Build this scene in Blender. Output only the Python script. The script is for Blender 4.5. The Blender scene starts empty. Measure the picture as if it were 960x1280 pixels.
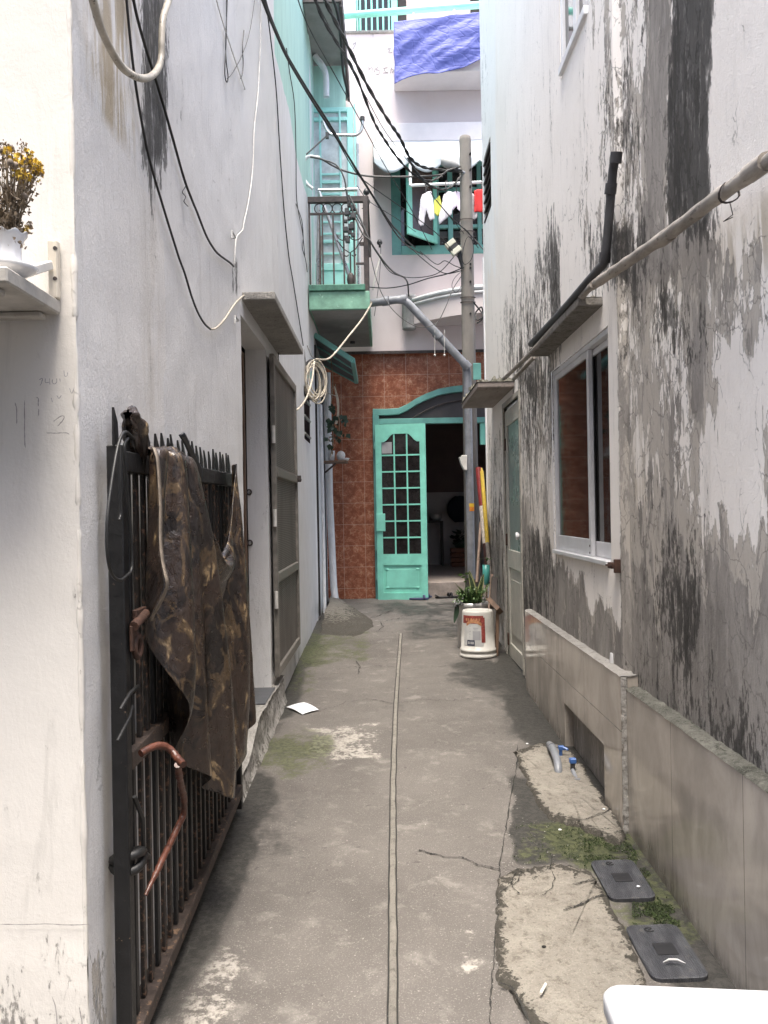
import bpy, bmesh, math, random
from math import sin, cos, pi, radians, sqrt, atan2
from mathutils import Vector, noise as mnoise

SC = bpy.context.scene
COL = SC.collection
RND = random.Random(11)

# ------------------------------------------------------------------ survey helpers
# The alley was surveyed from the photograph: 1035 px focal length at 960 x 1280, a level
# camera 1.5 m above the ground and one degree of roll.  These turn a photograph point into
# a place in the world, on a plane whose position is known.
F, ROLL, EYE, SLOPE = 1035.0, radians(1.0), 1.5, 0.04

def ray(u, v):
    du, dv = u - 480.0, v - 640.0
    return du * cos(ROLL) - dv * sin(ROLL), dv * cos(ROLL) + du * sin(ROLL)

def W(u, v, Y):
    x, y = ray(u, v)
    return Vector((x / F * Y, Y, EYE - y / F * Y))

def WX(u, v, X):
    x, y = ray(u, v)
    Y = X * F / x
    return Vector((X, Y, EYE - y / F * Y))

def WF(u, v, dz=0.0):
    x, y = ray(u, v)
    Y = EYE * F / (y + SLOPE * F)
    return Vector((x / F * Y, Y, SLOPE * Y + dz))

def survey(p):
    x, y = p[0] / p[1] * F, (EYE - p[2]) / p[1] * F
    return 480 + x * cos(ROLL) + y * sin(ROLL), 640 + y * cos(ROLL) - x * sin(ROLL)

def gz(Y):
    return SLOPE * Y

def smooth(a, b, x):
    if a == b:
        return 1.0 if x >= a else 0.0
    t = min(1.0, max(0.0, (x - a) / (b - a)))
    return t * t * (3 - 2 * t)

def patch(u, v, u0, u1, v0, v1, su, sv):
    return (smooth(u0 - su, u0 + su, u) * (1 - smooth(u1 - su, u1 + su, u))
            * smooth(v0 - sv, v0 + sv, v) * (1 - smooth(v1 - sv, v1 + sv, v)))

def catmull(pts, n=6):
    P = [Vector(p) for p in pts]
    if len(P) < 3:
        return P
    out = []
    Q = [P[0] * 2 - P[1]] + P + [P[-1] * 2 - P[-2]]
    for i in range(1, len(Q) - 2):
        a, b, c, d = Q[i - 1], Q[i], Q[i + 1], Q[i + 2]
        for k in range(n):
            t = k / n
            out.append(0.5 * ((2 * b) + (c - a) * t + (2 * a - 5 * b + 4 * c - d) * t * t
                              + (3 * b - a - 3 * c + d) * t * t * t))
    out.append(P[-1])
    return out

def resample(pts, n):
    P = [Vector(p) for p in pts]
    L = [0.0]
    for a, b in zip(P, P[1:]):
        L.append(L[-1] + (b - a).length)
    out, j = [], 0
    for i in range(n + 1):
        s = L[-1] * i / n
        while j < len(P) - 2 and L[j + 1] < s:
            j += 1
        d = L[j + 1] - L[j]
        t = 0 if d < 1e-9 else (s - L[j]) / d
        out.append(P[j].lerp(P[j + 1], min(1, max(0, t))))
    return out

# ------------------------------------------------------------------ object helpers
def chain_loc(o):
    l = Vector((0, 0, 0))
    while o:
        l += Vector(o.location)
        o = o.parent
    return l

def tag(o, label=None, cat=None, group=None, kind=None):
    if label: o['label'] = label
    if cat: o['category'] = cat
    if group: o['group'] = group
    if kind: o['kind'] = kind
    return o

def thing(name, label, cat, loc=(0, 0, 0), group=None):
    o = bpy.data.objects.new(name, None)
    o.empty_display_size = 0.1
    COL.objects.link(o)
    o.location = loc
    return tag(o, label, cat, group)

class MB:
    def __init__(s):
        s.v, s.f, s.sm = [], [], []
    def add(s, vs, fs, sm=False):
        b = len(s.v)
        s.v += [Vector(p) for p in vs]
        for f in fs:
            s.f.append([b + i for i in f]); s.sm.append(sm)
        return s
    def box(s, x0, x1, y0, y1, z0, z1):
        return s.add([(x0, y0, z0), (x1, y0, z0), (x1, y1, z0), (x0, y1, z0),
                      (x0, y0, z1), (x1, y0, z1), (x1, y1, z1), (x0, y1, z1)],
                     [(0, 3, 2, 1), (4, 5, 6, 7), (0, 1, 5, 4), (1, 2, 6, 5), (2, 3, 7, 6), (3, 0, 4, 7)])
    def bar(s, p, q, w, h, up=(0, 0, 1)):
        p, q = Vector(p), Vector(q)
        d = (q - p).normalized()
        up = Vector(up)
        if abs(d.dot(up)) > .97: up = Vector((1, 0, 0))
        a = d.cross(up).normalized(); b = a.cross(d).normalized()
        a, b = a * w / 2, b * h / 2
        vs = [p - a - b, p + a - b, p + a + b, p - a + b, q - a - b, q + a - b, q + a + b, q - a + b]
        return s.add(vs, [(0, 1, 2, 3), (7, 6, 5, 4), (0, 4, 5, 1), (1, 5, 6, 2), (2, 6, 7, 3), (3, 7, 4, 0)])
    def tube(s, pts, r, n=8, closed=False, caps=True):
        P = [Vector(p) for p in pts]
        m = len(P)
        rs = r if isinstance(r, (list, tuple)) else [r] * m
        up, rings = None, []
        for i in range(m):
            if closed: d = P[(i + 1) % m] - P[i - 1]
            else: d = P[min(m - 1, i + 1)] - P[max(0, i - 1)]
            if d.length < 1e-9: d = Vector((0, 0, 1))
            d.normalize()
            if up is None:
                up = Vector((0, 0, 1)) if abs(d.z) < .9 else Vector((1, 0, 0))
            a = d.cross(up)
            if a.length < 1e-6: a = d.cross(Vector((.3, .7, .1)))
            a.normalize(); up = a.cross(d).normalized()
            rings.append([P[i] + (a * cos(2 * pi * k / n) + up * sin(2 * pi * k / n)) * rs[i] for k in range(n)])
        vs = [p for rg in rings for p in rg]
        fs = []
        for i in range(m if closed else m - 1):
            j = (i + 1) % m
            for k in range(n):
                l = (k + 1) % n
                fs.append((i * n + k, i * n + l, j * n + l, j * n + k))
        s.add(vs, fs, True)
        if caps and not closed:
            s.add(rings[0], [tuple(range(n))[::-1]]); s.add(rings[-1], [tuple(range(n))])
        return s
    def lathe(s, prof, c, n=28, flute=0.0, k=8, M=None):
        c = Vector(c)
        vs = []
        for (r, z) in prof:
            for i in range(n):
                a = 2 * pi * i / n
                rr = r * (1 + flute * cos(k * a))
                p = Vector((rr * cos(a), rr * sin(a), z))
                vs.append(c + (M @ p if M else p))
        fs = []
        for j in range(len(prof) - 1):
            for i in range(n):
                l = (i + 1) % n
                fs.append((j * n + i, j * n + l, (j + 1) * n + l, (j + 1) * n + i))
        return s.add(vs, fs, True)
    def prism(s, poly, vec):
        P = [Vector(p) for p in poly]; vec = Vector(vec); n = len(P)
        vs = P + [p + vec for p in P]
        fs = [tuple(range(n))[::-1], tuple(range(n, 2 * n))]
        fs += [(i, (i + 1) % n, n + (i + 1) % n, n + i) for i in range(n)]
        return s.add(vs, fs)
    def grid(s, fn, nu, nv, sm=True):
        vs = [fn(i / nu, j / nv) for j in range(nv + 1) for i in range(nu + 1)]
        fs = [(j * (nu + 1) + i, j * (nu + 1) + i + 1, (j + 1) * (nu + 1) + i + 1, (j + 1) * (nu + 1) + i)
              for j in range(nv) for i in range(nu)]
        return s.add(vs, fs, sm)
    def ball(s, c, r, n=10, sc=(1, 1, 1)):
        prof = [(r * sin(pi * j / 6) + 1e-5, -r * cos(pi * j / 6)) for j in range(7)]
        b = len(s.v)
        s.lathe(prof, (0, 0, 0), n)
        for i in range(b, len(s.v)):
            p = s.v[i]; s.v[i] = Vector((p.x * sc[0], p.y * sc[1], p.z * sc[2])) + Vector(c)
        return s
    def build(s, name, mat, parent=None, bevel=0.0, seg=1, solid=0.0, subsurf=0, attrs=None, fix=True):
        off = chain_loc(parent) if parent else None
        if off is None:
            xs = [p.x for p in s.v]; ys = [p.y for p in s.v]; zs = [p.z for p in s.v]
            off = Vector(((min(xs) + max(xs)) / 2, (min(ys) + max(ys)) / 2, min(zs)))
        me = bpy.data.meshes.new(name)
        me.from_pydata([tuple(p - off) for p in s.v], [], s.f)
        me.polygons.foreach_set('use_smooth', s.sm)
        if attrs:
            vals = [attrs(p) for p in s.v]
            for k in vals[0]:
                a = me.attributes.new(k, 'FLOAT', 'POINT')
                a.data.foreach_set('value', [d[k] for d in vals])
        if fix:
            bm = bmesh.new(); bm.from_mesh(me)
            bmesh.ops.recalc_face_normals(bm, faces=bm.faces)
            bm.to_mesh(me); bm.free()
        me.update()
        if mat: me.materials.append(mat)
        o = bpy.data.objects.new(name, me)
        COL.objects.link(o)
        if parent: o.parent = parent
        else: o.location = off
        if solid:
            m = o.modifiers.new('solid', 'SOLIDIFY'); m.thickness = solid; m.offset = 0
        if bevel:
            m = o.modifiers.new('bevel', 'BEVEL'); m.width = bevel; m.segments = seg
            m.limit_method = 'ANGLE'; m.angle_limit = radians(40)
        if subsurf:
            m = o.modifiers.new('sub', 'SUBSURF'); m.levels = subsurf; m.render_levels = subsurf
        return o

def ribbon(mb, pts, w, up, lift=0.002, jit=0.0, rnd=RND):
    """flat strip along pts lying on a surface with normal up"""
    P = [Vector(p) for p in pts]; up = Vector(up).normalized()
    L, Rr = [], []
    for i, p in enumerate(P):
        d = (P[min(len(P) - 1, i + 1)] - P[max(0, i - 1)]).normalized()
        a = d.cross(up).normalized()
        ww = w if not isinstance(w, list) else w[i]
        e = ww * (1 + rnd.uniform(-jit, jit)) / 2
        f = ww * (1 + rnd.uniform(-jit, jit)) / 2
        if i in (0, len(P) - 1) and jit: e = f = ww * .1
        L.append(p + a * e + up * lift); Rr.append(p - a * f + up * lift)
    n = len(P)
    mb.add(L + Rr, [(i, i + 1, n + i + 1, n + i) for i in range(n - 1)])

# ------------------------------------------------------------------ node helpers
class NT:
    def __init__(s, name):
        s.m = bpy.data.materials.new(name); s.m.use_nodes = True
        s.t = s.m.node_tree
        s.b = s.t.nodes['Principled BSDF']
        s.pos = s.t.nodes.new('ShaderNodeNewGeometry').outputs['Position']
        s.obj = s.t.nodes.new('ShaderNodeTexCoord').outputs['Object']
    def node(s, t, **kw):
        n = s.t.nodes.new(t)
        for k, v in kw.items(): setattr(n, k, v)
        return n
    def put(s, sock, val):
        if isinstance(val, bpy.types.NodeSocket): s.t.links.new(val, sock)
        elif isinstance(val, (tuple, list)) and sock.type == 'RGBA': sock.default_value = (*val[:3], 1)
        else: sock.default_value = val
    def scale(s, vec, sc):
        n = s.node('ShaderNodeMapping'); s.put(n.inputs['Vector'], vec)
        n.inputs['Scale'].default_value = sc
        return n.outputs[0]
    def noise(s, vec, sc=5, det=5, rough=.6, dist=0.0):
        n = s.node('ShaderNodeTexNoise'); s.put(n.inputs['Vector'], vec)
        n.inputs['Scale'].default_value = sc; n.inputs['Detail'].default_value = det
        n.inputs['Roughness'].default_value = rough; n.inputs['Distortion'].default_value = dist
        return n.outputs[0]
    def voro(s, vec, sc=5, feat='F1', out='Distance', rnd=1.0):
        n = s.node('ShaderNodeTexVoronoi'); n.feature = feat; s.put(n.inputs['Vector'], vec)
        n.inputs['Scale'].default_value = sc
        if 'Randomness' in n.inputs: n.inputs['Randomness'].default_value = rnd
        return n.outputs[out]
    def math(s, op, a, b=0.0, c=None, clamp=False):
        n = s.node('ShaderNodeMath', operation=op); n.use_clamp = clamp
        s.put(n.inputs[0], a); s.put(n.inputs[1], b)
        if c is not None: s.put(n.inputs[2], c)
        return n.outputs[0]
    def step(s, x, a, b, lo=0.0, hi=1.0, mode='SMOOTHSTEP'):
        n = s.node('ShaderNodeMapRange'); n.interpolation_type = mode
        s.put(n.inputs[0], x)
        for i, q in enumerate((a, b, lo, hi)): n.inputs[i + 1].default_value = q
        return n.outputs[0]
    def math_vec(s, vec, off):
        n = s.node('ShaderNodeMapping'); s.put(n.inputs['Vector'], vec); n.inputs['Location'].default_value = off
        return n.outputs[0]
    def mix(s, fac, a, b, mode='MIX'):
        n = s.node('ShaderNodeMix', data_type='RGBA', blend_type=mode)
        s.put(n.inputs[0], fac); s.put(n.inputs[6], a); s.put(n.inputs[7], b)
        return n.outputs[2]
    def attr(s, name):
        n = s.node('ShaderNodeAttribute'); n.attribute_name = name
        return n.outputs['Fac']
    def sep(s, vec):
        n = s.node('ShaderNodeSeparateXYZ'); s.put(n.inputs[0], vec)
        return n.outputs
    def bump(s, h, strength=.4, dist=.01, prev=None):
        n = s.node('ShaderNodeBump'); s.put(n.inputs['Height'], h)
        n.inputs['Strength'].default_value = strength; n.inputs['Distance'].default_value = dist
        if prev is not None: s.t.links.new(prev, n.inputs['Normal'])
        return n.outputs[0]
    def out(s, col, rough=.6, metal=0.0, normal=None, spec=None, **kw):
        s.put(s.b.inputs['Base Color'], col); s.put(s.b.inputs['Roughness'], rough)
        s.put(s.b.inputs['Metallic'], metal)
        if normal is not None: s.put(s.b.inputs['Normal'], normal)
        if spec is not None: s.b.inputs['Specular IOR Level'].default_value = spec
        for k, v in kw.items(): s.put(s.b.inputs[k], v)
        return s.m

def darker(c, k): return tuple(x * k for x in c)

def simple(name, col, rough=.55, metal=0.0, var=.25, sc=9, worn=None, wornamt=.0, bump=.15, bsc=60, spec=None, st=(1, 1, 1), **kw):
    """base colour with cloudy variation and, optionally, worn / dirty spots of a second colour"""
    t = NT(name)
    vec = t.scale(t.obj, st)
    n1 = t.noise(vec, sc, 6, .65)
    c = t.mix(t.step(n1, .3, .72), darker(col, 1 - var), tuple(min(1, x * (1 + var * .5)) for x in col))
    if worn:
        n2 = t.noise(vec, sc * 2.3, 8, .7)
        c = t.mix(t.step(n2, .62 - wornamt, .66 - wornamt + .03), c, worn)
    nr = t.noise(vec, bsc, 4, .6)
    nm = t.bump(nr, bump, .004)
    r = t.step(n1, .2, .8, max(0.02, rough - .1), min(1, rough + .1))
    return t.out(c, r, metal, nm, spec, **kw)
# ------------------------------------------------------------------ materials
def wall_mat(name, paint, paint2, cement, mold, peel_amp=.55, fine=1.0, tan=(.42, .36, .27), coat=(.50, .462, .41)):
    """limewashed plaster: paint that flakes off the cement render, mould streaks and stains.
    Where each happens is stored on the wall itself (peel / mold / tint / fresh)."""
    t = NT(name)
    p = t.pos
    peel, mold_a, tint, fresh = t.attr('peel'), t.attr('mold'), t.attr('tint'), t.attr('fresh')
    L = 'LINEAR'
    big = t.step(t.noise(t.scale(p, (1, 1, .30)), 4.0, 10, .62, .4), .30, .70, mode=L)
    mid = t.step(t.noise(t.scale(p, (1, 1, .33)), 17, 9, .66, .7), .30, .70, mode=L)
    chip = t.step(t.noise(t.scale(p, (1, 1, .45)), 48, 7, .62, .6), .30, .70, mode=L)
    grit = t.noise(p, 110, 5, .75)
    streak = t.step(t.noise(t.scale(p, (1, 1, .13)), 15, 10, .68, .6), .30, .70, mode=L)
    streak2 = t.step(t.noise(t.scale(p, (1, 1, .30)), 50, 9, .72, .5), .30, .70, mode=L)
    nw = t.node('ShaderNodeTexNoise'); t.put(nw.inputs['Vector'], p); nw.inputs['Scale'].default_value = 7; nw.inputs['Detail'].default_value = 6
    wmix = t.node('ShaderNodeMix', data_type='VECTOR'); wmix.inputs[0].default_value = .16
    t.put(wmix.inputs[4], p); t.put(wmix.inputs[5], nw.outputs['Color']); wp = wmix.outputs[1]
    # flakes
    e = t.math('ADD', peel, t.math('MULTIPLY', t.math('SUBTRACT', big, .5), peel_amp * .85))
    e = t.math('ADD', e, t.math('MULTIPLY', t.math('SUBTRACT', mid, .5), peel_amp * .75))
    e = t.math('ADD', e, t.math('MULTIPLY', t.math('SUBTRACT', chip, .5), peel_amp * .30))
    pm = t.step(e, .495, .515)
    # an older taupe coat shows between the whitewash and the bare render
    mid2 = t.step(t.noise(t.scale(t.math_vec(p, (3.1, 7.7, 1.3)), (1, 1, .28)), 7, 9, .64, .6), .30, .70, mode=L)
    e2 = t.math('ADD', t.math('MULTIPLY', e, .55), t.math('MULTIPLY', mid2, .55))
    bare = t.step(e2, .60, .66)
    rim = t.math('MULTIPLY', t.step(e, .44, .5), t.math('SUBTRACT', 1.0, pm))
    # mould
    g = t.math('ADD', mold_a, t.math('MULTIPLY', t.math('SUBTRACT', streak, .5), .62))
    g = t.math('ADD', g, t.math('MULTIPLY', t.math('SUBTRACT', streak2, .5), .50))
    g = t.math('ADD', g, t.math('MULTIPLY', t.math('SUBTRACT', chip, .5), .46))
    g = t.math('ADD', g, t.math('MULTIPLY', t.math('SUBTRACT', mid, .5), .35))
    mm = t.math('ADD', t.math('MULTIPLY', t.step(g, .50, .62), .55), t.math('MULTIPLY', t.step(g, .30, 1.05), .45))
    # paint
    soft = t.noise(p, 1.7, 6, .6)
    pc = t.mix(t.step(fresh, .4, .6), paint, paint2)
    pc = t.mix(t.step(soft, .35, .75, 0, .25), pc, t.mix(.5, pc, (.38, .36, .32)))
    pc = t.mix(t.step(streak, .6, 1, 0, .30), pc, t.mix(.6, pc, (.26, .25, .23)))
    tn = t.math('MULTIPLY', tint, t.step(streak, .3, .65))
    pc = t.mix(tn, pc, tan)
    spots = t.step(t.noise(t.scale(p, (1, 1, .4)), 38, 7, .75), .64, .72, 0, .55 * fine)
    pc = t.mix(spots, pc, (.17, .16, .15))
    # cement
    cc = t.mix(t.step(big, .3, .7), darker(cement, .68), cement)
    cc = t.mix(t.step(mid, .45, .95, 0, .6), cc, tuple(min(1, x * 1.32) for x in cement))
    cc = t.mix(t.step(streak2, .5, 1, 0, .6), cc, darker(cement, .5))
    cc = t.mix(t.step(streak, .55, 1, 0, .5), cc, darker(cement, .55))
    cc = t.mix(t.step(grit, .45, .75, 0, .35), cc, darker(cement, .6))
    tc = t.mix(mid, darker(coat, .86), darker(coat, 1.1))
    tc = t.mix(t.step(streak2, .55, 1, 0, .4), tc, darker(coat, .62))
    cc = t.mix(bare, tc, cc)
    c = t.mix(pm, pc, cc)
    edge = t.math('MULTIPLY', t.step(e, .470, .497), t.math('SUBTRACT', 1.0, pm))
    c = t.mix(t.math('MULTIPLY', edge, .30), c, (.20, .19, .175))  # thin shadow line of the lifted flakes, painted into the colour
    crk = t.voro(t.scale(wp, (1, 1, .55)), 9, 'DISTANCE_TO_EDGE')
    c = t.mix(t.math('MULTIPLY', t.math('MULTIPLY', t.step(crk, .022, .004), t.step(e, .22, .42)), .55), c, (.15, .14, .13))
    mk = t.mix(t.step(streak2, .35, .9), mold, tuple(x * 1.9 for x in mold))
    c = t.mix(t.math('MULTIPLY', mm, .94), c, mk)
    h = t.math('ADD', t.math('MULTIPLY', t.math('SUBTRACT', 1.0, pm), 1.0), t.math('MULTIPLY', grit, .55))
    h = t.math('ADD', h, t.math('MULTIPLY', mid, .5))
    nm = t.bump(h, .95 * fine, .006)
    lump = t.noise(p, 5, 4, .5)
    nm = t.bump(lump, .16, .02, nm)
    return t.out(c, .88, 0, nm, .25)

M = {}
M['right_wall'] = wall_mat('limewash_peeling', (.90, .86, .805), (.90, .89, .87), (.335, .312, .285), (.022, .021, .019))
M['left_wall'] = wall_mat('limewash_pale', (.71, .705, .70), (.735, .72, .70), (.36, .36, .35), (.035, .034, .032), .5)
M['cream_wall'] = wall_mat('cream_plaster', (.67, .645, .605), (.67, .65, .615), (.42, .40, .36), (.06, .055, .05), .35, .3)

def mint_wall():
    t = NT('mint_plaster'); p = t.pos
    mint, mold_a = t.attr('mint'), t.attr('mold')
    big = t.noise(t.scale(p, (1, 1, .4)), 3, 8, .65, .3)
    mid = t.noise(t.scale(p, (1, 1, .25)), 16, 7, .7)
    streak = t.noise(t.scale(p, (1, 1, .08)), 18, 8, .72)
    grit = t.noise(p, 90, 4, .7)
    e = t.math('ADD', mint, t.math('MULTIPLY', t.math('SUBTRACT', big, .5), .5))
    pm = t.step(e, .47, .53)
    wc = t.mix(t.step(mid, .35, .7), (.62, .62, .62), (.70, .70, .71))
    mc = t.mix(t.step(streak, .35, .7), (.36, .55, .49), (.47, .68, .60))
    c = t.mix(pm, wc, mc)
    g = t.math('ADD', mold_a, t.math('MULTIPLY', t.math('SUBTRACT', streak, .5), 1.4))
    c = t.mix(t.step(g, .45, .95, 0, .9), c, (.07, .075, .055))
    nm = t.bump(t.math('ADD', grit, mid), .5, .003)
    return t.out(c, .85, 0, nm, .25)
M['mint_wall'] = mint_wall()

def pink_wall():
    t = NT('pink_plaster'); p = t.pos
    big = t.noise(p, 1.2, 6, .6)
    streak = t.noise(t.scale(p, (1, 1, .07)), 12, 8, .7)
    grit = t.noise(p, 60, 4, .7)
    c = t.mix(t.step(big, .3, .7), (.66, .585, .575), (.74, .67, .66))
    c = t.mix(t.step(streak, .56, .82, 0, .35), c, (.42, .37, .36))
    c = t.mix(t.step(t.math('ADD', t.attr('mold'), t.math('MULTIPLY', t.math('SUBTRACT', streak, .5), 1.2)), .45, .8, 0, .85), c, (.10, .095, .085))
    return t.out(c, .85, 0, t.bump(grit, .3, .004), .25)
M['pink'] = pink_wall()
M['white_parapet'] = simple('white_parapet', (.72, .67, .66), .85, var=.1, sc=2, worn=(.25, .24, .22), wornamt=-.06)

def floor_mat():
    t = NT('alley_cement'); p = t.pos
    moss, dark, light = t.attr('moss'), t.attr('dark'), t.attr('light')
    L = 'LINEAR'
    big = t.step(t.noise(p, 1.9, 9, .62, .4), .3, .7, mode=L)
    mid = t.step(t.noise(p, 8, 10, .68, .3), .3, .7, mode=L)
    fine = t.step(t.noise(p, 42, 8, .72), .28, .72, mode=L)
    grit = t.step(t.noise(p, 190, 4, .7), .3, .7, mode=L)
    huge = t.step(t.noise(p, .75, 5, .6, .3), .35, .65, mode=L)
    c = t.mix(big, (.069, .062, .056), (.134, .122, .111))
    c = t.mix(t.math('MULTIPLY', huge, .55), c, (.138, .126, .114))
    c = t.mix(t.step(mid, .55, 1, 0, .55), c, (.225, .208, .188))
    c = t.mix(t.step(fine, .58, 1, 0, .6), c, (.095, .086, .076))
    c = t.mix(t.step(mid, .38, .05, 0, .45), c, (.110, .100, .090))
    c = t.mix(t.step(grit, .62, 1, 0, .55), c, (.36, .34, .31))
    c = t.mix(t.step(grit, .36, 0, 0, .55), c, (.085, .078, .07))
    speck = t.step(t.noise(p, 75, 3, .5), .715, .735)
    c = t.mix(t.math('MULTIPLY', speck, .5), c, (.42, .40, .36))
    pit = t.step(t.noise(p, 28, 2, .4), .72, .75)
    c = t.mix(t.math('MULTIPLY', pit, .6), c, (.06, .055, .05))
    l = t.math('ADD', light, t.math('MULTIPLY', t.math('SUBTRACT', mid, .5), .42))
    l = t.math('ADD', l, t.math('MULTIPLY', t.math('SUBTRACT', fine, .5), .30))
    c = t.mix(t.step(l, .47, .62, 0, .75), c, t.mix(t.step(fine, .3, .7), (.28, .26, .225), (.40, .375, .335)))
    d = t.math('ADD', dark, t.math('MULTIPLY', t.math('SUBTRACT', mid, .5), .48))
    d = t.math('ADD', d, t.math('MULTIPLY', t.math('SUBTRACT', fine, .5), .34))
    dm = t.step(d, .42, .78)
    c = t.mix(t.math('MULTIPLY', dm, .9), c, t.mix(t.step(fine, .35, .7), (.023, .0225, .020), (.047, .045, .040)))
    g = t.math('ADD', moss, t.math('MULTIPLY', t.math('SUBTRACT', mid, .5), .6))
    g = t.math('ADD', g, t.math('MULTIPLY', t.math('SUBTRACT', fine, .5), .4))
    gm = t.step(g, .45, .75)
    c = t.mix(t.math('MULTIPLY', gm, .75), c, t.mix(t.step(fine, .3, .7), (.030, .038, .015), (.082, .090, .038)))
    h = t.math('ADD', t.math('MULTIPLY', fine, 1.0), t.math('MULTIPLY', grit, .5))
    nm = t.bump(h, .5, .004)
    nm = t.bump(mid, .3, .012, nm)
    return t.out(c, t.step(dm, 0, 1, .82, .6), 0, nm, .3)
M['floor'] = floor_mat()

def rough_cement(name, a, b, dk, rim=False):
    t = NT(name); p = t.pos
    L = 'LINEAR'
    big, mid = t.step(t.noise(p, 6, 9, .65, .5), .3, .7, mode=L), t.step(t.noise(p, 22, 9, .7, .4), .3, .7, mode=L)
    fine, grit = t.step(t.noise(p, 70, 7, .75), .3, .7, mode=L), t.step(t.noise(p, 210, 3, .6), .3, .7, mode=L)
    c = t.mix(big, a, b)
    c = t.mix(t.step(mid, .5, 1, 0, .85), c, dk)
    c = t.mix(t.step(fine, .55, 1, 0, .7), c, darker(dk, .6))
    c = t.mix(t.step(mid, .35, 0, 0, .5), c, tuple(min(1, x * 1.2) for x in b))
    c = t.mix(t.step(grit, .6, 1, 0, .5), c, tuple(min(1, x * 1.35) for x in b))
    if rim:      # the thin feathered edge of the trowelled patch is as dirty as the slab
        q = t.math('ADD', t.attr('inside'), t.math('MULTIPLY', t.math('SUBTRACT', mid, .5), .28))
        q = t.math('ADD', q, t.math('MULTIPLY', t.math('SUBTRACT', fine, .5), .16))
        c = t.mix(t.step(q, .16, .10), c, t.mix(fine, (.045, .042, .034), (.105, .095, .08)))
    nm = t.bump(t.math('ADD', t.math('MULTIPLY', mid, 1.4), fine), .9, .008)
    return t.out(c, .9, 0, nm, .25)
M['patch'] = rough_cement('trowelled_cement', (.26, .237, .202), (.38, .35, .298), (.145, .128, .104), True)
M['strip'] = rough_cement('strip_cement', (.22, .205, .18), (.29, .27, .235), (.13, .12, .105))
M['ledge_top'] = rough_cement('mossy_ledge', (.055, .056, .044), (.27, .265, .23), (.025, .028, .019))
M['slab'] = rough_cement('weathered_slab', (.33, .315, .29), (.46, .44, .41), (.22, .21, .19))
M['slab_dirty'] = rough_cement('dirty_slab', (.20, .185, .165), (.33, .31, .28), (.075, .07, .058))
M['mossy_slab'] = rough_cement('mossy_slab', (.13, .125, .10), (.24, .23, .19), (.035, .042, .026))
M['ramp'] = rough_cement('ramp_cement', (.20, .185, .160), (.24, .22, .19), (.11, .105, .078), True)

def plinth_mat(name, base, cuts, zc=None):
    """polished wall tiles; cuts = places of the vertical joints"""
    t = NT(name); p = t.pos
    xyz = t.sep(p)
    big = t.noise(t.scale(p, (1, 1, .5)), 4, 7, .6, .5)
    drip = t.noise(t.scale(p, (1, 1, .08)), 26, 8, .75)
    fine = t.noise(p, 45, 5, .7)
    mold_a = t.attr('mold')
    c = t.mix(t.step(big, .3, .7), darker(base, .70), darker(base, 1.16))
    c = t.mix(t.step(fine, .5, .8, 0, .25), c, darker(base, .6))
    g = t.math('ADD', mold_a, t.math('MULTIPLY', t.math('SUBTRACT', drip, .5), 1.2))
    c = t.mix(t.step(g, .35, .95, 0, .85), c, (.085, .075, .062))
    jm = None
    for q in cuts:
        d = t.math('LESS_THAN', t.math('ABSOLUTE', t.math('SUBTRACT', xyz[1], q)), .0018)
        jm = d if jm is None else t.math('MAXIMUM', jm, d)
    if zc:
        d = t.math('LESS_THAN', t.math('ABSOLUTE', t.math('SUBTRACT', xyz[2], zc)), .0018)
        jm = t.math('MAXIMUM', jm, d)
    c = t.mix(t.math('MULTIPLY', jm, .8), c, (.07, .062, .052))
    r = t.step(t.math('ADD', big, t.math('MULTIPLY', t.step(g, .3, .9), .5)), .3, 1.2, .05, .36)
    return t.out(c, r, 0, t.bump(t.math('SUBTRACT', t.math('MULTIPLY', fine, .1), jm), .25, .002), .5)
M['plinth_far'] = plinth_mat('polished_tile_warm', (.49, .44, .38), (4.12, 4.78, 5.43), .56)
M['plinth_near'] = plinth_mat('polished_tile_grey', (.42, .38, .33), (1.75, 2.34, 2.93))

def red_tile():
    t = NT('marbled_red_tile'); p = t.pos
    xyz = t.sep(p)
    w = t.noise(p, 4, 3, .5)
    warp = t.node('ShaderNodeMix', data_type='VECTOR')
    nc = t.node('ShaderNodeTexNoise'); t.put(nc.inputs['Vector'], p); nc.inputs['Scale'].default_value = 9
    warp.inputs[0].default_value = .12
    t.put(warp.inputs[4], p); t.put(warp.inputs[5], nc.outputs['Color'])
    vein = t.voro(warp.outputs[1], 17, 'DISTANCE_TO_EDGE')
    vein2 = t.voro(warp.outputs[1], 34, 'DISTANCE_TO_EDGE')
    n = t.noise(p, 12, 8, .7)
    c = t.mix(t.step(n, .3, .72), (.20, .064, .035), (.37, .138, .078))
    vm = t.math('MULTIPLY', t.step(vein, .075, .0), t.step(n, .38, .6))
    vm2 = t.math('MULTIPLY', t.step(vein2, .05, .0), t.step(n, .45, .65))
    c = t.mix(t.math('MULTIPLY', t.math('MAXIMUM', vm, t.math('MULTIPLY', vm2, .6)), .75), c, (.50, .30, .19))
    def joint(o, size, off):
        f = t.math('FRACT', t.math('DIVIDE', t.math('ADD', o, off), size))
        return t.math('LESS_THAN', t.math('ABSOLUTE', t.math('SUBTRACT', f, .5)), .008)
    j = t.math('MAXIMUM', joint(xyz[0], .272, 5.0), joint(xyz[2], .262 * 1.02, 4.93))
    c = t.mix(t.math('MULTIPLY', j, .85), c, (.52, .38, .30))
    return t.out(c, t.step(n, .3, .7, .14, .30), 0, t.bump(t.math('SUBTRACT', 1.0, j), .4, .002), .5)
M['red_tile'] = red_tile()

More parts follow.
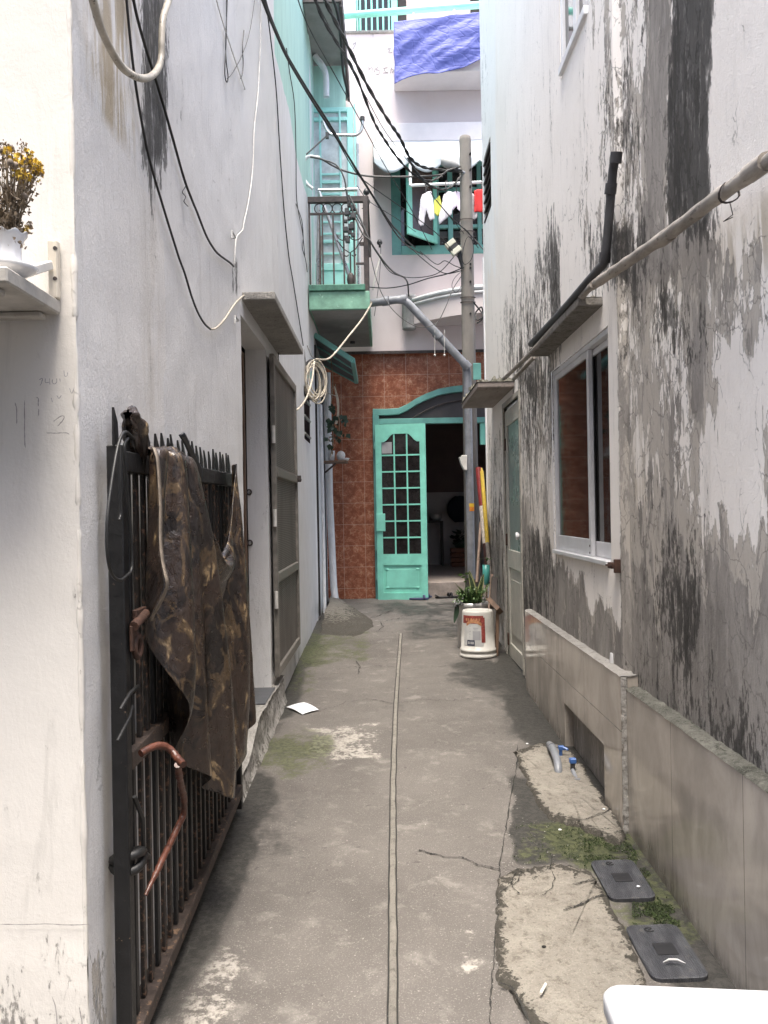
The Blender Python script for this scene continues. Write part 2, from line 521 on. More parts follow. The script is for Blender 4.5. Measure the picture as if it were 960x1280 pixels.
def glass_dark(name, col=(.010, .009, .008), rough=.03):
    t = NT(name)
    n = t.noise(t.obj, 14, 5, .6)
    return t.out(t.mix(t.step(n, .4, .8), col, tuple(x * 1.8 + .004 for x in col)), t.step(n, .3, .8, rough, rough + .05), 0,
                 t.bump(t.noise(t.obj, 3, 2), .02, .002), .5)
M['glass'] = glass_dark('window_glass')
M['frosted'] = simple('frosted_glass', (.20, .235, .225), .30, var=.08, sc=2, bump=.1, bsc=220)

def camo():
    t = NT('camouflage_cloth'); p = t.obj
    n1 = t.noise(t.scale(p, (1, 1, .7)), 7.5, 4, .55, 1.2)
    n2 = t.noise(t.scale(p, (1, 1.3, .6)), 12.0, 5, .6, 1.5)
    n3 = t.noise(p, 30, 6, .7, .8)
    c = t.mix(t.step(n1, .44, .50), (.010, .0065, .0055), (.033, .021, .0155))
    c = t.mix(t.step(n2, .53, .60), c, (.082, .054, .030))
    c = t.mix(t.step(t.math('ADD', t.math('MULTIPLY', n2, .6), t.math('MULTIPLY', n1, .4)), .575, .635), c, (.30, .215, .12))
    c = t.mix(t.step(n3, .54, .62, 0, .6), c, (.014, .010, .009))
    b = t.bump(t.noise(t.scale(p, (1, 1, .5)), 24, 6, .6, .8), .6, .014)
    b = t.bump(t.noise(p, 420, 2), .25, .001, b)
    return t.out(c, t.step(n3, .3, .7, .24, .42), 0, b, .8)
M['camo'] = camo()
M['camo_light'] = simple('cloth_hem', (.20, .165, .13), .6, var=.4, sc=30)

M['iron'] = simple('black_gate_paint', (.007, .0072, .008), .5, var=.4, sc=30, worn=(.28, .19, .13), wornamt=-.035, bump=.3, bsc=90)
M['iron_rust'] = simple('rusty_black_paint', (.018, .014, .012), .55, var=.5, sc=22, worn=(.13, .075, .050), wornamt=.08, bump=.4, bsc=90)
M['rail_rust'] = simple('rusty_rail_paint', (.060, .044, .036), .65, var=.5, sc=16, worn=(.19, .12, .075), wornamt=.06, bump=.5, bsc=90)
M['rust'] = simple('rust', (.065, .030, .019), .75, var=.5, sc=40, worn=(.045, .02, .012), wornamt=.05, bump=.6, bsc=120)
M['rust_dark'] = simple('dark_rusty_metal', (.058, .045, .042), .6, var=.5, sc=20, worn=(.11, .07, .05), wornamt=.03)
M['copper_sheath'] = simple('peeling_sheath', (.10, .034, .02), .42, var=.6, sc=30, worn=(.085, .034, .02), wornamt=.06, bump=.7, bsc=50)
M['black_rubber'] = simple('black_cable', (.012, .012, .012), .5, var=.3)
M['grey_cable'] = simple('weathered_cable', (.09, .088, .085), .6, var=.3)
M['white_cable'] = simple('white_cable', (.62, .60, .56), .5, var=.3, sc=14)
M['cream_cable'] = simple('cream_cable', (.56, .50, .40), .5, var=.35, sc=20)
M['conduit'] = simple('weathered_conduit', (.45, .41, .34), .45, var=.35, sc=12, worn=(.08, .07, .06), wornamt=.05)
M['teal'] = simple('mint_gloss_paint', (.24, .66, .53), .36, var=.16, sc=5, worn=(.13, .36, .28), wornamt=-.03, bump=.06)
M['teal_dark'] = simple('sea_green_paint', (.15, .385, .345), .42, var=.2, sc=6, worn=(.06, .16, .14), wornamt=-.05, bump=.1)
M['teal_sky'] = simple('aqua_sheet_paint', (.36, .70, .65), .4, var=.15, sc=5, worn=(.16, .38, .32), wornamt=-.05)
M['green_fascia'] = simple('faded_green_paint', (.19, .38, .28), .6, var=.3, sc=7, worn=(.33, .55, .42), wornamt=.02, bump=.3)
M['green_dark'] = simple('dark_green_paint', (.065, .19, .135), .6, var=.4, sc=12, worn=(.03, .035, .03), wornamt=.0)
M['soffit'] = simple('balcony_soffit', (.26, .255, .245), .85, var=.25, sc=3, worn=(.13, .12, .11), wornamt=-.05)
M['slat_grey'] = simple('grey_lattice', (.60, .63, .64), .7, var=.25)
M['alu'] = simple('aluminium_frame', (.68, .68, .69), .36, .2, var=.12, sc=8, bump=.05)
M['steel'] = simple('steel_tube', (.55, .55, .54), .3, .85, var=.2, sc=9, bump=.05)
M['white_paint'] = simple('old_white_paint', (.66, .64, .60), .5, var=.18, sc=10, worn=(.30, .27, .23), wornamt=-.07)
M['white_trim'] = simple('white_trim', (.78, .78, .78), .5, var=.1, sc=8, worn=(.4, .39, .37), wornamt=-.1)
M['pvc'] = simple('grey_pvc', (.215, .225, .245), .38, var=.25, sc=12, worn=(.36, .36, .36), wornamt=-.06, bump=.08)
M['pvc_dark'] = simple('dark_pvc', (.052, .052, .055), .5, var=.4, sc=14, worn=(.12, .12, .12), wornamt=-.02)
M['pvc_white'] = simple('white_pvc', (.66, .67, .68), .4, var=.12, sc=9)
M['bamboo'] = simple('weathered_pipe', (.34, .305, .265), .55, var=.5, sc=18, worn=(.13, .11, .095), wornamt=.05, bump=.3, st=(1, .25, 1))
M['concrete_pole'] = simple('concrete_pole', (.235, .215, .19), .85, var=.22, sc=7, worn=(.13, .12, .105), wornamt=-.02, bump=.5, bsc=70, st=(1, 1, .4))
M['screen_frame'] = simple('worn_grey_frame', (.19, .175, .155), .5, var=.35, sc=14, worn=(.33, .31, .28), wornamt=.0)
M['dark_wood'] = simple('dark_wood', (.045, .034, .027), .55, var=.4, sc=10, st=(1, 1, .15))
M['brown_wood'] = simple('brown_wood', (.17, .105, .068), .6, var=.4, sc=16, st=(1, 1, .2))
M['pale_wood'] = simple('pale_wood', (.34, .235, .175), .6, var=.3, sc=20, st=(1, 1, .2))
M['shelf_paint'] = simple('grimy_white_board', (.40, .38, .345), .6, var=.3, sc=9, worn=(.20, .165, .13), wornamt=.0, bump=.3)
M['bracket_wood'] = simple('bracket_board', (.66, .60, .50), .6, var=.25, sc=14, worn=(.52, .39, .26), wornamt=.02, st=(1, 1, .3))
M['porcelain'] = simple('porcelain', (.72, .72, .73), .16, var=.05, sc=5, bump=.0)
M['dry_stem'] = simple('dry_stem', (.26, .205, .14), .8, var=.4, sc=40)
M['dry_leaf'] = simple('dry_leaf', (.25, .195, .135), .85, var=.5, sc=40)
M['dry_tuft'] = simple('dry_tuft', (.26, .185, .125), .85, var=.4, sc=40)
M['yellow_petal'] = simple('yellow_petal', (.68, .49, .075), .7, var=.35, sc=60)
M['seed_head'] = simple('seed_head', (.19, .15, .115), .8, var=.5, sc=70)
M['leaf'] = simple('leaf_green', (.055, .115, .030), .5, var=.45, sc=25)
M['leaf_pale'] = simple('leaf_pale_green', (.12, .21, .065), .5, var=.35, sc=25)
M['leaf_dark'] = simple('leaf_dark_green', (.022, .048, .024), .45, var=.4, sc=25)
def snake_leaf():
    t = NT('snake_plant_leaf'); x = t.attr('edge')
    n = t.noise(t.scale(t.obj, (8, 8, 40)), 3, 4)
    c = t.mix(t.step(n, .4, .65), (.025, .055, .022), (.075, .12, .05))
    return t.out(t.mix(t.step(x, .62, .7), c, (.46, .46, .20)), .4)
M['snake'] = snake_leaf()
M['pail'] = simple('white_pail_plastic', (.54, .525, .48), .38, var=.14, sc=7, worn=(.40, .37, .32), wornamt=-.09)
M['pail_red'] = simple('red_label_print', (.27, .05, .04), .45, var=.4, sc=40, worn=(.42, .30, .25), wornamt=.02)
M['pail_orange'] = simple('orange_label_print', (.48, .24, .12), .45, var=.3, sc=40)
M['pail_label'] = simple('faded_label', (.52, .52, .50), .5, var=.1, sc=20)
M['pail_navy'] = simple('navy_label_print', (.035, .042, .075), .5, var=.2)
M['print_grey'] = simple('grey_print', (.33, .33, .34), .6, var=.1)
M['pot_metal'] = simple('dull_aluminium_pot', (.52, .51, .49), .4, .35, var=.25, sc=9)
M['red_paint'] = simple('red_pole_paint', (.22, .022, .02), .45, var=.3, sc=20)
M['pole_white'] = simple('chipped_white_pole', (.62, .55, .47), .5, var=.25, sc=30, worn=(.25, .15, .11), wornamt=-.05)
M['maroon'] = simple('maroon_pole', (.055, .018, .015), .5, var=.3)
M['yellow_plastic'] = simple('yellow_plastic', (.60, .42, .055), .4, var=.2, sc=14)
M['bottle'] = simple('teal_bottle', (.10, .44, .38), .25, var=.1)
M['white_plastic'] = simple('white_plastic', (.42, .42, .42), .42, var=.12, sc=5, worn=(.36, .345, .32), wornamt=-.09, bump=.05)
M['paper'] = simple('paper', (.80, .81, .83), .7, var=.05)
M['sticker'] = simple('orange_sticker', (.62, .20, .02), .5, var=.2, sc=60)
M['sticker_y'] = simple('yellow_sticker', (.66, .42, .03), .5, var=.2, sc=60)
M['blue_valve'] = simple('blue_valve_plastic', (.05, .13, .36), .35, var=.25, sc=40)
M['blue_slipper'] = simple('navy_slipper', (.045, .055, .11), .6, var=.3)
M['black_sandal'] = simple('black_sandal', (.016, .014, .014), .5, var=.4)
M['cotton'] = simple('white_cotton', (.64, .62, .66), .85, var=.08, sc=20)
M['lavender'] = simple('lavender_cotton', (.66, .60, .71), .85, var=.1, sc=20)
M['lime_cloth'] = simple('lime_cotton', (.60, .62, .12), .85, var=.15, sc=20)
M['red_cloth'] = simple('red_cotton', (.62, .035, .035), .8, var=.15, sc=20)
M['grey_cloth'] = simple('grey_print_cotton', (.45, .42, .43), .85, var=.3, sc=50)
M['awning'] = simple('awning_canvas', (.52, .57, .59), .5, var=.1, sc=4, worn=(.45, .49, .51), wornamt=-.08, bump=.2, bsc=25)
M['awning_side'] = simple('awning_side_canvas', (.11, .115, .11), .7, var=.2)
M['mesh_sheet'] = simple('dark_roof_sheet', (.085, .095, .10), .6, var=.3, sc=8)
M['beige_wall'] = simple('upper_beige_wall', (.55, .47, .44), .8, var=.1, sc=3)
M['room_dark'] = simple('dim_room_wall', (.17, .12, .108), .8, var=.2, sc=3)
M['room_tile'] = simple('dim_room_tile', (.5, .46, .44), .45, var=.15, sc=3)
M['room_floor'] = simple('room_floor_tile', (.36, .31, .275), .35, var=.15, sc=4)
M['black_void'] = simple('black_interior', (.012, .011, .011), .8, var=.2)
M['navy_bag'] = simple('navy_bag_cloth', (.016, .018, .028), .8, var=.3)
M['crate'] = simple('brown_crate', (.17, .055, .022), .6, var=.3)
M['dark_line'] = simple('crack_dirt', (.022, .021, .018), .95, var=.5, sc=60)
M['pencil'] = simple('pencil_mark', (.30, .29, .31), .9, var=.3, sc=120)
M['ink'] = simple('faded_ink', (.34, .32, .31), .9, var=.3, sc=120)
M['cig'] = simple('cigarette_paper', (.66, .62, .55), .8, var=.2)
M['box_cream'] = simple('closure_cream', (.62, .61, .50), .5, var=.1)
M['box_dark'] = simple('closure_dark', (.035, .035, .037), .5, var=.2)
M['bottle_clear'] = simple('white_ceramic_cup', (.55, .54, .52), .3, var=.1)
M['moss'] = simple('moss', (.036, .056, .016), .95, var=.6, sc=60)
M['silver_slat'] = simple('vent_slat', (.36, .36, .35), .6, var=.3, sc=9)

def lid_mat():
    t = NT('ribbed_meter_lid'); p = t.obj
    xyz = t.sep(p)
    wave = t.math('SINE', t.math('MULTIPLY', xyz[0], 900))
    n = t.noise(t.scale(p, (1, .3, 1)), 30, 6, .7)
    c = t.mix(t.step(n, .35, .7), (.028, .029, .034), (.066, .068, .074))
    c = t.mix(t.step(t.noise(p, 24, 6, .7), .60, .72, 0, .5), c, (.13, .12, .10))
    return t.out(c, .55, 0, t.bump(wave, .5, .0015), .4)
M['lid'] = lid_mat()
M['lid_dark'] = simple('lid_panel', (.014, .014, .016), .6, var=.3)

def tarp_mat():
    t = NT('blue_tarpaulin'); p = t.obj
    n = t.noise(t.scale(p, (1, 1, 2)), 6, 6, .65, .8)
    cr = t.voro(t.scale(p, (1, 1, 1.7)), 5, 'DISTANCE_TO_EDGE')
    c = t.mix(t.step(n, .3, .7), (.062, .074, .27), (.098, .115, .35))
    b = t.bump(n, .2, .03)
    b = t.bump(t.step(cr, 0, .06), .22, .012, b)
    return t.out(c, .58, 0, b, .4)
M['tarp'] = tarp_mat()

def mesh_screen():
    t = NT('fine_metal_mesh'); p = t.pos
    xyz = t.sep(p)
    a = t.math('SINE', t.math('MULTIPLY', xyz[2], 500)); b = t.math('SINE', t.math('MULTIPLY', xyz[1], 160))
    m = t.math('ADD', t.math('MULTIPLY', a, .5), t.math('MULTIPLY', b, .2))
    n = t.noise(t.scale(p, (1, 1, .3)), 6, 5, .6)
    c = t.mix(t.step(m, -.5, .6), (.085, .072, .064), (.21, .195, .18))
    c = t.mix(t.step(n, .4, .7, 0, .6), c, (.075, .062, .055))
    return t.out(c, .55, .2, t.bump(m, .4, .002), .4)
M['screen_mesh'] = mesh_screen()
# ------------------------------------------------------------------ camera, light, sky
cam = bpy.data.cameras.new('camera'); camo_ = bpy.data.objects.new('camera', cam); COL.objects.link(camo_)
camo_.location = (0, 0, EYE); camo_.rotation_euler = (pi / 2, ROLL, 0)
cam.sensor_fit = 'VERTICAL'; cam.sensor_height = 36; cam.lens = 36 * F / 1280
cam.clip_start = .02; cam.clip_end = 500
SC.camera = camo_
SC.render.resolution_x, SC.render.resolution_y = 768, 1024
SUN_EL, SUN_AZ = radians(73), radians(0)           # high, behind the camera, a little to the right
world = bpy.data.worlds.new('World'); SC.world = world; world.use_nodes = True
wt = world.node_tree
sky = wt.nodes.new('ShaderNodeTexSky'); sky.sky_type = 'NISHITA'; sky.sun_disc = False
sky.sun_elevation = SUN_EL; sky.sun_rotation = radians(180) - SUN_AZ
sky.air_density = 1.0; sky.dust_density = 4.0; sky.ozone_density = 1.0
bg = wt.nodes['Background']; bg.inputs['Strength'].default_value = .12
wt.links.new(sky.outputs[0], bg.inputs['Color'])
sun = bpy.data.lights.new('sun', 'SUN'); sun.energy = 1.5; sun.angle = radians(26); sun.color = (1, .95, .865)
suno = bpy.data.objects.new('sun', sun); COL.objects.link(suno)
sdir = Vector((sin(SUN_AZ) * cos(SUN_EL), -cos(SUN_AZ) * cos(SUN_EL), sin(SUN_EL)))
suno.rotation_euler = sdir.to_track_quat('Z', 'Y').to_euler()
vs_ = SC.view_settings
SC.display_settings.display_device = 'sRGB'
vs_.view_transform = 'Standard'; vs_.look = 'None'; vs_.exposure = 2.28; vs_.gamma = 1; vs_.use_curve_mapping = False
SC.cycles.use_denoising = True
SC.cycles.max_bounces = 10; SC.cycles.diffuse_bounces = 6; SC.cycles.glossy_bounces = 4
SC.cycles.sample_clamp_indirect = 8

# ------------------------------------------------------------------ ground
def dist_poly(u, v, pts):
    best = 1e9
    for (a, b), (c, d) in zip(pts, pts[1:]):
        dx, dy = c - a, d - b
        t = max(0, min(1, ((u - a) * dx + (v - b) * dy) / (dx * dx + dy * dy + 1e-9)))
        best = min(best, sqrt((u - a - t * dx) ** 2 + (v - b - t * dy) ** 2))
    return best

def ground_attr(p):
    X, Y = p.x, p.y
    if not (.4 < Y < 11 and -1 < X < 1.3): return dict(moss=0, dark=0, light=.2)
    u, v = survey((X, Y, gz(Y)))
    moss = dark = 0.0; light = .13
    u += 9 * mnoise.noise((X * 6, Y * 5, 1)); v += 10 * mnoise.noise((X * 5, Y * 4, 7)); X += .05 * mnoise.noise((X * 4, Y * 4, 4))
    # darker edge along the gate and the left wall
    dark += .85 * smooth(.17, .02, X + .70) * smooth(2.5, 3.0, Y)*(1-smooth(4.0,4.4,Y)) + .45 * smooth(.22, .0, X + .70) * smooth(2.0, 2.6, Y)
    dark += .42 * smooth(.35, .05, X + .70) * (1 - smooth(3.0, 4.6, Y))
    dark += .50 * smooth(.18, 0, X + .70) * smooth(4.6, 5.4, Y)
    light += .42 * patch(X, Y, -.62, -.44, 1.6, 2.75, .06, .2)
    moss += .62 * patch(u, v, 318, 420, 922, 972, 14, 14) + .30 * patch(u, v, 345, 420, 885, 940, 20, 14)
    moss += .60 * patch(u, v, 385, 470, 785, 830, 18, 10) + .55 * patch(u, v, 350, 400, 800, 872, 14, 20)
    light += .30 * patch(u, v, 380, 480, 905, 955, 20, 10) + .25 * patch(u, v, 420, 600, 752, 800, 30, 8)
    dark += .30 * patch(u, v, 330, 400, 975, 1090, 18, 30)
    # right hand gutter
    dark += 1.05 * patch(u, v, 634, 800, 970, 1084, 8, 12) * smooth(626, 650, u)
    dark += .95 * smooth(.74, .86, X) * smooth(2.0, 2.4, Y) * (1 - smooth(5.2, 5.9, Y))
    dark += .75 * patch(u, v, 600, 700, 820, 930, 24, 18) * smooth(560, 690, u + (v - 820) * .1)
    dark += .50 * patch(u, v, 560, 640, 822, 860, 22, 10) + .34 * patch(u, v, 505, 640, 770, 800, 20, 8)
    dark += .42 * patch(u, v, 470, 640, 752, 768, 20, 4) + .30 * patch(u, v, 390, 640, 750, 806, 30, 10) + .22 * patch(u, v, 480, 640, 806, 880, 40, 20) + .16 * patch(u, v, 280, 480, 980, 1200, 60, 60)
    dark += .30 * smooth(.86, .95, X) * smooth(5, 6, Y)
    moss += .50 * patch(u, v, 640, 760, 1020, 1086, 14, 12) + .62 * patch(u, v, 660, 900, 1010, 1190, 20, 20) * smooth(.62, .78, X)
    # pale worn places on the slab
    light += .30 * patch(u, v, 570, 606, 1130, 1240, 9, 20) + .22 * patch(u, v, 255, 330, 1060, 1150, 30, 30)
    light += .12 * patch(u, v, 330, 640, 840, 1000, 60, 50)
    # bits of slab beside the strip
    dark += .45 * patch(u, v, 468, 512, 874, 888, 5, 3) + .40 * patch(u, v, 478, 504, 1188, 1216, 5, 5)
    dark += .34 * patch(u, v, 398, 440, 895, 912, 6, 4) + .30 * patch(u, v, 610, 640, 962, 976, 8, 4)
    dark += .30 * patch(u, v, 436, 470, 826, 842, 8, 4)
    return dict(moss=moss, dark=dark, light=light)

xs = [-60, -20, -8, -3, -1.6, -1.0] + [-.95 + .03 * i for i in range(72)] + [1.3, 2, 4, 9, 20, 60]
ys = [-60, -25, -10, -4, -1.5, 0, .5] + [.8 + .035 * i for i in range(280)] + [10.8, 12, 15, 25, 60]
m = MB()
def gfn(X, Y):
    z = gz(max(-3, min(Y, 16)))
    if -1 < X < 1.25 and .7 < Y < 10.8:
        z += .004 * mnoise.noise((X * 2.2, Y * 2.2, 0)) + .0022 * mnoise.noise((X * 9, Y * 9, 3))
        z += .0016 * smooth(7.5, 9, Y) * mnoise.noise((X * 5, Y * 5, 9)) * 6
    return Vector((X, Y, z))
m.grid(lambda a, b: gfn(xs[round(a * (len(xs) - 1))], ys[round(b * (len(ys) - 1))]), len(xs) - 1, len(ys) - 1)
ground = m.build('ground', M['floor'], attrs=ground_attr)
tag(ground, kind='structure')

def jagged(pts, n, amp, seed):
    P = resample([(a, b, 0) for a, b in pts], n)
    return [(p.x + amp * mnoise.noise((p.x * .06, p.y * .06, seed)) + amp * .6 * mnoise.noise((p.x * .23, p.y * .23, seed + 7)),
             p.y + .7 * amp * mnoise.noise((p.x * .06, p.y * .06, seed + 3)) + amp * .4 * mnoise.noise((p.x * .25, p.y * .25, seed + 9))) for p in P]

def floor_patch(name, outline, mat, h, seed, amp=5):
    pts = jagged(outline + [outline[0]], 200, amp, seed)[:-1]
    ring = [WF(u, v) for u, v in pts]
    c = sum(ring, Vector()) / len(ring)
    b = MB()
    K = 14; INS = {}
    vs, fs, n = [], [], len(ring)
    for k in range(K + 1):
        q = k / K
        for p in ring:
            e = p.lerp(c, q)
            hh = h * smooth(0, .05, q) + .005 * mnoise.noise((e.x * 11, e.y * 11, seed)) * smooth(0, .15, q) + (-.012 if k == 0 else 0)
            vs.append(Vector((e.x, e.y, gz(e.y) + hh + .004))); INS[(round(e.x, 5), round(e.y, 5))] = q
    for k in range(K):
        for i in range(n):
            j = (i + 1) % n
            fs.append((k * n + i, k * n + j, (k + 1) * n + j, (k + 1) * n + i))
    b.add(vs, fs, True)
    o = b.build(name, mat, attrs=lambda p: dict(inside=INS.get((round(p.x, 5), round(p.y, 5)), .5)))
    return tag(o, kind='structure')
floor_patch('cement_patch', [(622, 1098), (640, 1086), (690, 1078), (733, 1084), (752, 1108), (768, 1140), (786, 1166), (800, 1200), (812, 1240),
                             (800, 1310), (700, 1340), (664, 1292), (640, 1250), (618, 1226), (617, 1160)], M['patch'], .012, 3)
floor_patch('cement_patch', [(640, 940), (668, 930), (694, 931), (716, 943), (738, 972), (756, 1003), (786, 1046), (775, 1062), (745, 1046), (715, 1034),
                             (684, 1026), (668, 1002), (652, 968)], M['patch'], .014, 8)

# ground litter of fine lines: strip of filler down the middle and cracks
cl = [(491, 1330), (491, 1250), (491, 1195), (491, 1100), (491, 1040), (491.5, 980), (493, 930), (495, 880), (498, 835), (501, 793)]
P = catmull([WF(u, v) for u, v in cl], 10)
for i, p in enumerate(P): p.x += .0035 * mnoise.noise((0, p.y * 5, 1))
b = MB(); ribbon(b, [p + Vector((0, 0, .002)) for p in P], .033, (0, 0, 1), .0035); tag(b.build('joint_groove', M['dark_line']), kind='structure')
b = MB()
ring = []
for p in P:
    w = .0115 + .002 * mnoise.noise((3, p.y * 9, 1))
    ring.append([p + Vector((-w, 0, .005)), p + Vector((-w * .5, 0, .0095)), p + Vector((w * .5, 0, .0095)), p + Vector((w, 0, .005))])
b.add([q for r in ring for q in r], [(4 * i + k, 4 * i + k + 1, 4 * i + k + 5, 4 * i + k + 4) for i in range(len(ring) - 1) for k in range(3)], True)
tag(b.build('filler_strip', M['strip']), kind='structure')
cracks = [([(690, 1078), (688, 1092), (694, 1104), (690, 1118), (676, 1126)], .005), ([(640, 1088), (652, 1096), (648, 1108), (634, 1116), (624, 1124)], .006), ([(652, 1096), (668, 1094), (690, 1098)], .004), ([(704, 1146), (726, 1138), (748, 1126), (764, 1124)], .006), ([(716, 1112), (734, 1108), (754, 1104)], .006), ([(735, 1030), (752, 1024), (770, 1012)], .005), ([(624, 1235), (640, 1242), (652, 1262), (662, 1290)], .010),
          ([(398, 889), (414, 886), (432, 878), (446, 877), (460, 874), (476, 876), (490, 880), (510, 878), (530, 876), (570, 875), (612, 873), (642, 876)], .007),
          ([(524, 1064), (540, 1069), (556, 1072), (578, 1074), (600, 1083), (626, 1089)], .009),
          ([(424, 797), (448, 793), (472, 790), (480, 783), (476, 777), (500, 773)], .014),
          ([(470, 790), (500, 792), (530, 791)], .008),
          ([(420, 838), (440, 834), (452, 836), (470, 832), (500, 836), (545, 834), (590, 832)], .008),
          ([(445, 826), (450, 834), (448, 844)], .010),
          ([(646, 932), (645, 965), (638, 1005), (632, 1040), (627, 1064), (624, 1100), (622, 1140), (619, 1180), (615, 1225), (613, 1262), (613, 1330)], .007),
          ([(628, 1092), (646, 1097), (640, 1112), (648, 1124)], .006), ([(720, 1112), (736, 1108), (752, 1104)], .007),
          ([(706, 1142), (722, 1138), (740, 1130), (756, 1126)], .007), ([(700, 1038), (730, 1030), (752, 1022), (764, 1014)], .005),
          ([(500, 770), (540, 768), (580, 772)], .010), ([(460, 775), (475, 770), (500, 760)], .012), ([(600, 780), (560, 783), (530, 781)], .008)]
for k, (pts, w) in enumerate(cracks):
    b = MB()
    q = jagged(pts, 120, 2.6, k * 5 + 1)
    PP = [WF(u, v) for u, v in q]
    lift = .021 if k < 7 or k in (14, 15, 16, 17) else .006
    wl = [w * (.25 + .75 * abs(mnoise.noise((i * .21, k, 3))) * 1.9) for i in range(len(PP))]
    ribbon(b, PP, wl, (0, 0, 1), lift, .55)
    tag(b.build('ground_crack', M['dark_line']), kind='structure')

# ramp of cement at the foot of the left wall
rp = [(398, 796), (416, 751), (474, 782), (446, 800)]
q = [WF(*a) for a in rp]
b = MB()
def ramp(a, c):
    lo = q[0].lerp(q[3], a); hi = q[1].lerp(q[2], a)
    p = lo.lerp(hi, c)
    s_ = (1 - a)
    p.z = gz(p.y) + .005 + .10 * s_ * smooth(0, .75, c) * (1 - .15 * smooth(.85, 1, c)) + .012 * mnoise.noise((p.x * 6, p.y * 6, 2))
    p.x += .03 * mnoise.noise((p.y * 6, a * 3, 1)); p.y += .06 * mnoise.noise((p.x * 7, c * 3, 4))
    p.z -= .02 * (smooth(.85, 1, a) + smooth(.12, 0, c))
    return p
b.grid(ramp, 14, 14)
tag(b.build('cement_ramp', M['ramp'], attrs=lambda p: dict(inside=min(.5, 3 * max(0, p.z - gz(p.y) - .012)))), kind='structure')

# moss in the gutter: very many short tufts
b = MB()
mz = [(700, 1012, 800, 1078, 900), (730, 1048, 806, 1086, 1500), (790, 1080, 850, 1160, 2600), (806, 1100, 838, 1150, 800), (640, 1030, 730, 1078, 260)]
for (u0, v0, u1, v1, n) in [(a_, b_, c_, d_, int(e_ * 2.4)) for a_, b_, c_, d_, e_ in mz]:
    for _ in range(n):
        u, v = RND.uniform(u0, u1), RND.uniform(v0, v1)
        p = WF(u, v, .003)
        if p.x > .975 or mnoise.noise((p.x * 16, p.y * 16, 5)) < -.12: continue
        if .765 < p.x < .94 and (2.895 < p.y < 3.205 or 2.45 < p.y < 2.735): continue
        if u < 796 - (1160 - v) * 1.0 and v > 1095: continue
        s = RND.uniform(.0022, .0052); a = RND.uniform(0, 2 * pi)
        d = Vector((cos(a), sin(a), 0)) * s * .6
        t = p + Vector((RND.uniform(-1, 1) * s, RND.uniform(-1, 1) * s, s * RND.uniform(.5, 1.3)))
        b.add([p - d, p + d, t], [(0, 1, 2)])
tag(b.build('gutter_moss', M['moss'], fix=False), kind='stuff')

# loose grit and chips of cement along the broken edges
b = MB(); rg = random.Random(21)
for _ in range(380):
    k = rg.random()
    if k < .45:
        t = rg.random(); u = 646 - 30 * t + rg.gauss(0, 6); v = 935 + 345 * t + rg.gauss(0, 4)
    elif k < .8: u, v = rg.uniform(640, 800), rg.uniform(1000, 1100)
    else: u, v = rg.uniform(230, 620), rg.uniform(800, 1280)
    p = WF(u, v, .004); s_ = rg.uniform(.0012, .0045) * (1 if k < .8 else .7)
    q = [p + Vector((rg.uniform(-1, 1), rg.uniform(-1, 1), rg.uniform(-.2, .9))) * s_ for _ in range(5)]
    b.add(q, [(0, 1, 2), (0, 2, 3), (0, 3, 4), (1, 2, 4), (2, 3, 4)])
tag(b.build('cement_grit', M['slab'], fix=False), kind='stuff')

# house added out of view across the lane: it shades the low sky and keeps the street side from glaring
oh = MB(); oh.box(-9, 9, -4.2, -2.6, -.2, 7.2)
for k in range(5):
    x = -6 + k * 2.6; oh.box(x, x + 1.1, -2.6, -2.55, 1.0, 2.3); oh.box(x, x + 1.1, -2.6, -2.55, 3.8, 5.1)
tag(oh.build('added_opposite_house', simple('sky_blocker_render', (.15, .14, .125), .85)), 'plain grey house added unseen behind the viewer to block low sky', 'house')
# ------------------------------------------------------------------ house on the right
XR, XP, XQ = 1.03, .98, 1.0          # wall, far plinth and near plinth faces
YSTEP, YEND, HTOP, HNEAR = 3.60, 8.2, 6.9, 4.3

def wall_grid(axis_plane, y0, y1, z0, z1, holes, step=.045):
    """sheet of wall with rectangular openings; axis_plane(Y,z)->Vector"""
    def cuts(a, b, extra):
        c = sorted(set([a, b] + [e for e in extra if a < e < b]))
        out = []
        for p, q in zip(c, c[1:]):
            n = max(1, int(math.ceil((q - p) / step)))
            out += [p + (q - p) * i / n for i in range(n)]
        return out + [c[-1]]
    Y = cuts(y0, y1, [h[0] for h in holes] + [h[1] for h in holes])
    Z = cuts(z0, z1, [h[2] for h in holes] + [h[3] for h in holes])
    vs = [axis_plane(a, c) for c in Z for a in Y]
    fs, n = [], len(Y)
    for j in range(len(Z) - 1):
        for i in range(n - 1):
            cy, cz = (Y[i] + Y[i + 1]) / 2, (Z[j] + Z[j + 1]) / 2
            if any(h[0] < cy < h[1] and h[2] < cz < h[3] for h in holes): continue
            fs.append((j * n + i, j * n + i + 1, (j + 1) * n + i + 1, (j + 1) * n + i))
    b = MB(); b.add(vs, fs, False)
    return b

WIN = (WX(762, 560, XR).y, WX(691, 560, XR).y, 1.235, 2.33)
UWIN = (3.98, 4.64, 3.90, 5.3)
VENT = (WX(614, 240, XR).y, WX(605, 240, XR).y, 4.28, 4.92)
DOOR = (6.22, 7.02, .22, 2.36)

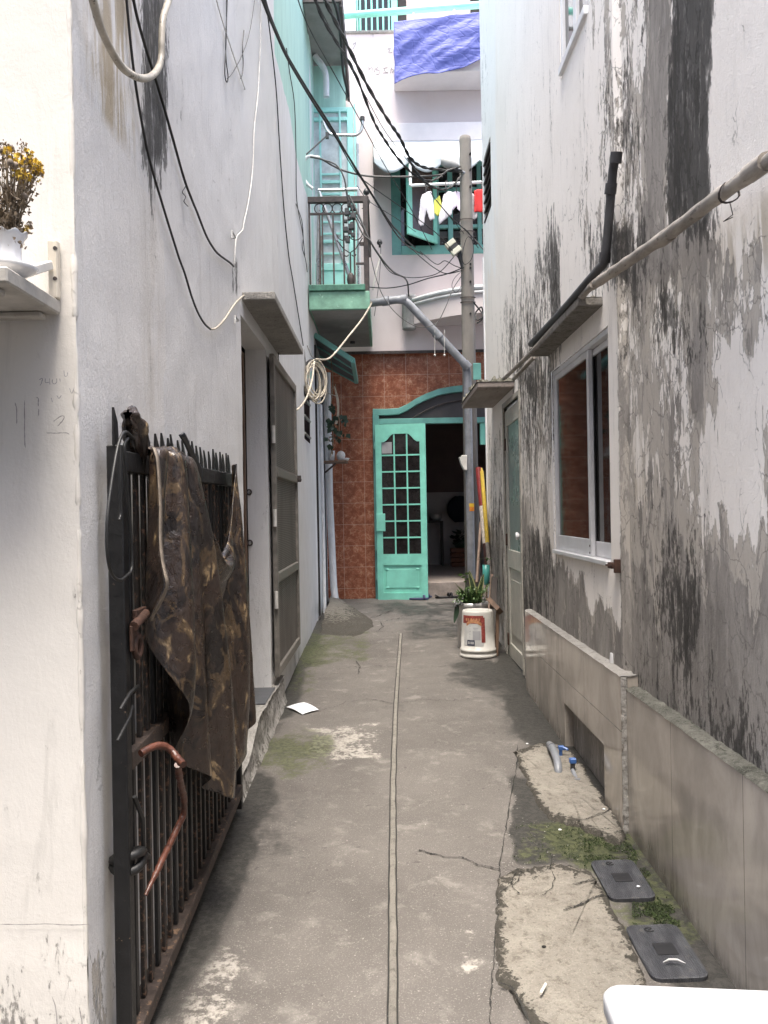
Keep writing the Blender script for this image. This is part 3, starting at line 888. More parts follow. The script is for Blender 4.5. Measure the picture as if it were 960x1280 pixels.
def right_attr(p):
    if p.y < .6: return dict(peel=.3, mold=0, tint=0, fresh=0)
    u, v = survey(p)
    near = 1.0 if p.y < YSTEP else 0.0
    k = .35 if u < 700 else 1
    u0 = u
    u += k * (15 * mnoise.noise((p.y * 5, p.z * 1.3, 1)) + 7 * mnoise.noise((p.y * 14, p.z * 4, 2)))
    v += 46 * mnoise.noise((p.y * 6, p.z * 1.5, 5)) + 22 * mnoise.noise((p.y * 20, p.z * 3, 8))
    pe = .06; mo = .0; ti = 0.0
    far = 1 - near
    # near wall: flaking in vertical bands
    pe += near * (.10 + .30 * patch(u, v, 770, 885, -80, 360, 14, 40))
    pe += near * .34 * patch(u, v, 803, 834, -80, 330, 7, 40)
    pe += near * .36 * patch(u, v, 760, 880, 300, 660, 14, 40) + near * .10 * patch(u, v, 850, 885, 470, 640, 14, 40)
    pe += near * (.34 * patch(u, v, 893, 975, 310, 440, 16, 30) + .30 * patch(u, v, 868, 900, 300, 520, 12, 30) + .18 * patch(u, v, 905, 990, 480, 660, 14, 30))
    pe += near * .62 * smooth(590, 720, v + (u - 780) * -.10)
    pe += near * .40 * smooth(720, 820, v)
    # wall by the window
    pe += far * .85 * smooth(-14, 26, v - (690 + (u - 690) * 1.15)) * smooth(640, 660, u)
    pe += far * .08 * smooth(640, 660, u) + far * (.36 * patch(u, v, 643, 694, 455, 570, 6, 24) + .26 * patch(u, v, 640, 690, 560, 700, 8, 20))
    pe += far * (.34 * patch(u, v, 605, 634, 520, 620, 6, 20) + .7 * patch(u, v, 605, 634, 640, 800, 6, 40))
    pe += far * (.30 * patch(u, v, 735, 785, -60, 340, 8, 30) + .16 * patch(u, v, 700, 735, 230, 330, 8, 20) + .28 * patch(u, v, 636, 700, 330, 470, 8, 40))
    # mould
    mo += near * (1.12 * patch(u, v, 836, 893, -90, 270, 6, 60) + .56 * patch(u, v, 838, 892, 240, 340, 8, 40))
    mo += near * (.40 * patch(u, v, 770, 800, 30, 190, 9, 24) + .42 * patch(u, v, 778, 812, 170, 340, 12, 40))
    mo += near * (.46 * patch(u, v, 820, 888, 380, 470, 14, 30) + .34 * patch(u, v, 790, 850, 270, 430, 14, 30))
    mo += near * (.30 * patch(u, v, 836, 874, 680, 850, 16, 60) + .34 * patch(u, v, 800, 885, 560, 820, 20, 60))
    mo += near * (.40 * patch(u, v, 770, 800, 340, 480, 9, 30) + .20 * patch(u, v, 890, 930, 400, 600, 20, 60))
    mo += far * .46 * patch(u, v, 748, 775, 100, 330, 7, 50)
    mo += .50 * patch(u, v, 735, 786, 285, 378, 12, 20)
    mo += far * (.50 * patch(u, v, 662, 702, 290, 458, 6, 40) * smooth(0, 60, v - 300 + (u - 660) * .9) + .34 * patch(u, v, 684, 700, 262, 430, 4, 30))
    mo += far * (.40 * patch(u, v, 636, 664, 330, 475, 8, 40) + .42 * patch(u, v, 645, 688, 450, 580, 7, 40))
    mo += far * (.42 * patch(u, v, 618, 642, 380, 480, 8, 20) + .34 * patch(u, v, 600, 609, 60, 330, 2, 40))
    mo += far * (.42 * patch(u, v, 645, 690, 670, 775, 8, 20) + .48 * patch(u, v, 610, 634, 600, 730, 6, 40))
    mo += far * .20 * patch(u, v, 640, 745, 60, 330, 10, 60) + far * .18 * patch(u, v, 640, 760, 440, 760, 10, 40)
    mo += .24 * smooth(.20, .0, p.z - .78) + near * .15 * smooth(600, 800, v)
    mo += near * .26 * patch(u, v, 880, 960, 840, 1000, 24, 50)
    ti += near * (.65 * patch(u, v, 895, 975, 280, 360, 14, 20) + .6 * patch(u, v, 795, 850, 600, 790, 14, 60) + .4 * patch(u, v, 770, 815, 380, 640, 12, 40))
    ti += far * .35 * patch(u, v, 640, 690, 590, 700, 10, 30)
    return dict(peel=pe, mold=mo, tint=ti, fresh=smooth(640, 600, u) * (1 - smooth(300, 420, v)))

rh = thing('weathered_house', 'white house on the right with peeling mouldy plaster, polished tile plinth and sliding window', 'house', (2.4, 5, gz(5)))
def rplane(Y, z):
    X = XR + (.025 if Y < YSTEP else 0) + .004 * mnoise.noise((0, Y * .9, z * .9))
    return Vector((X, Y, z))
b = wall_grid(rplane, 1.55, YEND, -.05, HTOP, [WIN, UWIN, VENT, DOOR, (1.0, YSTEP, HNEAR, 9)])
# end walls, back and roof of the house
b.add([(1.034, YEND, -.05), (4.5, YEND, -.05), (4.5, YEND, HTOP), (1.034, YEND, HTOP),
       (4.5, 1.55, -.05), (1.056, 1.55, -.05), (1.056, 1.55, HNEAR), (4.5, 1.55, HNEAR), (1.056, YSTEP, HNEAR), (4.5, YSTEP, HNEAR), (1.034, YSTEP, HTOP), (4.5, YSTEP, HTOP)],
      [(0, 1, 2, 3), (4, 5, 6, 7), (6, 8, 9, 7), (8, 10, 11, 9), (10, 3, 2, 11)])
for (h, dpt) in ((WIN, .07), (UWIN, .07), (VENT, .10), (DOOR, .06)):       # reveals
    x0, x1 = XR + .002, XR + dpt
    y0, y1, z0, z1 = h
    b.add([(x0, y0, z0), (x1, y0, z0), (x1, y1, z0), (x0, y1, z0), (x0, y0, z1), (x1, y0, z1), (x1, y1, z1), (x0, y1, z1)],
          [(0, 1, 2, 3), (4, 7, 6, 5), (0, 4, 5, 1), (3, 2, 6, 7)])
b.build('wall', M['right_wall'], rh, attrs=right_attr, fix=False)
# white corner bead at the far end of the wall
b = MB(); b.box(XR - .012, XR + .03, YEND - .03, YEND + .012, .35, 4.0); b.build('corner_bead', M['white_trim'], rh, .004)

def plinth_attr(p):
    zz = p.z - gz(p.y)
    mo = .30 * smooth(.30, .0, zz) + .28 * smooth(.10, 0, zz)
    if p.y < 3.4: mo += .16 * patch(p.y, p.z, 2.9, 3.4, 0, .8, .1, .1) + .12 * smooth(.45, .1, zz)
    if p.y > 3.5: mo += .1
    return dict(mold=mo)
# far plinth with its niche
NI = (3.76, 4.59, .05, .425)
PT = .79
b = wall_grid(lambda y, z: Vector((XP, y, z)), 3.48, 5.83, 0, PT, [NI], .06)
b.add([(XP, 3.48, 0), (1.06, 3.48, 0), (1.06, 3.48, PT), (XP, 3.48, PT), (XP, 5.83, 0), (1.04, 5.83, 0), (1.04, 5.83, PT), (XP, 5.83, PT)],
      [(0, 1, 2, 3), (4, 7, 6, 5)])
pl = b.build('plinth', M['plinth_far'], rh, attrs=plinth_attr, fix=False)
b = MB()
def ledge(x0, x1, y0, y1, z, h, seed):
    def fn(a, c):
        y = y0 + (y1 - y0) * a
        x = x0 + (x1 - x0) * c
        e = .006 * mnoise.noise((y * 14, seed, 0)) * (1 if c < .2 else .4)
        return Vector((x + e * (c < .2), y, z + (h if 0 < c < 1.1 else 0) * smooth(0, .25, c) + .008 * mnoise.noise((x * 40, y * 22, seed)) * smooth(0, .3, c)))
    return fn
b.grid(ledge(XP - .003, XR + .02, 3.475, 5.835, PT + .002, .004, 2), 90, 6)
b.build('ledge', M['slab'], pl)
b = MB(); b.box(XP + .05, XP + .06, NI[0], NI[1], .02, NI[3] + .01)
b.build('niche_panel', simple('niche_board', (.11, .092, .082), .6, var=.45, sc=10, worn=(.21, .19, .17), wornamt=.0, st=(1, 1, .12)), pl)
b = MB()
b.box(XP + .001, XP + .05, NI[1] - .002, NI[1] + .01, .02, NI[3]); b.box(XP + .001, XP + .05, NI[0] - .01, NI[0] + .002, .02, NI[3])
b.box(XP + .001, XP + .05, NI[0], NI[1], NI[3] - .001, NI[3] + .012)
b.build('niche_reveal', M['plinth_near'], pl, attrs=lambda p: dict(mold=.3))
# rough broken end of the far plinth
b = MB()
def endstrip(a, c):
    z = .12 + (PT - .12) * c
    y = 3.474 - .006 - .006 * abs(mnoise.noise((z * 30, 1, 2)))
    return Vector((XP - .001 + .026 * a + .004 * mnoise.noise((z * 24, 5, 1)), y - .004 * sin(pi * a), z))
b.grid(endstrip, 3, 70)
b.build('mortar_edge', rough_cement('mortar_edge', (.40, .385, .36), (.52, .50, .47), (.15, .125, .10)), pl, solid=.006)
# near plinth
PN = .755
b = wall_grid(lambda y, z: Vector((XQ, y, z)), 1.5, 3.468, 0, PN - .015, [], .06)
b.add([(XQ, 1.5, 0), (1.06, 1.5, 0), (1.06, 1.5, PN), (XQ, 1.5, PN)], [(0, 1, 2, 3)])
pn = b.build('plinth', M['plinth_near'], rh, attrs=plinth_attr, fix=False)
b = MB(); b.grid(ledge(XQ - .004, 1.062, 1.5, 3.466, PN - .012, .008, 9), 110, 6); b.build('ledge', M['ledge_top'], pn)

# window: aluminium slider with two sashes
y0, y1, z0, z1 = WIN
wf = MB()
t_ = .028
xw0, xw1 = XR + .008, XR + .055
wf.box(xw0, xw1, y0 + .002, y0 + t_, z0, z1); wf.box(xw0, xw1, y1 - t_, y1 - .002, z0, z1)
wf.box(xw0, xw1, y0 + t_, y1 - t_, z1 - t_, z1 - .002)
wf.box(xw0 - .028, xw1, y0 + t_, y1 - t_, z0 + .001, z0 + .022)
win = wf.build('window', M['alu'], rh, .002)
ym = WX(731, 560, XR).y
def sash(ya, yb, xo, tb):
    s = MB(); st = .042
    s.box(xo, xo + .022, ya, ya + st, z0 + .024, z1 - t_ - .002); s.box(xo, xo + .022, yb - st, yb, z0 + .024, z1 - t_ - .002)
    s.box(xo, xo + .022, ya + st, yb - st, z0 + .024, z0 + .024 + tb); s.box(xo, xo + .022, ya + st, yb - st, z1 - t_ - .034, z1 - t_ - .002)
    o = s.build('sash', M['alu'], win, .0015)
    g = MB(); g.box(xo + .008, xo + .014, ya + st - .005, yb - st + .005, z0 + .024 + tb - .004, z1 - t_ - .03)
    g.build('pane', M['glass'], win)
sash(ym - .05, y1 - t_ - .001, XR + .012, .085)
sash(y0 + t_ + .001, ym + .03, XR + .037, .075)
for dz in (.075, .04):
    b = MB(); b.tube([(XR + .0105, ym - .02, z0 + dz), (XR + .013, ym - .02, z0 + dz)], .006, 8); b.build('screw', M['black_void'], win)
# dark sheet standing in for the dim room behind the panes
b = MB(); b.box(XR + .085, XR + .09, y0 - .02, y1 + .02, z0 - .02, z1 + .02)
b.build('dark_backing', simple('dim_room_backing', (.035, .030, .027), .8, var=.4, sc=8, st=(1, 6, .1)), win)
# window canopy
zc = WX(729, 364, .915).z
ca = MB()
xo = .915
cy0, cy1 = 3.84, WX(662, 446, xo).y
ca.grid(lambda a, c: Vector((0, 0, 0)), 1, 1); ca.v, ca.f, ca.sm = [], [], []
ca.box(xo, XR + .01, cy0, cy1, zc - .038, zc)
can = ca.build('canopy', M['slab_dirty'], rh, .006, 2)
b = MB()
def crust(x0, x1, ya, yb, z, seed, h=.02):
    def fn(a, c):
        y = ya + (yb - ya) * a; x = x0 + (x1 - x0) * c
        return Vector((x, y, z + h * max(0, .3 + mnoise.noise((x * 30, y * 12, seed))) * (1 if 0 < a < 1 and c > 0 else 0)))
    return fn
b.grid(crust(xo - .002, XR, cy0, cy1, zc + .001, 4), 70, 6); b.build('moss_crust', M['mossy_slab'], can)
# second canopy over the door
xo2 = WX(598, 480, .74); xo2 = .745
dy0, dy1, zd = 6.45, 7.75, 2.50
b = MB(); b.box(xo2, XR + .01, dy0, dy1, zd - .045, zd)
can2 = b.build('canopy', simple('stained_soffit_slab', (.30, .255, .225), .85, var=.35, sc=7, worn=(.12, .10, .085), wornamt=.02, bump=.5, st=(1, .25, 1)), rh, .008, 2)
b = MB(); b.grid(crust(xo2 - .006, XR + .003, dy0 - .006, dy1, zd + .001, 6, .055), 60, 26)
for _ in range(40):
    px, py = RND.uniform(xo2, XR - .04), RND.uniform(dy0, dy0 + .5)
    s = RND.uniform(.01, .035); a = RND.uniform(0, 3)
    b.box(px - s, px + s, py - s * .6, py + s * .6, zd + .008, zd + .012 + s * .55)
b.build('moss_crust', M['mossy_slab'], can2)
b = MB(); b.add([(XR - .002, dy0 + .01, 2.15), (XR - .10, dy0 + .01, zd - .047), (XR - .002, dy0 + .01, zd - .047), (XR - .002, dy0 + .06, 2.15), (XR - .10, dy0 + .06, zd - .047), (XR - .002, dy0 + .06, zd - .047)],
              [(0, 1, 2), (3, 5, 4), (0, 3, 4, 1), (1, 4, 5, 2), (0, 2, 5, 3)])
# door
y0, y1, z0, z1 = DOOR
b = MB(); xd = XR + .006
b.box(xd, xd + .03, y0 + .002, y0 + .10, z0 + .05, z1 - .03); b.box(xd, xd + .03, y1 - .10, y1 - .002, z0 + .05, z1 - .03)
b.box(xd, xd + .03, y0 + .1, y1 - .1, z1 - .16, z1 - .03); b.box(xd, xd + .03, y0 + .1, y1 - .1, 1.02, 1.17); b.box(xd, xd + .03, y0 + .1, y1 - .1, z0 + .05, z0 + .17)
dr = b.build('door', simple('worn_door_paint', (.47, .455, .40), .5, var=.2, sc=9, worn=(.24, .215, .18), wornamt=-.02), rh, .004)
b = MB(); b.box(xd + .012, xd + .018, y0 + .095, y1 - .095, 1.165, z1 - .155); b.build('pane', M['frosted'], dr)
b = MB(); b.box(xd + .012, xd + .02, y0 + .095, y1 - .095, z0 + .165, 1.025)
b.box(xd + .004, xd + .0125, y0 + .16, y1 - .16, z0 + .26, .93); b.build('lower_panel', simple('door_panel', (.43, .42, .37), .5, var=.2, sc=9), dr, .006)
for zz in (.36, 1.2, 2.0):
    b = MB(); b.box(xd - .010, xd + .002, y1 - .05, y1 + .01, zz, zz + .10); b.build('hinge', M['rust'], dr, .003)
b = MB(); b.lathe([(0.001, -.03), (.026, -.03), (.03, -.02), (.022, -.005), (.012, .0), (.012, .02)], (xd - .012, y0 + .055, 1.30), 16, M=__import__('mathutils').Matrix.Rotation(pi / 2, 3, 'Y'))
b.build('handle', M['porcelain'], dr)
b = MB(); b.box(XR - .010, XR + .03, y0 - .04, y0, .26, z1 + .04); b.box(XR - .010, XR + .03, y1, y1 + .04, .26, z1 + .04); b.box(XR - .010, XR + .03, y0, y1, z1, z1 + .04)
b.build('door_frame', simple('grimy_frame', (.40, .38, .33), .6, var=.3, sc=12, worn=(.19, .17, .14), wornamt=.0), rh, .004)
# upper window
y0, y1, z0, z1 = UWIN
b = MB()
for (a, c) in ((y0, y0 + .04), ((y0 + y1) / 2 - .03, (y0 + y1) / 2 + .03), (y1 - .04, y1)): b.box(XR + .006, XR + .05, a, c, z0, z1)
b.box(XR - .02, XR + .05, y0 + .04, y1 - .04, z0 + .001, z0 + .045)
uw = b.build('window', M['white_trim'], rh, .003)
b = MB(); b.box(XR + .025, XR + .03, y0 + .03, y1 - .03, z0 + .04, z1); b.build('pane', M['glass'], uw)
b = MB(); b.box(XR + .055, XR + .058, y0, y1, z0, z1); b.build('dark_backing', M['black_void'], uw)  # black sheet in place of the unlit room
# louvred vent near the far corner
y0, y1, z0, z1 = VENT
b = MB(); b.box(XR + .09, XR + .095, y0, y1, z0, z1)
vn = b.build('vent', M['black_void'], rh)
for k in range(7):
    zz = z0 + (z1 - z0) * (k + .25) / 7
    b = MB(); b.add([(XR - .004, y0, zz), (XR - .004, y1, zz), (XR + .07, y1, zz + .05), (XR + .07, y0, zz + .05)], [(0, 1, 2, 3)])
    b.build('slat', M['rust_dark'], vn, solid=.012)
# pipes fixed to the wall
b = MB()
q = [WX(771, 193, 1.005), WX(766, 215, 1.0), WX(757, 318, .985), WX(750, 334, .97), WX(730, 358, .93), WX(700, 392, .925), WX(664, 430, .925)]
q = [q[0], q[1], q[2], q[3], q[4], q[5], q[6]]
b.tube(resample(catmull(q, 8), 60), .020, 10)
for u, v, X in ((770, 197, 1.005), (763.5, 236, .995), (756, 322, .985)):
    c = WX(u, v, X); d = (WX(771, 193, 1.005) - WX(757, 318, .985)).normalized()
    b.tube([c - d * .022, c + d * .022], .025, 10)
b.build('downpipe', M['pvc_dark'], rh)
b = MB()
q = [WX(985, 186, .985), WX(960, 203, .985), WX(900, 244, .98), WX(832, 295, .975), WX(741, 357, .955)]
b.tube(resample(catmull(q, 8), 70), [.0215 + .0012 * sin(i * .9) for i in range(71)], 12)
for u, v in ((947, 210), (832, 296)):
    c = WX(u, v, .98); d = (q[1] - q[3]).normalized(); b.tube([c - d * .05, c + d * .05], .0255, 12)
bp = b.build('long_pipe', M['bamboo'], rh)
b = MB()
c = WX(912, 240, .98)
for k in range(3):
    b.tube([c + Vector((.028 * cos(a), .004 * k + .01 * sin(a * 2), .028 * sin(a))) for a in [2 * pi * i / 14 for i in range(14)]], .0016, 5, closed=True)
b.tube([c + Vector((.0, .0, -.028)), c + Vector((.012, .01, -.06)), c + Vector((-.01, .02, -.075)), c + Vector((.02, .03, -.06))], .0015, 5)
b.build('tie_wire', M['rust_dark'], bp)
b = MB()
q = [WX(741, 357, .94), WX(700, 402, .93), WX(664, 442, .92), WX(630, 474, .93)]
b.tube(resample([p + Vector((0, 0, .004)) for p in q], 40), .015, 10); b.build('ledge_pipe', M['bamboo'], rh)
b = MB()
q = [WX(668, 446, .985), WX(642, 474, .97)]
b.tube(q, .014, 10); b.build('ledge_pipe', M['bamboo'], rh)
# rusty cleat at the window corner and the tap stub lower down
b = MB(); c = WX(770, 707, 1.02)
b.box(c.x - .03, c.x + .03, c.y - .03, c.y + .03, c.z - .012, c.z + .014); b.box(c.x - .02, c.x + .01, c.y - .045, c.y - .03, c.z - .03, c.z + .03)
b.tube([c + Vector((-.03, .05, .0)), c + Vector((-.03, -.06, .004))], .005, 6)
b.build('rusty_cleat', M['rust'], rh, .003)
b = MB(); c = WX(770, 826, 1.045)
b.tube([c + Vector((0, 0, -.03)), c + Vector((-.012, 0, .0)), c + Vector((-.010, 0, .035))], [.02, .018, .016], 10)
b.build('pipe_stub', M['white_trim'], rh)
# ------------------------------------------------------------------ white house on the left
XL, YF, YS, HLEFT = -.73, 1.985, 5.95, 5.5        # alley face, street front, seam with the mint house
LDOOR = (4.30, 5.23, .40, 2.54)
lh = thing('white_house', 'pale grey house on the left with a cream street front and a dark doorway', 'house', (-2.4, 4, gz(4)))
curve = [(82, 88), (95, 100), (110, 114), (128, 138), (148, 172), (166, 204), (182, 236), (196, 262), (206, 320)]

def left_attr(p):
    if p.y < 1.2: return dict(peel=.1, mold=0, tint=0, fresh=0)
    u, v = survey(p)
    cu = None
    for (a, c), (d, e) in zip(curve, curve[1:]):
        if a <= u <= d: cu = c + (e - c) * (u - a) / (d - a)
    fr = 1.0
    if cu is not None: fr = smooth(-3, 3, v - cu)
    elif u > 206: fr = 0.0
    old = 1 - fr
    mo = old * (1.0 * patch(u, v, 176, 208, -100, 216, 8, 40) + .20 * patch(u, v, 208, 230, -60, 160, 12, 40)) + .26 * patch(u, v, 185, 206, 215, 262, 6, 18)
    mo += .14 * patch(u, v, 178, 196, 240, 500, 10, 40)
    mo += .40 * patch(u, v, 286, 300, 322, 372, 4, 12)
    mo += .30 * smooth(.30, .02, p.z - gz(p.y)) * (1 if p.y > 3.6 else .55)
    mo += .12 * patch(u, v, 262, 300, 180, 420, 8, 40)
    ti = old * .95 * patch(u, v, 110, 168, -60, 190, 14, 34) + .2 * patch(u, v, 178, 200, 230, 560, 12, 60)
    pe = .06 + .08 * smooth(620, 1000, v) + .34 * patch(u, v, 300, 352, 865, 985, 5, 12) + .10 * patch(u, v, 262, 300, 0, 440, 10, 30)
    pe += .30 * patch(u, v, 100, 160, 1180, 1300, 20, 30)
    return dict(peel=pe, mold=mo, tint=ti, fresh=fr)

def lplane(Y, z):
    return Vector((XL + .006 * mnoise.noise((0, Y * .9, z * .7)) + .003 * mnoise.noise((4, Y * 6, z * 6)), Y, z))
b = wall_grid(lplane, YF, YS, -.05, HLEFT, [LDOOR], .045)
x1 = XL - .13
y0, y1, z0, z1 = LDOOR
b.add([(XL, y0, z0), (x1, y0, z0), (x1, y1, z0), (XL, y1, z0), (XL, y0, z1), (x1, y0, z1), (x1, y1, z1), (XL, y1, z1)],
      [(0, 3, 2, 1), (4, 5, 6, 7), (0, 1, 5, 4), (3, 7, 6, 2)])
b.add([(-4.5, YS, 0), (-4.5, YF, 0), (-4.5, YF, HLEFT), (-4.5, YS, HLEFT), (XL, YF, HLEFT), (XL, YS, HLEFT)], [(0, 1, 2, 3), (2, 4, 5, 3)])
b.build('wall', M['left_wall'], lh, attrs=left_attr, fix=False)

def cream_attr(p):
    if p.y < .5: return dict(peel=0, mold=0, tint=0, fresh=0)
    u, v = survey(p)
    mo = .05 * smooth(500, 900, v) + .22 * smooth(1120, 1200, v) + .22 * smooth(1200, 1290, v) + .20 * patch(u, v, -200, 70, 398, 412, 10, 4) + .20 * smooth(1240, 1400, v)  # splash dirt at the foot; narrow darker band right below the shelf
    pe = .03 + .26 * smooth(1140, 1260, v) + .12 * patch(u, v, 84, 118, 380, 1300, 6, 60)
    return dict(peel=pe, mold=mo, tint=.12 * patch(u, v, 60, 110, 300, 420, 20, 40), fresh=0)
def cplane(X, z):
    return Vector((X, YF + .004 * mnoise.noise((X * .9, 3, z * .7)) - .006 * max(0, mnoise.noise((X * 5, 3, z * 4))) * smooth(.9, .5, z), z))
b = wall_grid(cplane, -4.5, XL - .0, -.05, HLEFT, [], .06)
cf = b.build('front_wall', M['cream_wall'], lh, attrs=cream_attr, fix=False)
# ragged plaster arris at the corner
b = MB()
def arris(a, c):
    z = 5.2 * a
    r = .0072 + .004 * mnoise.noise((z * 6, 2, 0)) + .0045 * mnoise.noise((z * 25, 2, 5)) - .008 * max(0, mnoise.noise((z * 9, 4, 5)) - .25) * 3
    an = -pi * .75 + pi * 1.5 * c
    return Vector((XL - .005 + r * cos(an - .78), YF + .005 + r * sin(an - .78), z))
b.grid(arris, 220, 7)
b.build('corner_render', M['cream_wall'], lh, attrs=lambda p: dict(peel=.30 + .14 * (p.z < .6), mold=.12, tint=.1, fresh=0))
# pencil writing and scratches on the cream front: 7 4 0 1 and loops
def front_px(u, v):
    return W(u, v, YF - .0075)
def strokes(name, lst, w, mat, parent, nrm=(0, -1, 0), fp=front_px, lift=.001):
    for st in lst:
        b = MB()
        P = resample(catmull([fp(*q) for q in st], 4), max(6, len(st) * 4))
        ribbon(b, P, w, nrm, lift, .45)
        b.build(name, mat, parent, fix=False)
strokes('pencil_writing', [[(49, 475), (53, 473), (52, 479), (50, 482)], [(57, 473), (57, 478), (62, 478)], [(62, 473), (62.5, 481)],
                           [(66, 474), (65.5, 478), (68, 480), (71, 478), (71, 473)], [(75, 473), (75.5, 478)],
                           [(80, 463), (81, 470), (84, 470), (85, 465)], [(64, 497), (66, 503)], [(71, 494), (74, 498), (77, 494)], [(87, 485), (90, 492), (93, 484)]],
        .0015, M['pencil'], cf)
strokes('scratch', [[(67, 527), (75, 521), (80, 520), (79, 525), (72, 533)], [(58, 541), (70, 541.5), (82, 541), (87, 543)],
                    [(45, 497), (48, 498), (48, 508)], [(48.5, 511), (48.5, 520)], [(19, 503), (21, 512), (21, 530)], [(31, 500), (31, 548), (32, 560)],
                    [(65, 1245), (69, 1256), (71, 1270), (72, 1290)], [(99, 1258), (101, 1268), (104, 1285)]], .0024, M['ink'], cf)
strokes('render_seam', [[(0, 1155), (30, 1155.5), (60, 1154.5), (84, 1156), (112, 1155)]], .0022, M['ink'], cf)

# slab over the doorway
zc = 2.66
b = MB(); b.box(XL - .02, -.555, 4.36, WX(378, 430, -.56).y, zc - .03, zc + .012)
can = b.build('canopy', M['slab'], lh, .006, 2)
# doorway: dark room, frame, leaf
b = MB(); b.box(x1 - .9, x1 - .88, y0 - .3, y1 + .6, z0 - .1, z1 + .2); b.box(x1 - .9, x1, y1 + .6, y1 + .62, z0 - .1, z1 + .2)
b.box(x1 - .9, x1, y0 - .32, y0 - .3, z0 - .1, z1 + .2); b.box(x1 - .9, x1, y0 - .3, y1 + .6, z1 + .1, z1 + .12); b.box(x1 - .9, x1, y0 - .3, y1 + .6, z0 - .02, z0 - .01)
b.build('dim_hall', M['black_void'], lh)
b = MB(); b.box(x1 - .05, x1 - .004, y1 - .055, y1 - .012, z0 + .01, z1 - .02); b.box(x1 - .05, x1 - .004, y0 + .01, y0 + .05, z0 + .01, z1 - .02); b.box(x1 - .05, x1 - .004, y0 + .05, y1 - .055, z1 - .065, z1 - .02)
b.build('door_frame', M['brown_wood'], lh, .004)
b = MB(); b.box(x1 - .12, x1 - .08, y0 + .08, y1 - .22, z0 + .02, z1 - .09)
dl = b.build('door', M['dark_wood'], lh, .006)
b = MB()
b.box(x1 - .079, x1 - .073, y0 + .18, y1 - .34, z0 + .2, z0 + .9); b.box(x1 - .079, x1 - .073, y0 + .18, y1 - .34, z0 + 1.05, z1 - .25)
b.build('door_panel', M['dark_wood'], dl, .004)
for zz in (1.32, 1.64):
    b = MB(); b.tube([Vector((x1 + .012 + .014 * cos(a), y1 - .012, zz + .016 * sin(a))) for a in [2 * pi * i / 12 for i in range(12)]], .0055, 6, closed=True)
    b.tube([(x1 - .01, y1 - .012, zz), (x1 + .0, y1 - .012, zz)], .005, 6)
    b.build('hasp_eye', M['rust_dark'], lh)
# threshold step with dark tile and rough kerb below it
b = MB()
def kerb(a, c):
    Y = 3.85 + (5.62 - 3.85) * a
    top = .405 - .14 * smooth(4.5, 4.05, Y)
    z = gz(Y) - .02 + (top - gz(Y) + .02) * c
    x = -.685 - .02 * c + .010 * mnoise.noise((1, Y * 7, z * 9)) + .012 * smooth(.3, 0, c)
    return Vector((x, Y, z))
b.grid(kerb, 60, 14)
kb = b.build('kerb', simple('chipped_whitewash', (.34, .325, .30), .85, var=.3, sc=12, worn=(.10, .092, .078), wornamt=.11, bump=.8, bsc=40), lh)
b = MB()
def ktop(a, c):
    Y = 3.85 + (5.62 - 3.85) * a
    top = .405 - .14 * smooth(4.5, 4.05, Y)
    return Vector((-.69 - (.0 + .18 * c) + .010 * mnoise.noise((1, Y * 7, top * 9)), Y, top))
b.grid(ktop, 40, 4); b.build('kerb_top', M['slab'], kb)
b = MB(); b.box(-.86, -.70, 4.75, 5.0, .408, .413); b.box(-.86, -.70, 5.005, 5.2, .408, .411); b.build('threshold_tile', simple('slate_tile', (.075, .08, .088), .4, var=.3), kb)
# second leaf: mesh screen door folded back along the wall
sd0, sd1, sz0, sz1 = 5.26, 6.60, .46, 2.52
xs_ = -.712
b = MB(); w = .055
b.box(xs_, xs_ + .03, sd0, sd0 + w, sz0, sz1); b.box(xs_, xs_ + .03, sd1 - w, sd1, sz0, sz1)
b.box(xs_, xs_ + .03, sd0 + w, sd1 - w, sz1 - .06, sz1); b.box(xs_, xs_ + .03, sd0 + w, sd1 - w, sz0, sz0 + .06)
b.box(xs_, xs_ + .032, sd0 + w, sd1 - w, 1.06, 1.12); b.box(xs_, xs_ + .034, sd0 + w, sd1 - w, 1.74, 1.80)
sc_ = b.build('screen_door', M['screen_frame'], lh, .004)
b = MB(); b.box(xs_ + .008, xs_ + .012, sd0 + w - .01, sd1 - w + .01, sz0 + .05, sz1 - .05); b.build('mesh_panel', M['screen_mesh'], sc_)
for zz in (.9, 1.42, 1.95):
    b = MB(); b.tube([(xs_ + .02, sd0 - .012, zz), (xs_ + .02, sd0 - .012, zz + .11)], .012, 8); b.build('hinge', M['white_paint'], sc_)
b = MB(); b.tube([(xs_ + .045, sd1 - .10, 1.77), (xs_ + .045, sd1 + .05, 1.77)], .012, 8); b.box(xs_ + .03, xs_ + .06, sd1 - .06, sd1 - .03, 1.75, 1.80); b.build('bolt', M['rust_dark'], sc_)
# loose wire in front of the screen
# small louvred vent and wall hooks
va = (WX(383, 540, XL).y, WX(391, 540, XL).y)

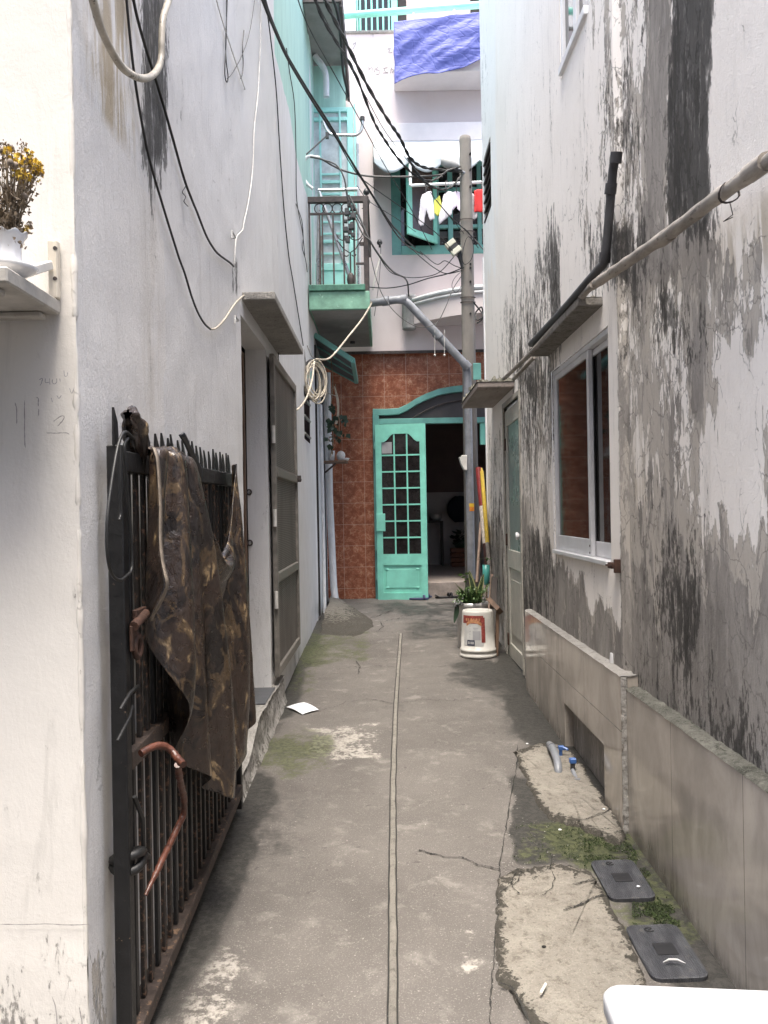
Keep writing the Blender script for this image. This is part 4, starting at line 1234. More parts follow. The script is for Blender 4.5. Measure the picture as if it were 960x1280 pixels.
# ------------------------------------------------------------------ mint house behind it
mh = thing('mint_house', 'mint green and white house with two concrete balconies over the left of the alley', 'house', (-2.4, 8, gz(8)))
edge = [(-60, 338), (0, 340), (60, 341), (100, 352), (150, 364), (190, 369), (230, 379), (270, 392), (420, 393), (460, 396), (470, 380), (480, 410)]
def mint_attr(p):
    u, v = survey(p)
    e = 440
    for (a, c), (d, f) in zip(edge, edge[1:]):
        if a <= v <= d: e = c + (f - c) * (v - a) / (d - a)
    if v < -60: e = 338
    mint = smooth(-7, 7, u - e)
    if p.y > 8.8: mint = .5 * (p.z > 3.6)
    mo = .42 * smooth(.42, .05, p.z - gz(p.y)) * (.6 + .4 * smooth(6, 7, p.y)) + .5 * patch(u, v, 384, 392, 650, 760, 2, 20) * 0
    mo += .34 * patch(u, v, 388, 402, 720, 770, 4, 12) + .14 * patch(u, v, 385, 440, 190, 240, 20, 20) + .22 * patch(u, v, 360, 384, 800, 850, 6, 14)
    return dict(mint=mint, mold=mo)
MV = (7.75, 8.35, 2.20, 2.70)
b = wall_grid(lambda y, z: Vector((XL + .006 * mnoise.noise((0, y * .9, z * .7)) + (-.0 if y < 8.8 else .012), y, z)), YS, 10.40, -.05, HTOP, [MV], .05)
b.add([(-4.5, 10.4, 0), (-4.5, YS, 0), (-4.5, YS, HTOP), (-4.5, 10.4, HTOP), (XL, YS, HTOP), (XL, 10.4, HTOP), (XL, YS, HLEFT), (-4.5, YS, HLEFT)], [(0, 1, 2, 3), (2, 4, 5, 3), (6, 7, 2, 4)])
b.build('wall', M['mint_wall'], mh, attrs=mint_attr, fix=False)
b = MB(); b.box(XL - .10, XL - .095, MV[0], MV[1], MV[2], MV[3]); vn = b.build('vent', M['black_void'], mh)
for k in range(3):
    zz = MV[2] + .05 + .165 * k
    b = MB(); b.add([(XL + .008, MV[0], zz), (XL + .008, MV[1], zz), (XL - .09, MV[1], zz + .07), (XL - .09, MV[0], zz + .07)], [(0, 1, 2, 3)]); b.build('slat', M['silver_slat'], vn, solid=.02)
# lower balcony
BX, BY0, BY1 = -.105, 8.35, 10.26
zb0 = WX(462, 387, BX).z; zb0 = 3.55
b = MB(); b.box(XL + .01, BX, BY0, BY1, zb0, 3.735)
bal = b.build('balcony', M['green_fascia'], mh, .008, 2)
b = MB(); b.box(XL + .03, BX - .03, BY0 + .03, BY1 - .02, zb0 - .004, zb0 + .004); b.build('soffit', M['soffit'], bal)
b = MB(); b.box(XL + .01, BX - .045, BY0 - .022, BY0 + .10, 3.737, 3.80); b.box(BX - .1, BX - .02, BY0 + .1, BY1, 3.737, 3.79); b.build('coping', M['green_dark'], bal, .006)
b = MB()
def grime(a, c):
    return Vector((XL + .03 + (BX - XL - .06) * a, BY0 - .0015, zb0 + .03))
b = MB(); b.tube([(-.34, 9.9, zb0 + .005), (-.34, 9.9, zb0 - .03)], .03, 10); b.build('weep_pipe', M['pvc_dark'], bal)
# railing
rl = MB()
rz = 4.70
yr = BY0 + .04
rl.bar((XL + .012, yr, rz - .03), (BX + .0, yr, rz - .03), .05, .06)
rl.bar((BX - .02, yr, rz - .03), (BX - .02, BY1 - .05, rz - .03), .05, .06)
rail = rl.build('railing', M['rust_dark'], mh, .004)
def part_bar(p, q, w, name='baluster', mat='rust_dark'):
    b = MB(); b.bar(p, q, w, w); return b.build(name, M[mat], rail)
part_bar((XL + .02, yr, rz - .17), (BX - .1, yr, rz - .17), .02, 'rail_bar')
for x in (-.705, -.60, -.575, -.465, -.36, -.255):
    part_bar((x, yr, 3.79), (x, yr, rz - .06 if x in (-.705,) else rz - .17), .017)
b = MB(); b.bar((BX - .03, yr, 3.64), (BX - .03, yr, rz), .055, .05); b.build('corner_post', M['rust_dark'], rail, .004)
for y in (8.7, 9.0, 9.3, 9.6, 9.9):
    part_bar((BX - .03, y, 3.79), (BX - .03, y, rz - .06), .02)
part_bar((-.14, yr, 4.02), (-.24, yr, 4.02), .02, 'rail_bar'); part_bar((-.14, yr, 4.22), (-.20, yr, 4.22), .03, 'rail_bar')
b = MB()
for x in (-.52, -.42, -.33, -.60):
    b.tube([Vector((x + .05 * cos(a), yr, rz - .115 + .05 * sin(a))) for a in [2 * pi * i / 16 for i in range(16)]], .006, 5, closed=True)
for (cx, cz, r, s) in ((-.36, 4.33, .07, 1), (-.24, 4.33, .07, -1), (-.335, 4.12, .022, 1), (-.26, 4.12, .022, -1)):
    b.tube([Vector((cx + s * r * cos(a), yr, cz + r * sin(a))) for a in [-.4 - 2.6 * i / 12 for i in range(13)]], .006, 5)
b.tube([(-.43, yr, 4.26), (-.36, yr, 4.17), (-.30, yr, 4.13), (-.24, yr, 4.17), (-.17, yr, 4.28)], .006, 5)
b.tube([(-.295, yr, 4.13), (-.295, yr, 3.88)], .008, 5); b.ball((-.295, yr, 3.86), .05, 8, (.8, .4, 1.5))
b.build('scrollwork', M['rust_dark'], rail)
# balcony door: leaf with slatted upper part, turquoise lower panel
yd = 9.35
dx0, dx1, dz0, dz1 = W(386, 250, yd).x, W(443, 250, yd).x, 3.80, W(415, 134, yd).z
b = MB()
b.box(dx0, dx0 + .055, yd, yd + .04, dz0, dz1); b.box(dx1 - .07, dx1, yd, yd + .04, dz0, dz1); b.box(dx0 + .055, dx1 - .07, yd, yd + .04, dz1 - .05, dz1)
b.box(dx0 + .055, dx1 - .07, yd, yd + .04, dz1 - .15, dz1 - .11); b.box(dx0 + .055, dx1 - .07, yd, yd + .04, dz0, dz0 + .08); b.box(dx0 + .055, dx1 - .07, yd, yd + .04, 4.24, 4.32)
bd = b.build('balcony_door', M['teal_sky'], mh, .004)
b = MB(); b.box(dx0 + .05, dx1 - .065, yd + .012, yd + .022, dz0 + .07, 4.25); b.build('lower_panel', M['teal_sky'], bd)
b = MB(); b.box(dx0 + .05, dx1 - .065, yd + .03, yd + .036, 4.31, dz1 - .04); b.build('lattice_backing', M['slat_grey'], bd)
b = MB()
for x in (dx0 + .13, dx1 - .16): b.box(x, x + .022, yd - .012, yd - .001, 4.32, dz1 - .05)
for k in range(9):
    zz = 4.42 + k * .112 + .02 * (k % 2)
    b.box(dx0 + .13, dx1 - .14, yd + .001, yd + .018, zz, zz + .022 + .012 * (k % 3 == 1))
b.build('grille', M['teal_sky'], bd, .002)
b = MB(); b.box(dx0 - .035, dx0 - .008, yd - .01, yd + .05, dz0, dz1 + .03); b.box(dx1 + .008, dx1 + .03, yd - .01, yd + .05, dz0, dz1 + .03)
b.build('door_post', M['teal_sky'], mh, .003)
b = MB(); b.box(dx1 + .034, dx1 + .058, yd + .0, yd + .04, dz0, dz1 - .2); b.build('door_post', M['alu'], mh, .003)
b = MB(); b.box(XL + .013, BX - .25, yd + .06, yd + .08, dz0 - .05, 6.58); b.build('balcony_wall', M['mint_wall'], mh, attrs=lambda p: dict(mint=1, mold=.1))
# upper balcony
UX = -.36
b = MB(); b.box(XL + .008, UX, 8.28, 10.26, 6.60, 6.74)
ub = b.build('balcony', M['soffit'], mh, .006)
b = MB(); b.box(XL + .008, UX + .02, 8.25, 8.279, 6.595, 6.80); b.box(UX + .002, UX + .03, 8.28, 10.2, 6.56, 6.80); b.build('fascia', M['rust_dark'], ub)
b = MB(); b.tube(catmull([(XL + .05, 9.2, 6.58), (XL + .16, 9.2, 6.40), (XL + .17, 9.2, 6.12)], 6), .035, 10); b.build('drain_pipe', M['pvc_white'], ub)
# white downpipe at the corner and the recess pipes
b = MB(); b.tube([WX(400.5, 506, -.70), WX(404, 660, -.70), WX(406, 768, -.69)], .022, 10)
b.build('downpipe', M['pvc_white'], mh)
b = MB(); b.tube([(-.66, 10.05, 3.2), (-.655, 10.02, 1.7), (-.62, 9.95, .62), (-.60, 9.90, .47)], .042, 12); b.build('downpipe', M['pvc_white'], mh)
b = MB(); b.tube([(-.705, 9.78, 3.0), (-.70, 9.78, .50)], .02, 10)
b.tube([(-.70, 9.78, .50), (-.66, 9.72, .44)], .028, 10); b.build('downpipe', M['pvc_dark'], mh)
b = MB(); b.box(XL + .013, XL + .03, 8.86, 8.92, .4, 3.3); b.build('dark_gap', M['black_void'], mh)
# lean-to awning over the side recess
p0, p1 = W(393, 420, 8.9), W(441, 452, 8.9)
q0, q1 = W(403, 455, 9.95), W(445.5, 478, 9.9)
b = MB(); b.add([p0, p1, q1, q0], [(0, 1, 2, 3)])
aw = b.build('lean_to_awning', M['mesh_sheet'], mh, solid=.012)
b = MB()
for a, c in ((p0, p1), (p1, q1), (q0, q1)): b.bar(a + Vector((0, 0, .012)), c + Vector((0, 0, .012)), .045, .055)
b.build('frame', M['teal_dark'], aw, .004)
b = MB()
for f in (.33, .66): b.bar(p0.lerp(q0, f), p1.lerp(q1, f), .03, .03)
b.build('purlin', M['teal_dark'], aw)
# ------------------------------------------------------------------ house closing the alley
YB, YU = 10.40, 10.32                # tiled ground floor and pink upper floors
bh = thing('pink_house', 'pink house closing the alley with red tiles and an arched doorway on its ground floor', 'house', (.4, 12, gz(10.4)))
# arched outline of the doorway (left half from the photograph, mirrored)
AX = 1.10
half = [W(466, 512, YB), W(482, 512, YB), W(498, 511, YB), W(509, 506, YB), W(520, 499, YB), W(532, 493, YB), W(548, 487, YB), W(564, 484, YB), W(582, 482, YB)]
zfl = gz(YB)
arch = [(p.x, p.z) for p in half] + [(2 * AX - p.x, p.z) for p in reversed(half)]
ax0, ax1 = arch[0][0], arch[-1][0]
ztop = 3.50
b = MB()
b.add([(-.86, YB, 0), (ax0, YB, 0), (ax0, YB, ztop), (-.86, YB, ztop), (ax1, YB, 0), (3.2, YB, 0), (3.2, YB, ztop), (ax1, YB, ztop)], [(0, 1, 2, 3), (4, 5, 6, 7)])
n = len(arch)
b.add([(x, YB, z) for x, z in arch] + [(x, YB, ztop) for x, z in arch], [(i, i + 1, n + i + 1, n + i) for i in range(n - 1)])
b.add([(x, YB, z) for x, z in arch] + [(x, YB + .16, z) for x, z in arch], [(i, n + i, n + i + 1, i + 1) for i in range(n - 1)])
b.add([(ax0, YB, 0), (ax0, YB + .16, 0), (ax0, YB + .16, arch[0][1]), (ax0, YB, arch[0][1])], [(0, 1, 2, 3)])
b.build('tiled_wall', M['red_tile'], bh, fix=False)
# upper floors
WX0, WX1, WZ0, WZ1 = W(490, 318, YU).x, 1.95, W(540, 318, YU).z, 5.92
zt = 7.46
def pink_attr(p):
    if p.y < 5: return dict(mold=0)
    u, v = survey(p)
    return dict(mold=.46 * patch(u, v, 425, 500, 36, 50, 6, 5) + .40 * patch(u, v, 420, 470, 430, 440, 10, 2) + .42 * patch(u, v, 495, 545, 318, 345, 8, 6) * 0
                + .16 * patch(u, v, 500, 540, 318, 350, 8, 12))
b = wall_grid(lambda x, z: Vector((x, YU, z)), -.80, 3.2, 3.49, zt, [(WX0, WX1, WZ0, WZ1)], .07)
b.add([(-.80, YU, 3.49), (3.2, YU, 3.49), (3.2, YU + .4, 3.49), (-.80, YU + .4, 3.49), (-.8, YU, zt), (3.2, YU, zt), (3.2, YU + .3, zt), (-.8, YU + .3, zt)], [(0, 3, 2, 1), (4, 5, 6, 7)])
for (a, c, d, e) in (((WX0, WZ0), (WX1, WZ0), 0, 0), ((WX1, WZ0), (WX1, WZ1), 0, 0), ((WX1, WZ1), (WX0, WZ1), 0, 0), ((WX0, WZ1), (WX0, WZ0), 0, 0)):
    b.add([(a[0], YU, a[1]), (c[0], YU, c[1]), (c[0], YU + .15, c[1]), (a[0], YU + .15, a[1])], [(0, 1, 2, 3)])
b.build('upper_wall', M['pink'], bh, attrs=pink_attr, fix=False)
b = MB(); b.box(-.84, 3.2, YU - .012, YU - .001, 3.47, 3.505); b.build('shadow_line_strip', M['rust_dark'], bh)  # dark strip standing in for the shadow line below the upper floor
b = MB(); b.box(-4.4, 3.6, YB + 5.5, YB + 5.6, 0, 10); b.box(3.2, 3.3, YB - .0, YB + 5.5, 0, 8); b.box(-2.0, -1.9, YB + .2, YB + 5.5, 0, 8); b.box(-2, 3.3, YB + .3, YB + 5.5, 6.5, 6.62)
b.build('rear_shell', M['pink'], bh, attrs=lambda p: dict(mold=0))
# moulded band above the awning
b = MB(); b.box(W(470, 170, 10.2).x, 2.6, 10.10, YU - .002, W(530, 176, 10.1).z, W(530, 153, 10.1).z); b.build('concrete_band', M['white_parapet'], bh, .01, 2)
# upper balcony with solid front, railing, and the wall behind it
pz0, pz1, yp = 6.73, 7.30, 9.86
b = MB(); b.box(W(493, 80, yp).x, 2.6, yp, YU - .003, pz0, pz1)
pb = b.build('upper_balcony', M['white_parapet'], bh, .015, 2)
b = MB(); b.box(-.80, .24, YU - .03, YU + .31, zt + .002, zt + .035); b.build('coping', M['slab'], bh, .008)
rp = MB(); a_, c_ = W(424, 20, 10.22), W(640, 3, 10.22)
rp.tube([a_, c_], .042, 12)
rl2 = rp.build('terrace_rail', M['teal'], bh)
for u in (516.5, 567.5):
    b = MB(); t0 = W(u, 12, 10.22); b.tube([t0, (t0.x, t0.y, 7.28)], .020, 8); b.build('rail_post', M['white_trim'], rl2)
yv = 11.7
b = MB(); b.box(-2, 3.2, yv, yv + .1, 6.6, 10.5); b.build('terrace_wall', M['beige_wall'], bh)
b = MB(); b.box(W(432, 30, yv).x - .5, W(446, 30, yv).x, yv - .06, yv - .001, 6.7, 10.4); b.build('terrace_pier', M['white_trim'], bh)
b = MB()
u0, u1 = W(446, 20, yv - .05).x, W(489, 20, yv - .05).x
b.box(u1, u1 + .09, yv - .06, yv - .002, 6.7, 10.4); b.box(u0 - .02, u0 + .02, yv - .06, yv - .002, 6.7, 10.4)
tw = b.build('terrace_window', M['teal'], bh, .004)
b = MB(); b.box(u0, u1, yv - .012, yv - .004, 6.7, 10.4); b.build('pane', M['glass'], tw)
b = MB()
for k in range(6):
    x = u0 + (u1 - u0) * (k + .6) / 6; b.box(x - .012, x + .012, yv - .045, yv - .03, 6.7, 10.4)
b.bar((u0, yv - .05, 7.25), (u1, yv - .05, 7.75), .02, .025); b.bar((u0, yv - .05, 7.0), (u1, yv - .05, 7.5), .02, .025)
cx, cz = (u0 + u1) / 2, 7.55
for s in (.12, .08, .04):
    b.tube([(cx - s, yv - .055, cz - s), (cx + s, yv - .055, cz - s), (cx + s, yv - .055, cz + s), (cx - s, yv - .055, cz + s)], .008, 5, closed=True)
b.build('grille', M['teal'], tw)
b = MB(); b.box(W(491, 20, yv).x + .06, W(508, 20, yv).x, yv - .02, yv - .004, 6.7, 10.4); b.box(W(588, 20, yv).x, W(600, 20, yv).x, yv - .02, yv - .004, 6.7, 10.4)
b.build('terrace_door', M['black_void'], bh)
# graffiti on the parapet wall, traced
def wall_px(u, v): return W(u, v, YU - .002)
strokes('painted_scrawl', [[(461, 83), (461, 92)], [(461, 87), (465, 84), (465, 92)], [(469, 84), (468, 91)], [(473, 83), (470, 87), (474, 88), (473, 93), (469, 92)], [(478, 86), (485, 84)], [(481, 84), (481, 89), (485, 91)],
                           [(478, 91), (486, 91)], [(489, 84), (488, 92)], [(489, 86), (492, 88), (490, 91)], [(441, 56), (445, 53), (442, 60), (440, 62)], [(484, 62), (488, 60), (486, 66), (491, 65)]],
        .011, M['ink'], bh, fp=wall_px)
# curved planter balcony over the door
b = MB()
cpts = []
for k in range(25):
    t = k / 24; x = W(507, 380, YU).x + 1.9 * t
    cpts.append((x, YU - .70 * sin(pi * min(1, t * .95 + .0)) ** .8 if k else YU))
zl0, zl1 = 3.80, 4.085
n = len(cpts)
vs = [(x, y, z) for z in (zl0, zl1) for x, y in cpts]
b.add(vs, [(i, i + 1, n + i + 1, n + i) for i in range(n - 1)], True)
b.add([(x, y, zl0) for x, y in cpts], [tuple(range(n))]); b.add([(x, y, zl1) for x, y in cpts], [tuple(range(n))[::-1]])
cb = b.build('curved_balcony', M['pink'], bh, attrs=lambda p: dict(mold=.12))
for dz in (.0, .055):
    b = MB(); b.tube([(x, y - .012, zl1 + .012 - dz) for x, y in cpts], .026 if dz == 0 else .017, 8); b.build('rim_moulding', M['white_trim'], cb)
b = MB(); c = W(511, 390, 10.22)
b.lathe([(.001, -.22), (.075, -.22), (.08, -.20), (.075, .14), (.095, .17), (.095, .20), (.001, .20)], c, 24, .07, 10); b.build('fluted_spout', M['silver_slat'], cb)
# first floor window
b = MB()
yw = YU + .02
def fr(x0, x1, z0, z1, y=yw, d=.06): b.box(x0, x1, y, y + d, z0, z1)
X = lambda u: W(u, 260, YU).x
fr(WX0 + .001, WX0 + .12, WZ0, WZ1); fr(WX0 + .12, WX1, WZ0, WZ0 + .11, yw - .03, .09); fr(WX0 + .12, WX1, WZ1 - .10, WZ1 - .001)
wn = b.build('window', M['teal_dark'], bh, .005)
b = MB()
fr(X(543), X(549), WZ0 + .11, WZ1 - .1); fr(X(560), X(566), WZ0 + .11, WZ1 - .1); fr(X(597), X(602), WZ0 + .11, WZ1 - .1)
fr(X(549), X(560), WZ0 + .335, WZ0 + .375); fr(X(566), X(597), WZ0 + .335, WZ0 + .375); fr(X(602), WX1, WZ0 + .335, WZ0 + .375)
fr(X(549), X(560), WZ1 - .42, WZ1 - .38); fr(X(566), X(597), WZ1 - .42, WZ1 - .38)
b.build('mullion', M['teal_dark'], wn, .004)
b = MB(); b.box(WX0, WX1, yw + .07, yw + .08, WZ0, WZ1); b.build('pane', M['glass'], wn)
b = MB()
for k in range(7): b.box(X(566) + k * .11, X(566) + k * .11 + .012, yw + .04, yw + .05, WZ0 + .1, WZ1 - .1)
b.build('grille', M['rust_dark'], wn)
# casement swung out to the left
hx, hy = X(545), YU - .03
fx, fy = W(509, 250, YU - .42).x, YU - .42
dv = Vector((fx - hx, fy - hy, 0)); L = dv.length; dv.normalize()
cz0, cz1 = WZ0 + .12, WZ1 - .12
def leafbar(a0, a1, za, zc_, th=.035):
    p = Vector((hx, hy, 0)) + dv * a0; q = Vector((hx, hy, 0)) + dv * a1; nn = dv.cross(Vector((0, 0, 1))) * th / 2
    b.add([p - nn + Vector((0, 0, za)), q - nn + Vector((0, 0, za)), q + nn + Vector((0, 0, za)), p + nn + Vector((0, 0, za)),
           p - nn + Vector((0, 0, zc_)), q - nn + Vector((0, 0, zc_)), q + nn + Vector((0, 0, zc_)), p + nn + Vector((0, 0, zc_))],
          [(0, 3, 2, 1), (4, 5, 6, 7), (0, 1, 5, 4), (1, 2, 6, 5), (2, 3, 7, 6), (3, 0, 4, 7)])
b = MB(); leafbar(0, .07, cz0, cz1); leafbar(L - .075, L, cz0, cz1); leafbar(.07, L - .075, cz0, cz0 + .08); leafbar(.07, L - .075, cz1 - .08, cz1)
b.build('casement', M['teal'], wn, .004)
b = MB(); leafbar(.065, L - .07, cz0 + .075, cz1 - .075, .008); b.build('casement_pane', simple('brown_glass', (.055, .035, .028), .2, var=.2), wn)
# awning over that window
azt, aze = W(530, 178, 10.2).z, 0
ax_0, ax_1 = W(467, 190, 9.72).x, 2.1
prof = [(YU - .004, azt + .02), (10.12, azt - .02), (9.92, azt - .14), (9.78, azt - .27), (9.70, azt - .38)]
def awf(a, c):
    x = ax_0 + (ax_1 - ax_0) * a
    if c <= .75:
        t = c / .75 * (len(prof) - 1); i = min(len(prof) - 2, int(t)); f = t - i
        y = prof[i][0] * (1 - f) + prof[i + 1][0] * f; z = prof[i][1] * (1 - f) + prof[i + 1][1] * f
        z -= .02 * sin(pi * a * 5) ** 2 * c
    else:
        f = (c - .75) / .25
        sc = abs(sin(pi * a * 5.2))
        y = prof[-1][0] + .012 * sin(a * 40) * f; z = prof[-1][1] - f * (.05 + .13 * sc) - .015
    return Vector((x, y, z))
b = MB(); b.grid(awf, 90, 20); aw2 = b.build('awning', M['awning'], bh, solid=.008)
b = MB(); P = [Vector((ax_0 - .006, y, z)) for y, z in prof]; Q = [Vector((ax_0 - .006, YU - .002, z - .18)) for y, z in prof]
b.add(P + Q, [(i, i + 1, len(P) + i + 1, len(P) + i) for i in range(len(P) - 1)]); b.build('side_flap', M['awning_side'], aw2, solid=.006)
# ground floor doorway
b = MB()
fw = .075
inner = []
for i, (x, z) in enumerate(arch):
    inner.append((x, z - fw))
yA, yB_ = YB - .045, YB + .05
n = len(arch)
V4 = [(x, yA, z + .004) for x, z in arch] + [(x, yA, z) for x, z in inner] + [(x, yB_, z) for x, z in inner] + [(x, yB_, z + .004) for x, z in arch]
fs = []
for i in range(n - 1): fs += [(i, i + 1, n + i + 1, n + i), (n + i, n + i + 1, 2 * n + i + 1, 2 * n + i), (3 * n + i, i, i + 1, 3 * n + i + 1)][:2] + [(i + 1, i, 3 * n + i, 3 * n + i + 1)]
b.add(V4, fs)
b.box(ax0 - .004, ax0 + fw, yA, yB_, zfl - .02, arch[0][1] - fw + .001); b.box(ax1 - fw, ax1 + .004, yA, yB_, zfl - .02, arch[0][1] - fw + .001)
ztr = W(530, 528, YB).z
b.box(ax0 + fw + .001, ax1 - fw - .001, yA + .002, yB_, ztr - .02, ztr + .05)
df = b.build('door_frame', M['teal_dark'], bh, .004)
b = MB()
b.box(W(600, 545, YB).x, W(605, 545, YB).x + .12, yA + .02, yB_, W(600, 541, YB).z - .15, ztr - .021); b.build('bracket', M['teal'], df, .004)
b = MB(); m_ = len(inner)
b.add([(x, YB + .02, z - .003) for x, z in inner] + [(x, YB + .02, ztr + .04) for x, z in inner], [(i, i + 1, m_ + i + 1, m_ + i) for i in range(m_ - 1)])
b.build('fanlight', simple('fanlight_screen', (.060, .053, .056), .6, var=.2, sc=6), bh)
b = MB(); b.tube(catmull([(x + .06, YB + .0, z - .10) for x, z in inner[3:-3]], 3), .010, 6); b.build('fanlight_bar', M['rust_dark'], df)
# left leaf of the door, slightly open
yd = YB - .075
lx0, lx1 = W(471, 640, yd).x, W(534, 640, yd - .06).x
lz1, lz0 = ztr - .03, W(500, 750, yd - .05).z
lw = lx1 - lx0
ang = radians(-7)
def LP(a, t, z):            # point on the leaf: a along the width, t towards the alley
    return Vector((lx0 + a * cos(ang) - t * sin(ang) * -1 * 0 + t * sin(ang), yd + a * sin(ang) - t * cos(ang), z))
def lbox(mb, a0, a1, z0, z1, t0=0.0, t1=.035):
    P = [LP(a0, t0, z0), LP(a1, t0, z0), LP(a1, t1, z0), LP(a0, t1, z0), LP(a0, t0, z1), LP(a1, t0, z1), LP(a1, t1, z1), LP(a0, t1, z1)]
    mb.add(P, [(0, 3, 2, 1), (4, 5, 6, 7), (0, 1, 5, 4), (1, 2, 6, 5), (2, 3, 7, 6), (3, 0, 4, 7)])
H = lz1 - lz0
zr = lz0 + H * .245; zg0 = lz0 + H * .262; zg1 = lz0 + H * .945
b = MB(); sl, sr = .075, .075
lbox(b, 0, sl, lz0, lz1); lbox(b, lw - sr, lw, lz0, lz1); lbox(b, sl, lw - sr, lz0, lz0 + .09); lbox(b, sl, lw - sr, zr - .10, zg0 + .0)
# shaped top rail
nn = 14
top = []
for i in range(nn + 1):
    t = i / nn; a = sl + (lw - sl - sr) * t
    top.append((a, zg1 - .10 + .10 * smooth(.06, .32, t) * smooth(.94, .68, t) - .0))
for (a, z), (c, z2) in zip(top, top[1:]):
    P = [LP(a, 0, z), LP(c, 0, z2), LP(c, .035, z2), LP(a, .035, z), LP(a, 0, lz1), LP(c, 0, lz1), LP(c, .035, lz1), LP(a, .035, lz1)]
    b.add(P, [(0, 3, 2, 1), (4, 5, 6, 7), (0, 1, 5, 4), (2, 3, 7, 6)])
leaf = b.build('door', M['teal'], bh, .0)
b = MB()
for k in (1, 2):
    a = sl + (lw - sl - sr) * k / 3; lbox(b, a - .009, a + .009, zg0, zg1, .008, .03)
for k in range(1, 7):
    z = zg0 + (zg1 - .06 - zg0) * k / 7; lbox(b, sl, lw - sr, z - .009, z + .009, .010, .028)
b.build('glazing_bars', M['teal'], leaf)
b = MB(); lbox(b, sl - .005, lw - sr + .005, zg0 - .02, zg1 + .01, .012, .018); b.build('pane', glass_dark('door_glass', (.014, .012, .012), .05), leaf)
b = MB(); lbox(b, sl - .002, lw - sr + .002, lz0 + .085, zr - .095, .008, .020); lbox(b, sl + .035, lw - sr - .035, lz0 + .15, zr - .15, .020, .026); b.build('lower_panel', M['teal'], leaf, .006)
for a in (sl + .05, lw - sr - .05):
    for z in (lz0 + .155, zr - .155):
        b = MB(); P = LP(a, .027, z); b.ball(P, .018, 8, (1.3, .3, .7)); b.build('corner_moulding', M['teal'], leaf)
b = MB(); lbox(b, -.002, sl + .035, W(478, 664, yd).z, W(478, 642, yd).z, .036, .055); b.build('lock_case', M['teal'], leaf, .004)
for z in (lz0 + .25, lz0 + .62, lz1 - .3):
    b = MB(); P = LP(-.012, .02, z); b.tube([P, P + Vector((0, 0, .09))], .014, 8); b.build('hinge', M['teal_dark'], leaf)
# a paper sheet behind the first pane
b = MB(); lbox(b, sl + .003, sl + .13, zg1 - .24, zg1 - .10, .0195, .0205); b.build('notice', M['print_grey'], leaf)
# step and dim room behind the door
zs = W(560, 727, YB).z
b = MB(); b.box(ax0, ax1, YB - .03, YB + .5, zfl - .05, zs); b.build('door_step', simple('worn_step', (.33, .275, .235), .6, var=.3, sc=9, worn=(.18, .15, .12), wornamt=.0), bh, .01, 2)
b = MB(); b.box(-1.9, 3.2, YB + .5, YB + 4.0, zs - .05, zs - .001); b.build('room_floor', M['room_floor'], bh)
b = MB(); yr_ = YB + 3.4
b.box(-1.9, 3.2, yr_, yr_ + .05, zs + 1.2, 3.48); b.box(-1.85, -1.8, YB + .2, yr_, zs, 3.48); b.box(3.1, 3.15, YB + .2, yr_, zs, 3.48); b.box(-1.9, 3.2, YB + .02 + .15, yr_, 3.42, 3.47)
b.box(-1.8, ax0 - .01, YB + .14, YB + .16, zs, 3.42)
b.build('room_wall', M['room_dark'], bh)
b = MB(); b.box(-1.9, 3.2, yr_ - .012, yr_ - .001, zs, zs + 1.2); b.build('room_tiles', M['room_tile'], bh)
# things in the dim room
yi = yr_ - .25
b = MB(); c = W(577, 637, yi)
def bag(a, cc):
    an = 2 * pi * a; t = cc
    r = sin(pi * (0.08 + .86 * t)) ** .5
    return c + Vector((.24 * cos(an) * r, .10 * sin(an) * r, -.20 + .42 * t + .02 * mnoise.noise((an, t * 4, 2))))
b.grid(bag, 24, 10)
tag(b.build('shoulder_bag', M['navy_bag']), 'dark navy bag hanging on the back wall of the dim room', 'bag')
b = MB(); c = W(577, 712, yi - .3); w_ = .17
for k in range(4): b.box(c.x - w_, c.x + w_, c.y - .13, c.y + .13, zs + .002 + .075 * k, zs + .066 + .075 * k)
tag(b.build('storage_crate', M['crate'], bevel=.004), 'brown slatted crate on the floor inside the dim doorway', 'crate')
b = MB(); top_ = zs + .30
for k in range(70):
    a = RND.uniform(0, 2 * pi); r = RND.uniform(.02, .17); h = RND.uniform(.05, .28)
    p = Vector((c.x + r * cos(a), c.y + r * sin(a) * .7, top_ + h)); d = Vector((cos(a + 1), sin(a + 1), .5)) * .06
    e = Vector((-d.y, d.x, .02)) * .5
    b.add([p - d, p + e, p + d, p - e], [(0, 1, 2, 3)])
b.lathe([(.001, 0), (.10, 0), (.13, .12), (.001, .12)], (c.x, c.y, top_), 14)
tag(b.build('potted_greenery', M['leaf_dark']), 'dark green plant standing on the brown crate indoors', 'plant')
b = MB(); c = W(541, 655, yi - .1)
b.box(c.x - .30, c.x + .16, c.y - .15, c.y + .2, c.z + .02, c.z + .05)
for x in (c.x - .28, c.x + .13): b.box(x, x + .03, c.y - .13, c.y - .1, zs, c.z + .02); b.box(x, x + .03, c.y + .15, c.y + .18, zs, c.z + .02)
tag(b.build('side_table', M['dark_wood'], bevel=.003), 'dim wooden side table by the back wall behind the green door', 'table')
b = MB(); b.lathe([(.001, 0), (.06, 0), (.10, .05), (.11, .12), (.10, .12), (.001, .10)], (c.x + .05, c.y, c.z + .051), 18)
tag(b.build('bowl', M['pot_metal']), 'metal bowl on the dim side table indoors', 'bowl')
